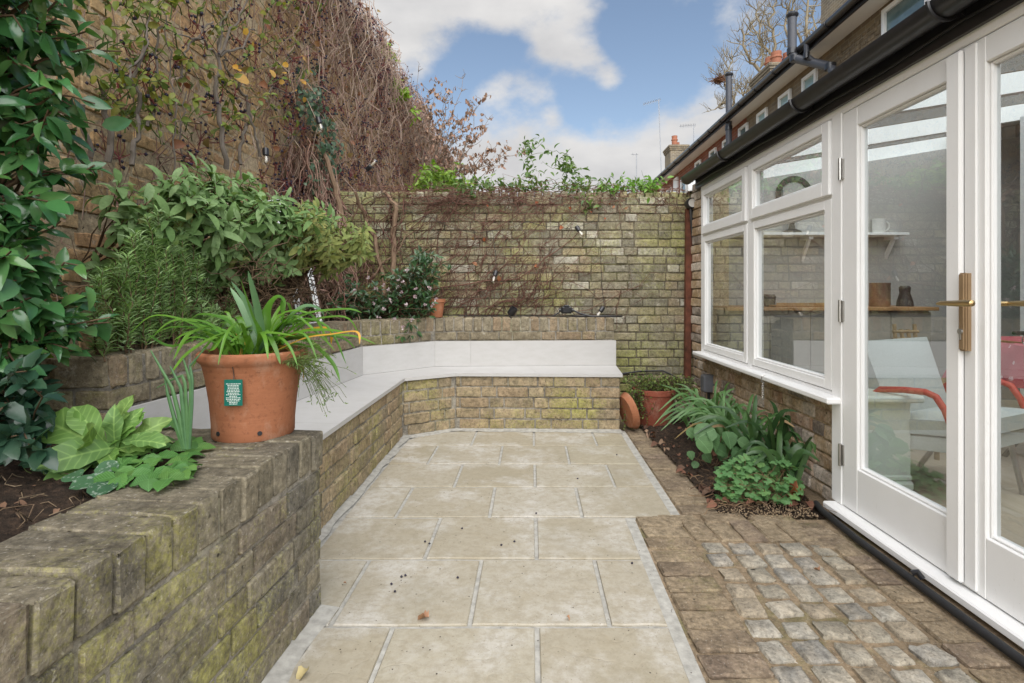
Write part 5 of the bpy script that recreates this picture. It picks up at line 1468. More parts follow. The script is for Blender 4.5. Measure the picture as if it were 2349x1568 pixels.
# creeper of the tall wall
crp = thing('wall_creeper', 'leafless creeper with hanging stems and dark berries on the tall wall', 'climber', (-1.95, 5, 0))
ps, rs_ = [], []
for k in range(3600):
    Y = 3.2 + 12 * RS.rand() ** 1.5
    zt = TZ + RS.uniform(-.1, .28) if RS.rand() < .5 else RS.uniform(1.2, TZ)
    ln_ = RS.uniform(.35, 1.6)
    bulge = RS.uniform(.02, .12) * (1 if Y > 4.5 else .7)
    x0 = tall_x(Y) + bulge
    a = np.array([x0, Y, zt]); b = np.array([x0 + RS.uniform(-.04, .06), Y + RS.uniform(-.25, .25), zt - ln_])
    if RS.rand() < (.97 if Y < 4.4 else .72 if Y < 5.4 else .35): continue
    ps.append(wander(a, b, 10, .26)); rs_.append(np.linspace(RS.uniform(.003, .0065), .002, 10))
stems(crp, 'hanging_stems', ps, rs_, M_CREEP, 3)
ps, rs_ = [], []
for k in range(2600):                # tight crossing twigs held to the wall
    Y = 1.4 + 13.5 * RS.rand() ** 1.6; z = RS.uniform(.9, TZ)
    if RS.rand() < (.8 if Y < 2.4 else .5 if Y < 4.2 else .25): continue
    a = np.array([tall_x(Y) + RS.uniform(.01, .06), Y, z]); an = RS.normal(PI / 2, .55)
    l_ = RS.uniform(.2, .9); b = a + np.array([RS.uniform(-.01, .04), math.cos(an) * l_ * .6, math.sin(an) * l_])
    if b[2] > TZ + .1: continue
    ps.append(wander(a, b, 7, .12)); rs_.append(np.linspace(.0036, .0013, 7))
stems(crp, 'clinging_twigs', ps, rs_, M_CREEPM, 3)
ps, rs_ = [], []
for k in range(700):                 # the corner hang: thick mass where the two walls meet
    z = RS.uniform(.95, 2.45); a = np.array([RS.uniform(-1.98, -1.50 - .35 * max(0, z - 1.7)), RS.uniform(4.55, 5.15), z]); l_ = RS.uniform(.3, .9)
    if a[0] > -1.62 and z > 2.05: continue
    b = a + np.array([RS.uniform(-.08, .18), RS.uniform(-.12, .1), -l_]); b[2] = max(b[2], .88)
    ps.append(wander(a, b, 8, .12)); rs_.append(np.linspace(RS.uniform(.004, .009), .003, 8))
stems(crp, 'corner_stems', ps, rs_, M_CREEPM, 3)
M_BERRY = plain('dark_berry', (.022, .018, .035), .35, var=.3)
M_REDST = barkmat('red_stalk', [(.20, .035, .04), (.14, .04, .05), (.26, .07, .06)])
octV = np.array([(1, 0, 0), (-1, 0, 0), (0, 1, 0), (0, -1, 0), (0, 0, 1), (0, 0, -1)], float); octF = np.array([(0, 2, 4), (2, 1, 4), (1, 3, 4), (3, 0, 4), (2, 0, 5), (1, 2, 5), (3, 1, 5), (0, 3, 5)])
BP, sp_, sr_, RL = [], [], [], []
for k in range(1100):
    Y = 2.6 + 11.5 * RS.rand() ** 1.5; z = RS.uniform(1.15, TZ + .15)
    if Y < 4.2 and RS.rand() < .75: continue
    c = np.array([tall_x(Y) + RS.uniform(.08, .24), Y, z])
    for q in range(RS.randint(5, 12)):
        e = c + RS.randn(3) * np.array([.04, .06, .06]); BP.append(e); sp_.append(np.array([c, (c + e) / 2 + RS.randn(3) * .01, e])); sr_.append(.0022)
BP = np.array(BP); n = len(BP)
V, Fc, r = scatter([(octV, octF)], BP, RS.randn(n, 3), RS.randn(n, 3), RS.uniform(.008, .014, n))
tag(put('berries', np_mesh('berries', V, Fc, M_BERRY, r, True), crp), kind='stuff')
stems(crp, 'berry_stalks', sp_, sr_, M_REDST, 3)
n = 520
YY = 2.8 + 12 * RS.rand(n) ** 1.3; PP = np.stack([tall_x(YY) + RS.uniform(.08, .22, n), YY, RS.uniform(1.2, TZ + .25, n)], 1)
V, Fc, r = scatter([leaf_tpl(.7, 4, .2, .6, 'ovate', .05, 41, 1)], PP, RS.randn(n, 3), np.array([[.7, -.6, .2]]) + RS.randn(n, 3) * .4, RS.uniform(.04, .08, n))
tag(put('withered_leaves', np_mesh('withered_leaves', V, Fc, leafmat('withered_leaf', [(.22, .08, .05), (.30, .14, .06), (.16, .13, .05), (.33, .24, .10)], rough=.6), r), crp), kind='stuff')
m = MB()                             # thick trunks climbing out of the corner
for pts, r in (([(905, 640), (901, 540), (908, 470), (880, 440)], .026), ([(880, 680), (862, 560), (838, 500), (815, 440)], .020), ([(800, 640), (795, 520), (770, 430), (740, 330)], .03), ([(850, 640), (900, 590), (930, 540)], .010)):
    pp = [yp(x, y, 5.14 if x > 830 else 4.95) for x, y in pts]; path = np.concatenate([wander(pp[i], pp[i + 1], 6, .03)[(1 if i else 0):] for i in range(len(pp) - 1)])
    m.tube([Vector(p) for p in path], list(np.linspace(r, r * .7, len(path))), 7)
m.build('trunk', barkmat('creeper_trunk', [(.20, .13, .08), (.26, .18, .12)]), crp, True)

# creeper of the back wall: a fan of thin stems
crb = thing('fan_creeper', 'fan of thin bare red-brown creeper stems spreading up across the back wall', 'climber', (-1.0, 5.2, .88))
ps, rs_ = [], []
for k in range(190):
    x0, y0 = RS.uniform(880, 1330), RS.uniform(690, 735)
    if RS.rand() < .4: x0, y0 = RS.uniform(870, 1150), RS.uniform(470, 690)
    an = math.radians(RS.uniform(5, 78)); l_ = RS.uniform(60, 400)
    x1, y1 = x0 + math.cos(an) * l_, y0 - math.sin(an) * l_
    if x1 > 1590 or y1 < 440: 
        s_ = min((1590 - x0) / (x1 - x0), (y0 - 440) / (y0 - y1)); x1, y1 = x0 + (x1 - x0) * s_, y0 + (y1 - y0) * s_
    if x0 > 1250 and RS.rand() < .5: continue
    ps.append(wander(yp(x0, y0, 5.235), yp(x1, y1, 5.195), 14, .30, plane=1)); rs_.append(np.linspace(RS.uniform(.0018, .0046), .0011, 14))
for k in range(270):                 # the thicket along the top
    x0, y0 = RS.uniform(850, 1590), 440 + abs(RS.randn()) * 16
    if x0 > 1350 and RS.rand() < .5: continue
    x1, y1 = x0 + RS.randn() * 95, y0 + RS.uniform(-14, 70)
    x1 = min(x1, 1592)
    ps.append(wander(yp(x0, y0, 5.22 + RS.uniform(-.05, .04)), yp(x1, y1, 5.20 + RS.uniform(-.06, .04)), 9, .08)); rs_.append(np.linspace(RS.uniform(.0018, .0036), .0013, 9))
for k in range(70):                 # over the coping
    x0 = RS.uniform(850, 1590); ps.append(wander(yp(x0, 436 + RS.uniform(-6, 8), 5.32), yp(x0 + RS.randn() * 90, 438 + RS.uniform(-10, 8), 5.30), 8, .08)); rs_.append(np.linspace(.004, .002, 8))
for k in range(100):                 # dense brown left end
    x0, y0 = RS.uniform(790, 930), RS.uniform(440, 650); ps.append(wander(yp(x0, y0, 5.17 + RS.uniform(-.1, .06)), yp(x0 + RS.randn() * 50, y0 + RS.uniform(20, 130), 5.2), 8, .10)); rs_.append(np.linspace(.0045, .002, 8))
stems(crb, 'stems', ps, rs_, M_CREEPD, 4)
m = MB(); path = wander(yp(940, 665, 5.23), yp(1190, 640, 5.22), 10, .04, plane=1); path2 = wander(yp(1190, 640, 5.22), yp(1330, 530, 5.22), 8, .04, plane=1)
m.tube([Vector(p) for p in np.concatenate([path, path2[1:]])], list(np.linspace(.008, .004, 17)), 6); m.build('main_stem', M_CREEPD, crb, True)
rl = [(1078, 468), (1228, 468), (1305, 475), (1365, 470), (1405, 478), (1432, 480), (1290, 520), (1085, 552), (1110, 545), (1358, 490), (1385, 502), (1095, 610), (1145, 645), (1150, 652), (1225, 612), (1400, 466), (1120, 476)]
M_RED = leafmat('red_leaf', [(.36, .07, .035), (.42, .14, .06), (.34, .20, .10)], rough=.5)
leaves(crb, [leaf_tpl(.6, 4, .2, .6, 'ovate', .05, 42)], M_RED, [yp(x, y, 5.20) for x, y in rl], RS.randn(17, 3), np.array([[.1, -.9, .3]]) + RS.randn(17, 3) * .3, RS.uniform(.035, .07, 17), 20, 'red_leaf')

# ivy on the tall wall beside the sage
ivy = thing('wall_ivy', 'narrow ivy column with small pale veined leaves on the tall wall beyond the sage', 'climber', (-1.9, 4.4, .9))
P = []
for k in range(620):
    y = RS.uniform(200, 640); xc = 722 + 45 * ((y - 200) / 440) + 18 * math.sin(y / 40); P.append(onw(xc + RS.randn() * 16, y, -1.74 + RS.uniform(-.05, .05)))
for k in range(60): P.append(onw(RS.uniform(680, 735), RS.uniform(140, 260), -1.85))
n = len(P)
M_IVY = leafmat('ivy_leaf', [(.035, .075, .035), (.06, .11, .055), (.10, .14, .085), (.045, .09, .04)], rough=.45, trans=.15)
leaves(ivy, [leaf_tpl(.8, 4, .1, .3, 'ovate', .03, 51, 1), leaf_tpl(.75, 4, .15, .3, 'ovate', .03, 52, 1)], M_IVY, P, np.stack([RS.randn(n) * .3 + .2, RS.randn(n) * .6, -np.abs(RS.randn(n)) - .2], 1), np.array([[.8, -.45, .3]]) + RS.randn(n, 3) * .3, RS.uniform(.028, .06, n), 260)
# bright climbers along the tops of the walls
def topper(name, lb, spots, cols, size, n, parts, Y, seed, tplw=.45):
    R = np.random.RandomState(seed)
    o = thing(name, lb, 'climber', tuple(yp(spots[0][0], spots[0][1], Y)))
    P, paths, rad = [], [], []
    for k in range(n // 6):
        x, y, rx, ry = spots[R.randint(len(spots))]
        c = np.array(yp(x + R.randn() * rx * .6, y + R.randn() * ry * .6, Y + R.uniform(-.1, .15)))
        e = c + R.randn(3) * np.array([.12, .07, .055]); w = wander(c, e, 6, .04); paths.append(w); rad.append(np.linspace(.003, .0012, 6))
        for q in range(6): P.append(w[R.randint(0, 6)] + R.randn(3) * .015)
    m_ = len(P)
    leaves(o, [leaf_tpl(tplw, 4, .2, .6, 'ovate', .03, seed), leaf_tpl(tplw * .9, 4, .25, .8, 'lance', .03, seed + 1)], leafmat(name + '_leaf', cols, rough=.4, trans=.35), P, R.randn(m_, 3) + np.array([[0, -.3, -.1]]), R.randn(m_, 3) * .5 + np.array([[0, -.5, .8]]), R.uniform(size[0], size[1], m_), parts)
    stems(o, 'stems', paths, rad, M_STEM_GR, 3)
    return o
topper('jasmine', 'green jasmine trailing along the top of the back wall', [(1080, 424, 40, 8), (1140, 426, 45, 9), (1210, 422, 45, 10), (1290, 420, 40, 12), (1330, 428, 30, 10), (1390, 432, 30, 7), (1080, 428, 40, 8), (1140, 430, 45, 8), (1210, 428, 45, 8), (1290, 428, 40, 9), (1330, 432, 30, 8), (1050, 430, 30, 8), (1300, 370, 14, 14), (1298, 385, 10, 14), (1215, 345, 8, 22), (1207, 385, 8, 22), (1345, 450, 20, 12), (1360, 475, 8, 14)], [(.09, .17, .035), (.14, .24, .05), (.06, .12, .035), (.20, .28, .07)], (.04, .085), 760, 220, 5.3, 61)
topper('corner_jasmine', 'bright green climber sprig at the right end of the back wall top', [(1400, 432, 30, 8), (1460, 428, 30, 10), (1490, 425, 14, 10)], [(.12, .26, .035), (.18, .34, .05), (.10, .2, .04)], (.04, .08), 240, 120, 5.3, 62)
topper('yellow_green_climber', 'yellow-green climber clump where the tall wall meets the back wall', [(985, 405, 20, 14), (1010, 410, 22, 14), (1035, 425, 20, 10), (965, 425, 14, 10)], [(.16, .28, .035), (.24, .36, .045), (.11, .21, .03)], (.05, .09), 420, 180, 5.5, 63)
topper('bright_creeper_leaves', 'lime green leaf patch high on the edge of the tall wall', [(940, 262, 12, 16), (925, 225, 9, 9), (905, 195, 8, 12), (882, 120, 5, 10)], [(.20, .34, .03), (.26, .40, .04)], (.08, .13), 200, 90, 8.2, 64)

# daphne
dap = thing('daphne_bush', 'dark leaved bush with clusters of small white-pink flowers in the planter corner', 'shrub', (-1.1, 4.85, .87))
M_DAP = leafmat('daphne_leaf', [(.025, .065, .025), (.04, .09, .03), (.055, .12, .035), (.03, .075, .035)], rough=.3, trans=.15, spec=.5)
P, D, N, S, paths, rad, FL = [], [], [], [], [], [], []
for k in range(150):
    x, y = RS.uniform(745, 1000), RS.uniform(625, 775)
    if y > 735 and not (830 < x < 965): y -= 70
    if y < 660 and x < 900 and RS.rand() < .6: y += 50
    if RS.rand() < .22: x, y = RS.normal(975, 22), RS.normal(610, 22)
    e = np.array(yp(x, y, RS.uniform(4.55, 4.95) if y < 735 else RS.uniform(4.55, 4.68)))
    b0 = np.array([-1.15 + RS.uniform(-.2, .35), 4.98, .87]); w = wander(b0, e, 6, .05, sag=-.04); paths.append(w); rad.append(np.linspace(.005, .002, 6)); out = nrm(e - b0)
    for q in range(11):
        a = RS.randn(3); dd = nrm(out * .4 + a * .7); i = RS.choice((3, 4, 5, 5, 5)); P.append(w[i] + a * .008); D.append(dd); N.append(nrm(np.array([0, -.5, .9]) + RS.randn(3) * .35)); S.append(RS.uniform(.045, .08))
leaves(dap, [leaf_tpl(.34, 4, .2, .5, 'lance', .02, 71), leaf_tpl(.38, 4, .15, .4, 'ovate', .02, 72)], M_DAP, P, D, N, S, 280)
stems(dap, 'stems', paths, rad, M_STEM_BR)
M_FLW = leafmat('daphne_petal', [(.62, .50, .52), (.70, .62, .62), (.60, .42, .46)], rough=.6, trans=.3, tcol=(1, .9, .9))
for (x, y) in ((863, 664), (893, 666), (880, 655), (912, 658), (925, 650), (858, 697), (897, 690), (932, 702), (952, 682), (921, 672), (985, 662), (1000, 688), (993, 700), (975, 700), (888, 762), (915, 645), (935, 622), (945, 735), (905, 735), (868, 730), (880, 712), (955, 665), (845, 640), (815, 668), (925, 752)):
    c = np.array(yp(x, y, 4.52 if y < 735 else 4.50)); n = 9; dv = nrm(RS.randn(n, 3) * .7 + np.array([[.1, -.8, .5]]))
    V, Fc, r = scatter([leaf_tpl(.7, 2, -.2, .3, 'ovate', 0, 73)], c + dv * .004, dv, RS.randn(n, 3), RS.uniform(.018, .027, n)); put('flower', np_mesh('flower', V, Fc, M_FLW, r), dap)

# light green rosette
fox = thing('primrose_rosette', 'large pale yellow-green leafy rosette in the front planter', 'plant', tuple(gp(290, 985, .56)))
M_FOX = leafmat('rosette_leaf', [(.11, .23, .045), (.16, .29, .07), (.14, .26, .08), (.22, .34, .09)], rough=.5, trans=.3, nscale=22, vein=.28)
fc = np.array(yp(255, 1036, 1.58))
ftp = [leaf_tpl(.40, 12, .16, .8, 'obovate', .14, 81, 0), leaf_tpl(.34, 12, .22, 1.0, 'obovate', .16, 82, 0), leaf_tpl(.42, 12, .14, .6, 'obovate', .13, 83, 0)]
P, D, N, S = [], [], [], []
for (ex, ey, L) in ((75, 915, .30), (120, 940, .26), (230, 925, .16), (262, 925, .17), (315, 930, .15), (345, 925, .19), (385, 955, .19), (378, 985, .18), (350, 1000, .16), (170, 1045, .22), (110, 1060, .2), (210, 1000, .2), (320, 1010, .13), (285, 945, .15), (250, 1020, .14), (200, 950, .2)):
    e = np.array(yp(ex, ey, fc[1] + RS.uniform(-.08, .06) - (.10 if ey > 1000 else 0))); d = nrm(e - fc) * np.array([1, 1, .8]) + np.array([0, -.05, .02]); P.append(fc + RS.randn(3) * .01); D.append(nrm(d)); N.append(nrm(np.array([0, -.75, .7]) + RS.randn(3) * .18)); S.append(L * .95)
leaves(fox, ftp, M_FOX, P, D, N, S, 40)
chv = thing('leek_shoots', 'upright blue-green tubular shoots standing beside the terracotta pot', 'plant', tuple(gp(428, 1035, .58)))
M_CHV = leafmat('leek_leaf', [(.07, .17, .06), (.10, .21, .08), (.08, .18, .085)], rough=.45, trans=.2)
cb = yp(428, 1040, 1.58)
for (pts, w) in (([(425, 1030), (410, 950), (395, 890), (346, 805)], .008), ([(424, 1030), (400, 960), (385, 905), (378, 868)], .007), ([(428, 1030), (420, 940), (415, 890), (390, 840)], .008), ([(432, 1030), (437, 960), (438, 880), (420, 822)], .008), ([(430, 1030), (428, 940), (425, 880), (418, 862), (398, 870), (360, 890)], .006), ([(434, 1030), (440, 930), (441, 870), (436, 840), (470, 800)], .006), ([(421, 1030), (405, 985), (390, 930)], .006)):
    m = MB(); k = len(pts); pp = [yp(x, y, cb.y + .004 * i) for i, (x, y) in enumerate(pts)]
    fine = []
    for i in range(k - 1):
        for t in range(4): fine.append(pp[i].lerp(pp[i + 1], t / 4))
    fine.append(pp[-1]); nf = len(fine)
    m.tube(fine, [w * .72 * (1 - (i / nf) ** 3) + .0006 for i in range(nf)], 6); m.build('shoot', M_CHV, chv, True)
def patch(name, lb, spots, mat, tpls, size, stemh, tri=False, cat='plant'):
    b = gp(spots[0][0], spots[0][1], .60)
    o = thing(name, lb, cat, tuple(b)); P, D, N, S, ps, rs_ = [], [], [], [], [], []
    for (x, y) in spots:
        c = np.array(gp(x, y, .60 + stemh)); base = c + np.array([RS.uniform(-.02, .02), .03, -stemh]); ps.append(wander(base, c, 5, .01)); rs_.append(.0016)
        s_ = RS.uniform(*size); a0 = RS.uniform(0, 2 * PI)
        for q in range(3 if tri else 1):
            a = a0 + q * 2.1; P.append(c); D.append([math.cos(a), math.sin(a), -.08 + .1 * RS.randn()]); N.append(nrm(np.array([0, -.35, 1]) + RS.randn(3) * .15)); S.append(s_)
    leaves(o, tpls, mat, P, D, N, S, 90); stems(o, 'stalks', ps, rs_, M_STEM_GR, 3)
M_STRAW = leafmat('strawberry_leaf', [(.06, .17, .035), (.09, .22, .05), (.12, .24, .05), (.08, .19, .06)], rough=.5, trans=.25, nscale=30, vein=.6)
patch('strawberry_plant', 'low toothed three-lobed leaves spreading in front of the pale rosette', [(400, 970), (372, 1008), (430, 1045), (345, 1030), (310, 1075), (395, 1075), (300, 1045), (265, 1095), (350, 1085), (440, 1012), (415, 1058), (330, 1000), (385, 1100), (452, 1030), (280, 1065), (360, 1050), (325, 1055), (300, 1092), (340, 1100), (415, 1085), (430, 1070), (290, 1020), (395, 1020)], M_STRAW, [leaf_tpl(.75, 7, .12, .3, 'ovate', .03, 91, 1), leaf_tpl(.7, 7, .15, .4, 'ovate', .03, 92, 1)], (.05, .068), .045, True)
M_CYC = leafmat('cyclamen_leaf', [(.04, .10, .05), (.055, .13, .06), (.07, .15, .075)], rough=.4, trans=.2, spots=(.24, .30, .24), nscale=35)
patch('cyclamen', 'round silver-marbled cyclamen leaves at the soil edge of the front planter', [(55, 1075), (125, 1065), (165, 1085), (235, 1100), (255, 1105), (195, 1105), (215, 1080), (150, 1060), (270, 1080), (100, 1082), (225, 1060)], M_CYC, [leaf_tpl(.95, 6, .08, .25, 'round', .02, 93)], (.05, .072), .04)
lime = thing('lime_seedling', 'small lime green seedling at the corner of the raised planter block', 'plant', tuple(yp(97, 800, 1.85)))
c = np.array(yp(97, 805, 1.80)); n = 16; dv = nrm(np.stack([RS.randn(n), RS.randn(n) * .5 - .3, RS.uniform(-.3, .8, n)], 1))
leaves(lime, [leaf_tpl(.45, 5, .15, .5, 'ovate', .03, 94, 1)], leafmat('lime_leaf', [(.25, .38, .05), (.20, .34, .05)], trans=.4), c + np.array([0, 0, 1]) * RS.uniform(-.02, .03, n)[:, None], dv, np.tile([[0, -.7, .7]], (n, 1)), RS.uniform(.035, .06, n), 20)
# dry bits on the planter soil
ps, rs_, P = [], [], []
for k in range(80):
    a = np.array([RS.uniform(-1.45, -1.0), RS.uniform(1.0, 1.7), .605 + RS.uniform(0, .02)]); ps.append(wander(a, a + RS.randn(3) * np.array([.06, .06, .012]), 6, .05)); rs_.append(RS.uniform(.0008, .002))
V, Fc, rr = tubes_np(ps, rs_, 3); tag(put('dry_twigs', np_mesh('dry_twigs', V, Fc, barkmat('straw', [(.22, .16, .10), (.30, .23, .15), (.12, .08, .05)]), rr)), 'dry twigs and straw lying on the soil of the front planter', 'twigs', kind='stuff')
def litter(name, n, xr, yr, z, size, cols, lb, parts=0):
    P = np.stack([RS.uniform(*xr, n), RS.uniform(*yr, n), np.full(n, z) + RS.uniform(0, .012, n)], 1)
    V, Fc, r = scatter([leaf_tpl(.6, 4, .3, .9, 'ovate', .1, 95), leaf_tpl(.5, 4, .4, 1.3, 'ovate', .1, 96)], P, np.stack([RS.randn(n), RS.randn(n), RS.randn(n) * .15], 1), np.tile([[0, 0, 1.]], (n, 1)) + RS.randn(n, 3) * .35, RS.uniform(*size, n))
    tag(put(name, np_mesh(name, V, Fc, leafmat(name + '_mat', cols, rough=.8, trans=.1), r)), lb, 'leaf litter', kind='stuff')
litter('leaf_litter', 90, (-1.5, -1.0), (.95, 1.72), .605, (.02, .05), [(.13, .07, .04), (.22, .13, .08), (.09, .05, .03)], 'brown leaf litter on the soil of the front planter')

# ------------------------------------------------------------------ the potted agapanthus
def terramat(name, base):
    t = NT(name)
    c = t.mix(t.ramp(t.noise(8, 5, .6, stretch=(1, 1, 5)), [(.35, 0), (.7, .6)]), base, [base[0] * 1.22, base[1] * 1.25, base[2] * 1.3])
    c = t.mix(t.ramp(t.noise(26, 6, .7), [(.55, 0), (.75, .35)]), c, [v * .6 for v in base])
    c = t.mix(t.ramp(t.noise(10, 6, .7, off=(3, 3, 3), stretch=(1, 1, .6)), [(.52, 0), (.70, .42)]), c, (.42, .30, .22))
    c = t.mix(t.ramp(t.noise(55, 5, .75, off=(1, 3, 6)), [(.34, .5), (.46, 0)]), c, [v * .45 for v in base])
    t.set('Base Color', c).set('Roughness', .8).set('Specular IOR Level', .25)
    t.bump(t.noise(5, 4, .5, stretch=(1, 1, 22)), .25, .004)
    return t.mat
M_TERRA = terramat('terracotta', (.275, .108, .052))
PC = Vector((-.893, 1.872, .628))
pot = thing('terracotta_pot', 'large round terracotta pot with a green tag standing on the planter wall corner', 'pot', tuple(PC))
m = MB(); m.lathe([(.0, .0), (.128, 0), (.131, .006), (.132, .05), (.138, .12), (.150, .20), (.160, .245), (.163, .25), (.172, .258), (.177, .270), (.175, .283), (.166, .290), (.158, .288), (.152, .27), (.146, .24), (.0, .238)], PC, 64); m.build('body', M_TERRA, pot, True)
m = MB(); m.lathe([(0, .2455), (.148, .245)], PC, 32); m.build('soil', M_SOIL, pot)
for a in (-2.05, -1.0):
    m = MB(); d = Vector((math.cos(a), math.sin(a), 0)); m.tube([PC + d * .1295 + Vector((0, 0, .028)), PC + d * .1345 + Vector((0, 0, .028))], .0075, 10); m.build('drain_hole', M_BLACKM, pot)
a = -1.50; d = Vector((math.cos(a), math.sin(a), 0)); tq = Vector((-d.y, d.x, 0))
tc_ = PC + d * .162 + Vector((0, 0, .170)); Mt = Matrix.Rotation(a + PI / 2, 4, 'Z')
m = MB(); m.box(tc_, (.056, .0016, .083), M=Mt); tg = m.build('tag', plain('green_card', (.0, .105, .075), .5, var=.03), pot)
m = MB(); Rq = random.Random(2)
for k in range(14):
    w = Rq.uniform(.020, .046)
    x = -w / 2
    while x < w / 2:
        q = min(Rq.uniform(.002, .007), w / 2 - x); m.box(tc_ + tq * (x + q / 2) + d * .0011 + Vector((0, 0, .028 - .0049 * k)), (q * .85, .0006, .0022), M=Mt); x += q + .0012
m.build('printed_lines', plain('white_print', (.62, .66, .62), .6, var=.0), tg)
m = MB(); m.tube([tc_ + Vector((0, 0, .038)), tc_ + Vector((0, 0, .055)) - d * .004, PC + d * .168 + Vector((0, 0, .252))], .0013, 5); m.build('tag_string', M_DARK, tg)
ag = thing('agapanthus', 'green strap-leaved plant with a few yellow leaves growing in the large terracotta pot', 'plant', (PC.x, PC.y, PC.z + .245))
M_AG = leafmat('strap_leaf', [(.07, .18, .02), (.10, .24, .025), (.14, .29, .035), (.09, .21, .03)], rough=.32, trans=.3, nscale=12)
M_AGB = leafmat('grey_strap_leaf', [(.10, .20, .085), (.14, .25, .12)], rough=.4, trans=.2, nscale=12)
M_AGY = leafmat('yellow_strap_leaf', [(.60, .33, .03), (.62, .28, .05), (.55, .38, .06)], rough=.45, trans=.35, nscale=14)
def strap(root, pts, w, mat, name='leaf', fold=.22, face=(0, -.4, 1), nn_s=5):
    """a strap leaf along a curve through the points."""
    pp = [Vector(p) for p in pts]; n = (len(pp) - 1) * nn_s
    def cr_(t):
        i = min(int(t), len(pp) - 2); f = t - i
        p0, p1, p2, p3 = pp[max(i - 1, 0)], pp[i], pp[i + 1], pp[min(i + 2, len(pp) - 1)]
        return .5 * ((2 * p1) + (p2 - p0) * f + (2 * p0 - 5 * p1 + 4 * p2 - p3) * f * f + (-p0 + 3 * p1 - 3 * p2 + p3) * f ** 3)
    C = [cr_(i / nn_s) for i in range(n + 1)]
    V, Fs = [], []; side0 = None
    for i, c in enumerate(C):
        t = (C[min(i + 1, n)] - C[max(i - 1, 0)]).normalized()
        s_ = t.cross(Vector(face)); 
        if s_.length < .2 and side0 is not None: s_ = side0
        s_.normalize()
        if side0 is not None and s_.dot(side0) < 0: s_ = -s_
        if side0 is not None: s_ = (s_ * .5 + side0 * .5).normalized()
        side0 = s_; up = s_.cross(t)
        u = i / n; ww = w / 2 * (1 - u ** 5) * min(1, .6 + u * 1.6) + .0004
        V += [c - s_ * ww + up * ww * fold, c, c + s_ * ww + up * ww * fold]
    for i in range(n):
        for k in (0, 1): a = i * 3 + k; Fs.append((a, a + 1, a + 4, a + 3))
    m = MB(); m.add(V, Fs); return m.build(name, mat, root, True)
ps0 = PC + Vector((0, 0, .245))
def agl(pts, w, mat, y=None, **kw):
    """leaf given by sheet points; depth drifts from the pot centre."""
    b = ps0 + Vector((RS.uniform(-.05, .05), RS.uniform(-.05, .05), 0))
    dy = RS.uniform(-.14, .10) if y is None else y
    k = len(pts)
    strap(ag, [b] + [yp(x, yy, b.y + dy * (i + 1) / k) for i, (x, yy) in enumerate(pts)], w, mat, **kw)
G, GB, YL = M_AG, M_AGB, M_AGY
for pts, w, mt in (([(605, 790), (590, 700), (569, 622)], .030, GB), ([(600, 790), (570, 700), (530, 645)], .028, GB), ([(592, 800), (560, 715), (528, 660)], .028, GB), ([(610, 790), (612, 720), (632, 685), (648, 690), (648, 740)], .034, G), ([(600, 780), (580, 720), (552, 640)], .026, G),
                   ([(625, 780), (690, 725), (790, 710), (830, 718)], .020, G), ([(630, 770), (680, 715), (712, 703), (740, 720), (738, 755)], .030, GB), ([(640, 780), (700, 740), (790, 728), (822, 765)], .018, G), ([(630, 790), (690, 770), (780, 775), (815, 800)], .018, G), ([(640, 790), (700, 780), (760, 830), (780, 875)], .020, G), ([(640, 785), (720, 770), (810, 772), (862, 790)], .016, G),
                   ([(620, 775), (660, 730), (700, 708)], .034, G), ([(615, 785), (650, 745), (735, 735)], .030, G), ([(640, 780), (690, 762), (750, 758), (800, 765)], .022, G),
                   ([(560, 785), (520, 735), (460, 722), (430, 740)], .018, G), ([(555, 790), (510, 758), (455, 770), (440, 785)], .016, G), ([(550, 790), (500, 775), (470, 800), (440, 845)], .016, G), ([(560, 790), (530, 790), (505, 830), (490, 865)], .022, G), ([(565, 790), (560, 765), (580, 758), (577, 800), (571, 830)], .030, G), ([(545, 790), (480, 750), (430, 738)], .013, G), ([(560, 795), (520, 765), (478, 810)], .022, G),
                   ([(555, 785), (560, 755), (585, 745)], .026, G), ([(590, 790), (610, 765), (680, 772)], .020, G), ([(600, 790), (640, 775), (650, 790)], .020, G), ([(650, 800), (680, 790), (720, 800)], .018, G), ([(570, 790), (555, 770), (530, 785)], .020, G), ([(620, 790), (640, 750), (690, 720)], .026, G), ([(600, 790), (598, 740), (590, 690)], .026, G),
                   ([(560, 780), (520, 770), (490, 785)], .020, YL), ([(660, 775), (720, 755), (757, 758), (760, 790)], .020, YL), ([(690, 780), (760, 768), (818, 762), (825, 790)], .012, YL), ([(640, 795), (690, 830), (695, 880)], .016, YL)):
    agl(pts, w, mt)
for k in range(48):
    a = RS.uniform(0, 2 * PI); L = RS.uniform(.14, .30); d = Vector((math.cos(a), math.sin(a), 0)); b = ps0 + d * RS.uniform(.01, .08)
    strap(ag, [b, b + d * L * .3 + Vector((0, 0, L * RS.uniform(.3, .7))), b + d * L * .75 + Vector((0, 0, L * RS.uniform(.2, .7))), b + d * L + Vector((0, 0, L * RS.uniform(.0, .55)))], RS.uniform(.009, .020), G)
trl = thing('trailing_lobelia', 'wispy trailing plant hanging over the right-hand rim of the large terracotta pot', 'plant', (PC.x + .12, PC.y, PC.z + .25))
ps, rs_, P = [], [], []
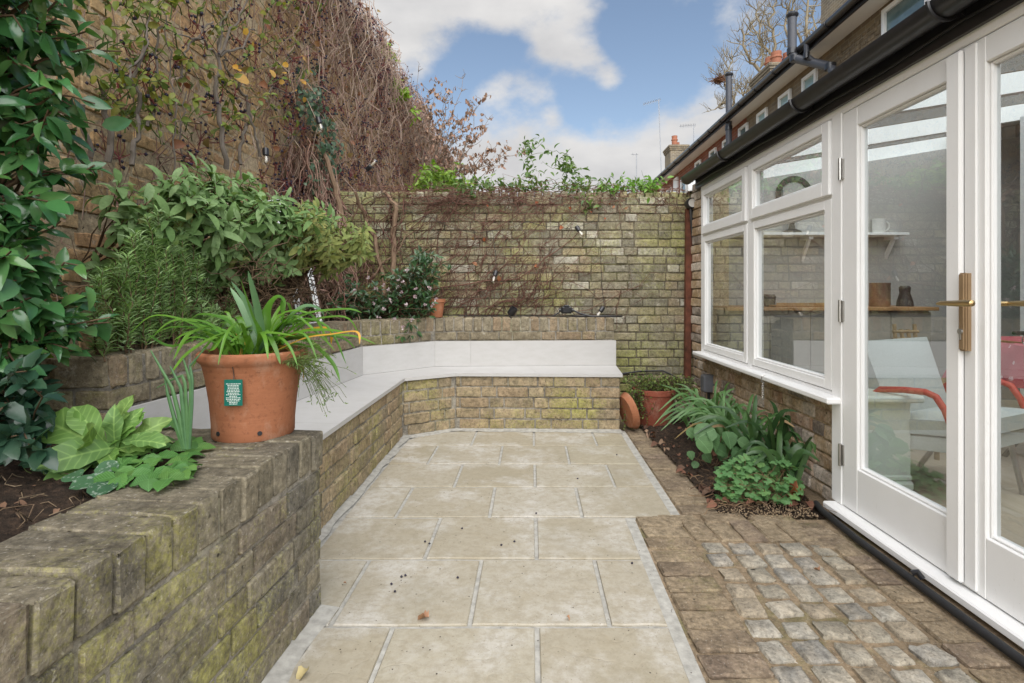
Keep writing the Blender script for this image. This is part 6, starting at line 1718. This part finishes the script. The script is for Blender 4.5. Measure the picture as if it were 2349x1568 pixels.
for k in range(70):
    b = PC + Vector((RS.uniform(.06, .15), RS.uniform(-.10, .05), .255)); x, y = RS.normal(738, 24), RS.uniform(790, 925)
    if RS.rand() < .12: y = RS.uniform(900, 955); x = RS.uniform(745, 765)
    e = yp(x, y, b.y + RS.uniform(-.08, .06)); mid = (b + e) / 2; mid.z = max(b.z, e.z) + RS.uniform(-.01, .03); mid.x = e.x * .6 + b.x * .4
    t = np.linspace(0, 1, 9)[:, None]; w = (1 - t) ** 2 * np.array(b) + 2 * t * (1 - t) * np.array(mid) + t ** 2 * np.array(e) + np.cumsum(RS.randn(9, 3) * .003, 0); ps.append(w); rs_.append(.0009)
    for q in range(9): P.append(w[RS.randint(2, 9)])
n = len(P)
stems(trl, 'stems', ps, rs_, M_STEM_GR, 3)
leaves(trl, [leaf_tpl(.28, 2, .2, .4, 'lance', 0, 97)], leafmat('lobelia_leaf', [(.13, .22, .05), (.20, .28, .09), (.10, .18, .05)]), P, RS.randn(n, 3), RS.randn(n, 3), RS.uniform(.010, .022, n), 0)

# ------------------------------------------------------------------ bed under the window
sau = thing('terracotta_saucer', 'terracotta saucer leaning on its edge against the end of the bench', 'saucer', tuple(gp(1440, 988, 0)))
sc_ = gp(1437, 985, 0) + Vector((.0, -.03, .150)); Ms = Matrix.Rotation(math.radians(14), 4, 'Z') @ Matrix.Rotation(math.radians(76), 4, 'Y')
m = MB(); m.lathe([(0, -.004), (.12, -.004), (.145, .03), (.15, .03), (.15, .022), (.127, -.018), (0, -.018)], sc_, 40, Ms); m.build('dish', M_TERRA, sau, True)
bp = gp(1508, 985, .0); 
pot2 = thing('bed_pot', 'rusty red terracotta pot half hidden by a wiry plant near the timber post', 'pot', tuple(bp))
m = MB(); m.lathe([(0, 0), (.125, 0), (.13, .01), (.165, .27), (.175, .275), (.178, .315), (.165, .318), (.155, .29), (0, .285)], bp + Vector((0, .10, 0)), 40); m.build('body', terramat('red_terracotta', (.23, .065, .038)), pot2, True)
mu = thing('wire_vine', 'tiny-leaved wiry mound spilling over the red pot in the bed', 'plant', tuple(bp + Vector((0, .1, .29))))
ps, rs_, P = [], [], []
for k in range(460):
    b = np.array(bp) + np.array([RS.uniform(-.12, .14), .10 + RS.uniform(-.1, .12), .29]); e = np.array(yp(RS.uniform(1428, 1600), RS.uniform(865, 925), bp.y + RS.uniform(-.1, .3)))
    if RS.rand() < .3: e = np.array(yp(RS.uniform(1432, 1485), RS.uniform(900, 985), bp.y + RS.uniform(-.08, .15)))
    w = wander(b, e, 7, .06, sag=-.03); ps.append(w); rs_.append(.0013)
    for q in range(9): P.append(w[RS.randint(1, 7)] + RS.randn(3) * .012)
n = len(P)
stems(mu, 'stems', ps, rs_, barkmat('wiry_stem', [(.07, .04, .03), (.11, .07, .05)]), 3)
leaves(mu, [leaf_tpl(.8, 2, .1, .3, 'round', 0, 98)], leafmat('wire_vine_leaf', [(.08, .14, .03), (.13, .20, .04), (.22, .26, .07)], rough=.5), P, RS.randn(n, 3), RS.randn(n, 3) + np.array([[0, -.5, .8]]), RS.uniform(.013, .024, n), 0)
def clump(name, lb, base, n, L, w, mat, lean, spread=.06, edge=None, seed=1):
    R = np.random.RandomState(seed); o = thing(name, lb, 'plant', tuple(base))
    for k in range(n):
        b = Vector(base) + Vector((R.uniform(-spread, spread), R.uniform(-spread, spread), 0)); a = R.uniform(0, 2 * PI); l_ = L * R.uniform(.55, 1.1)
        d = Vector((math.cos(a) * .75 + lean[0], math.sin(a) * .55 + lean[1], 0)); hh = R.uniform(.35, .95); bend = R.uniform(.2, 1.0)
        p1 = b + d * l_ * .15 + Vector((0, 0, l_ * .38)); p2 = b + d * l_ * .38 + Vector((0, 0, l_ * (.70 - .18 * bend))); p3 = b + d * l_ * (.62 + .15 * bend) + Vector((0, 0, l_ * (.92 - .65 * bend)))
        for p in (p1, p2, p3):
            p.x = min(p.x, 1.61); p.z = max(p.z, .02)
        strap(o, [b, p1, p2, p3], w * R.uniform(.7, 1.15), mat if R.rand() > .06 or edge is None else edge, face=(d.x * .3, -.6 + d.y * .3, .8))
    return o
M_IRIS = leafmat('iris_leaf', [(.075, .17, .05), (.11, .22, .07), (.14, .24, .10), (.09, .19, .06)], rough=.4, trans=.3, nscale=14)
M_PHO = leafmat('dark_strap_leaf', [(.025, .06, .02), (.04, .09, .028), (.06, .12, .035)], rough=.35, trans=.15, nscale=14)
M_BRL = leafmat('brown_strap_leaf', [(.28, .17, .09), (.34, .24, .12), (.22, .16, .05)], rough=.7, trans=.15)
clump('crocosmia_clump', 'clump of arching light green strap leaves beside the red pot in the bed', (1.44, 3.85, .01), 66, .62, .021, M_IRIS, (-.16, -.10), .13, M_BRL, 5)
clump('iris_clump', 'clump of upright mid green blades in the middle of the bed under the window', (1.42, 3.45, .01), 40, .58, .020, M_IRIS, (-.12, -.05), .11, M_BRL, 6)
clump('flax_clump', 'clump of dark green sword leaves with brown tips close to the brick plinth', (1.50, 3.25, .01), 30, .60, .032, M_PHO, (-.10, -.05), .09, M_BRL, 7)
clump('dark_sedge_clump', 'nearest clump of dark drooping sword leaves in the bed beside the plinth', (1.52, 2.98, .01), 18, .50, .034, M_PHO, (-.04, -.10), .06, M_BRL, 8)
hel = thing('hollyhock_plant', 'plant with broad rounded grey-green leaves in front of the strap leaves', 'plant', (1.22, 3.55, 0))
M_HEL = leafmat('hollyhock_leaf', [(.06, .14, .05), (.09, .18, .065), (.11, .20, .09)], rough=.7, trans=.25, nscale=26, vein=.15)
P, D, N, S, ps, rs_ = [], [], [], [], [], []
for (x, y, s_) in ((1620, 990, .13), (1640, 985, .14), (1600, 1005, .11), (1665, 990, .11), (1690, 1010, .10), (1635, 1025, .09), (1700, 1030, .10), (1720, 1015, .09), (1660, 1035, .07), (1615, 1040, .07), (1680, 1050, .06), (1600, 1060, .05), (1640, 1070, .055), (1665, 1075, .05), (1700, 1065, .05), (1580, 1035, .06), (1575, 985, .07)):
    e = np.array(yp(x, y, 3.25 + RS.uniform(-.1, .12))); b = np.array([1.24 + RS.uniform(-.05, .06), 3.35, .01]); w = wander(b, e, 6, .03); ps.append(w); rs_.append(.003)
    P.append(e); D.append(nrm(np.array([RS.randn() * .5, -.5, -.45]))); N.append(nrm(np.array([RS.randn() * .3, -.65, .75]))); S.append(s_)
leaves(hel, [leaf_tpl(.95, 7, .12, .6, 'round', .08, 101, 0), leaf_tpl(.85, 7, .2, .8, 'ovate', .08, 102, 1)], M_HEL, P, D, N, S, 40); stems(hel, 'stalks', ps, rs_, M_STEM_BR)
ger = thing('geranium_mound', 'low mound of lobed bright green geranium leaves at the near corner of the bed', 'plant', (1.40, 2.9, 0))
M_GER = leafmat('geranium_leaf', [(.09, .21, .07), (.13, .27, .10), (.16, .30, .10), (.10, .23, .085)], rough=.55, trans=.3, nscale=30)
def palmate(seed):
    R = random.Random(seed); V, Fs = [(0, 0, 0)], []; n = 25
    for i in range(n):
        a = math.radians(-155 + 310 * i / (n - 1)); l_ = i % 6
        r = (.38, .56, .52, .66, .52, .56)[l_] * R.uniform(.92, 1.08); V.append((math.sin(a) * r, math.cos(a) * r, .10 * r * math.sin(i * 1.05) - .12 * r))
    for i in range(n - 1): Fs.append((0, i + 1, i + 2))
    return np.array(V), np.array(Fs)
P, D, N, S, ps, rs_ = [], [], [], [], [], []
gc = np.array([1.36, 2.93, .0])
for k in range(330):
    x, y = RS.uniform(1650, 1835), RS.uniform(1045, 1150)
    if (x - 1740) ** 2 / 100 ** 2 + (y - 1110) ** 2 / 68 ** 2 > 1: continue
    e = np.array(yp(x, y, 2.88 + (1110 - y) * .0016 + RS.uniform(-.05, .1))); e[2] = max(e[2], .03); b = gc + np.array([RS.uniform(-.12, .12), RS.uniform(-.08, .08), .0]); w = wander(b, e, 6, .03, sag=-.02); ps.append(w); rs_.append(.0016)
    P.append(e); D.append([RS.randn() * .6, -.8, RS.randn() * .2 - .2]); N.append(nrm(np.array([RS.randn() * .25, -.45, .9]))); S.append(RS.uniform(.034, .066))
leaves(ger, [palmate(1), palmate(2), palmate(3)], M_GER, P, D, N, S, 260); stems(ger, 'stalks', ps, rs_, barkmat('reddish_stalk', [(.16, .09, .05), (.24, .17, .09)]), 3)
ps, rs_ = [], []
for k in range(150):
    a = np.array([RS.uniform(1.08, 1.55), RS.uniform(2.74, 3.2), .02]); ps.append(wander(a, a + RS.randn(3) * np.array([.10, .08, .02]), 5, .02)); rs_.append(RS.uniform(.001, .0026))
V, Fc, rr = tubes_np(ps, rs_, 3); tag(put('dry_stalks', np_mesh('dry_stalks', V, Fc, barkmat('dry_stalk', [(.20, .12, .07), (.28, .19, .11), (.10, .06, .04)]), rr)), 'dry brown stalks lying under the geranium mound', 'twigs', kind='stuff')
litter('bed_leaf_litter', 260, (1.04, 1.55), (2.76, 4.4), .02, (.03, .075), [(.12, .05, .03), (.22, .10, .06), (.08, .045, .03), (.30, .20, .13)], 'brown fallen leaves on the soil of the bed under the window')
V, Fc, r = scatter([(octV, octF)], np.stack([RS.uniform(1.05, 1.52, 700), RS.uniform(2.66, 2.86, 700), np.full(700, .0) + RS.uniform(-.008, .012, 700)], 1), RS.randn(700, 3), RS.randn(700, 3), RS.uniform(.002, .0055, 700))
tag(put('grit', np_mesh('grit', V, Fc, plain('buff_grit', (.26, .19, .12), .9, var=.5), r)), 'buff grit spilled at the front edge of the bed', 'grit', kind='stuff')
# curled rust leaf heap by the pipe end
for (x, y, s_, lb) in ((1838, 1150, .10, 'curled rust brown leaf beside the end of the black pipe'), (1815, 1118, .075, 'crumpled orange brown leaf leaning on the plinth behind the geranium')):
    V, Fc = leaf_tpl(.7, 8, .6, 2.2, 'ovate', .5, 7)
    o = put('fallen_leaf', np_mesh('fallen_leaf', V, Fc, leafmat('rust_leaf', [(.30, .10, .045), (.36, .15, .07)], rough=.7), smooth=True), None, Matrix.Translation(gp(x, y, .02) + Vector((0, 0, .04))) @ Matrix.Rotation(1.2, 4, 'Z') @ Matrix.Scale(s_ * 1.6, 4)); tag(o, lb, 'leaf', 'fallen leaves')

# ------------------------------------------------------------------ small things
sp = thing('small_terracotta_pot', 'small terracotta pot standing on the raised planter beside the flowering bush', 'pot', tuple(yp(1000, 728, 4.88)))
b = yp(1001, 729, 4.86); b.z = .884
m = MB(); m.lathe([(0, 0), (.055, 0), (.072, .13), (.082, .135), (.083, .165), (.074, .165), (.068, .13), (0, .12)], b, 28); m.build('body', M_TERRA, sp, True)
def spot(lb, p, ax, r, l, cable=None):
    o = thing('garden_spotlight', lb, 'spotlight', tuple(p), 'black spotlights on the planter coping')
    M_ = Vector(ax).to_track_quat('Z', 'Y').to_matrix().to_4x4()
    m = MB(); m.lathe([(0, 0), (r * .9, 0), (r, .01), (r, l), (r * .85, l), (r * .8, l - .02), (0, l - .02)], p, 20, M_); m.build('head', M_BLACK, o, True)
    m = MB(); m.box(p + Vector((0, .01, -.02)), (.02, .03, .05), bev=.004); m.build('bracket', M_BLACK, o)
p = yp(1170, 724, 4.95); spot('black cylindrical spotlight tilted up on the planter coping', Vector((p.x, p.y, .905)), (.55, -.25, .8), .035, .075)
bxk = thing('cable_connector', 'black square cable connector box on the planter coping with cable tails', 'connector', tuple(yp(1298, 712, 4.95)))
p = yp(1299, 712, 4.95); p.z = .945
m = MB(); m.box(p, (.10, .055, .065), rz=.2, bev=.012); m.box(p + Vector((0, -.005, .036)), (.05, .045, .02), rz=.2, bev=.006); m.tube([p + Vector((.05, 0, 0)), p + Vector((.068, 0, .0))], .018, 8); m.tube([p + Vector((-.05, 0, 0)), p + Vector((-.068, 0, .0))], .018, 8); m.build('case', M_BLACK, bxk)
cbl = thing('coping_cable', 'black cable lying along the planter coping to the wall end', 'cable', (.4, 4.95, .88))
m = MB(); m.tube([p + Vector((-.06, 0, -.02)), p + Vector((-.12, 0, -.055)), p + Vector((-.1, .02, -.058))], .007, 6); m.tube([p + Vector((.06, 0, 0)), p + Vector((.12, -.01, -.03)), p + Vector((.22, -.02, -.057)), p + Vector((.38, 0, -.056)), p + Vector((.44, .02, -.058))], .008, 6)
m.tube([Vector((p.x + .05, 4.96, .8875)), Vector((p.x + .45, 4.93, .888)), Vector((p.x + .52, 5.0, .886))], .008, 6); m.tube([p + Vector((.1, .02, -.058)), p + Vector((-.5, .1, -.06)), p + Vector((-1.0, .1, -.06))], .005, 5); m.build('cable', M_BLACK, cbl, True)
gc_ = thing('ground_cable', 'thin black cable looping along the back wall above the red pot', 'cable', tuple(yp(1440, 856, 5.2)))
m = MB(); m.tube([yp(1425, 858, 5.2), yp(1470, 852, 5.22), yp(1520, 851, 5.22), yp(1545, 862, 5.15), yp(1560, 880, 5.1)], .008, 6); m.build('cable', M_BLACK, gc_, True)
# festoon lights
M_BULB = glassmat('bulb_glass', (.95, .93, .88), 1.2)
M_FIL = plain('bulb_core', (.55, .52, .46), .3)
fst = thing('festoon_lights', 'string of clear festoon bulbs in black holders hung along the creeper and the back wall', 'string lights', tuple(yp(740, 280, 4.6)))
def bulb(p, tilt):
    M_ = Vector(tilt).to_track_quat('Z', 'Y').to_matrix().to_4x4()
    m = MB(); m.lathe([(0, .0), (.018, .0), (.022, .01), (.022, .05), (.017, .055), (0, .055)], p, 14, M_); h_ = m.build('bulb_holder', M_BLACK, fst, True)
    m = MB(); m.lathe([(.014, .056), (.024, .075), (.030, .095), (.029, .110), (.018, .126), (0, .132)], p, 14, M_); m.build('bulb', M_BULB, h_, True)
    m = MB(); m.lathe([(0, .056), (.009, .06), (.010, .10), (0, .112)], p, 8, M_); m.build('filament', M_FIL, h_, True)
pb = [yp(729, 270, 4.55), yp(609, 340, 3.85), yp(1322, 520, 5.16), yp(1138, 622, 5.16), yp(1384, 705, 5.0), yp(842, 390, 4.9)]
for q, t_ in zip(pb, ((.3, 0, -1), (.05, 0, -1), (.45, -.3, -.8), (-.25, -.2, -.9), (-.5, -.2, -.7), (.5, -.2, .4))): bulb(q, t_)
m = MB()
def cab(pts, Ys, r=.0022):
    P = [yp(x, y, Y) for (x, y), Y in zip(pts, Ys)]; Q = []
    for i in range(len(P) - 1):
        for t in range(5): Q.append(P[i].lerp(P[i + 1], t / 5) + Vector((0, 0, -.02 * 4 * (t / 5) * (1 - t / 5))))
    Q.append(P[-1]); m.tube(Q, r, 5)
cab([(609, 340), (605, 310), (660, 335), (700, 275), (729, 268), (800, 330), (842, 392), (905, 470), (990, 500), (1060, 528), (1130, 530), (1210, 508), (1280, 520), (1322, 520), (1370, 500), (1376, 540), (1380, 640), (1386, 705)], [3.85, 3.9, 4.1, 4.5, 4.55, 4.7, 4.9, 5.05, 5.18, 5.19, 5.19, 5.18, 5.17, 5.16, 5.18, 5.15, 5.1, 5.0])
cab([(1130, 530), (1137, 580), (1138, 622)], [5.19, 5.17, 5.16]); m.build('cable', M_BLACK, fst, True)
wr = thing('wall_wire', 'thin horizontal support wire stretched across the creeper on the back wall', 'wire', tuple(yp(1100, 585, 5.2)))
m = MB(); m.tube([yp(880, 583, 5.2), yp(1130, 585, 5.2), yp(1350, 566, 5.2), yp(1500, 560, 5.2)], .0012, 4); m.build('wire', M_DARK, wr)
# garden mirror with white glazing bars
gm = thing('garden_mirror', 'tall garden mirror with white glazing bars leaning on the tall wall behind the sage', 'mirror', (-1.62, 4.1, .86))
mb_, mt_ = -1.60, -1.84
def mpt(y, t): return Vector((mb_ + (mt_ - mb_) * t, y, .86 + 1.22 * t))
m = MB(); q = [mpt(3.72, 0), mpt(4.50, 0), mpt(4.50, .70), mpt(4.11, .78), mpt(3.72, .70)]; m.add(q + [v + Vector((-.02, 0, -.004)) for v in q], [(0, 1, 2, 3, 4), (9, 8, 7, 6, 5)] + [(i, (i + 1) % 5, 5 + (i + 1) % 5, 5 + i) for i in range(5)]); m.build('glass', M_MIRROR, gm)
for y in (3.72, 4.11, 4.50):
    m = MB(); top = .70 if y != 4.11 else .78; a, b = mpt(y, 0) + Vector((.012, 0, 0)), mpt(y, top) + Vector((.012, 0, 0)); m.tube([a, b], .011, 4); m.build('glazing_bar', M_WHITE, gm)
for y0, t0, y1, t1 in ((3.72, .70, 4.11, .78), (4.11, .78, 4.50, .70), (3.72, .0, 4.50, .0), (3.72, .62, 4.50, .62)):
    m = MB(); m.tube([mpt(y0, t0) + Vector((.012, 0, 0)), mpt(y1, t1) + Vector((.012, 0, 0))], .014, 4); m.build('frame_rail', M_WHITE, gm)
# what lies on the slabs
def on_slab(name, x, y, lb, cat, s_, mat, seed, grp):
    V, Fc = leaf_tpl(.7, 7, .5, 1.1, 'ovate', .35, seed, 1)
    o = put(name, np_mesh(name, V, Fc, mat, smooth=True), None, Matrix.Translation(gp(x, y, .0) + Vector((0, 0, .012))) @ Matrix.Rotation(seed * 1.3, 4, 'Z') @ Matrix.Scale(s_, 4)); tag(o, lb, cat, grp)
M_DRY = leafmat('dry_fallen_leaf', [(.42, .23, .14), (.36, .20, .11)], rough=.7, trans=.15)
M_PALE = leafmat('pale_fallen_leaf', [(.46, .38, .18), (.42, .34, .20)], rough=.7, trans=.15)
on_slab('fallen_leaf', 984, 1425, 'tan curled leaf lying on the slab joint nearest the middle of the patio', 'leaf', .052, M_DRY, 1, 'fallen leaves')
on_slab('fallen_leaf', 708, 1545, 'pale yellow leaf on the cement edge at the foot of the front planter wall', 'leaf', .05, M_PALE, 2, 'fallen leaves')
on_slab('fallen_leaf', 1300, 1422, 'tiny dark shrivelled leaf on the slab right of the tan leaf', 'leaf', .016, M_DRY, 3, 'fallen leaves')
on_slab('fallen_leaf', 788, 1345, 'tiny reddish leaf on the cut slab beside the front planter wall', 'leaf', .014, M_DRY, 4, 'fallen leaves')
on_slab('fallen_leaf', 1880, 1316, 'small grey-brown leaf on the bricks close to the door threshold', 'leaf', .03, M_DRY, 5, 'fallen leaves')
for (x, y) in ((930, 1323), (906, 1360), (921, 1326), (1050, 1328), (898, 1343), (1150, 1253), (985, 1250), (975, 1245), (1450, 1295), (1415, 1045), (1325, 1100), (1180, 1245), (1230, 1180), (1060, 1215)):
    me = np_mesh('fallen_berry', octV * .006, octF, M_BERRY, smooth=True) if 'fallen_berry' not in bpy.data.meshes else bpy.data.meshes['fallen_berry']
    tag(put('fallen_berry', me, None, Matrix.Translation(gp(x, y, 0) + Vector((0, 0, .005)))), 'tiny black berry fallen from the creeper onto the pale slabs', 'berry', 'fallen berries on the slabs')
V, Fc, r = scatter([(octV * np.array([[1, 1, .4]]), octF)], np.stack([RS.uniform(-.8, .85, 420), RS.uniform(1.2, 4.3, 420), np.full(420, .002)], 1), RS.randn(420, 3) * [[1, 1, .01]], np.tile([[0, 0, 1.]], (420, 1)), RS.uniform(.0012, .0032, 420))
tag(put('crumbs_of_soil', np_mesh('crumbs_of_soil', V, Fc, plain('dark_crumb', (.06, .045, .035), .9, var=.5), r)), 'crumbs of soil scattered over the slabs', 'crumbs', kind='stuff')
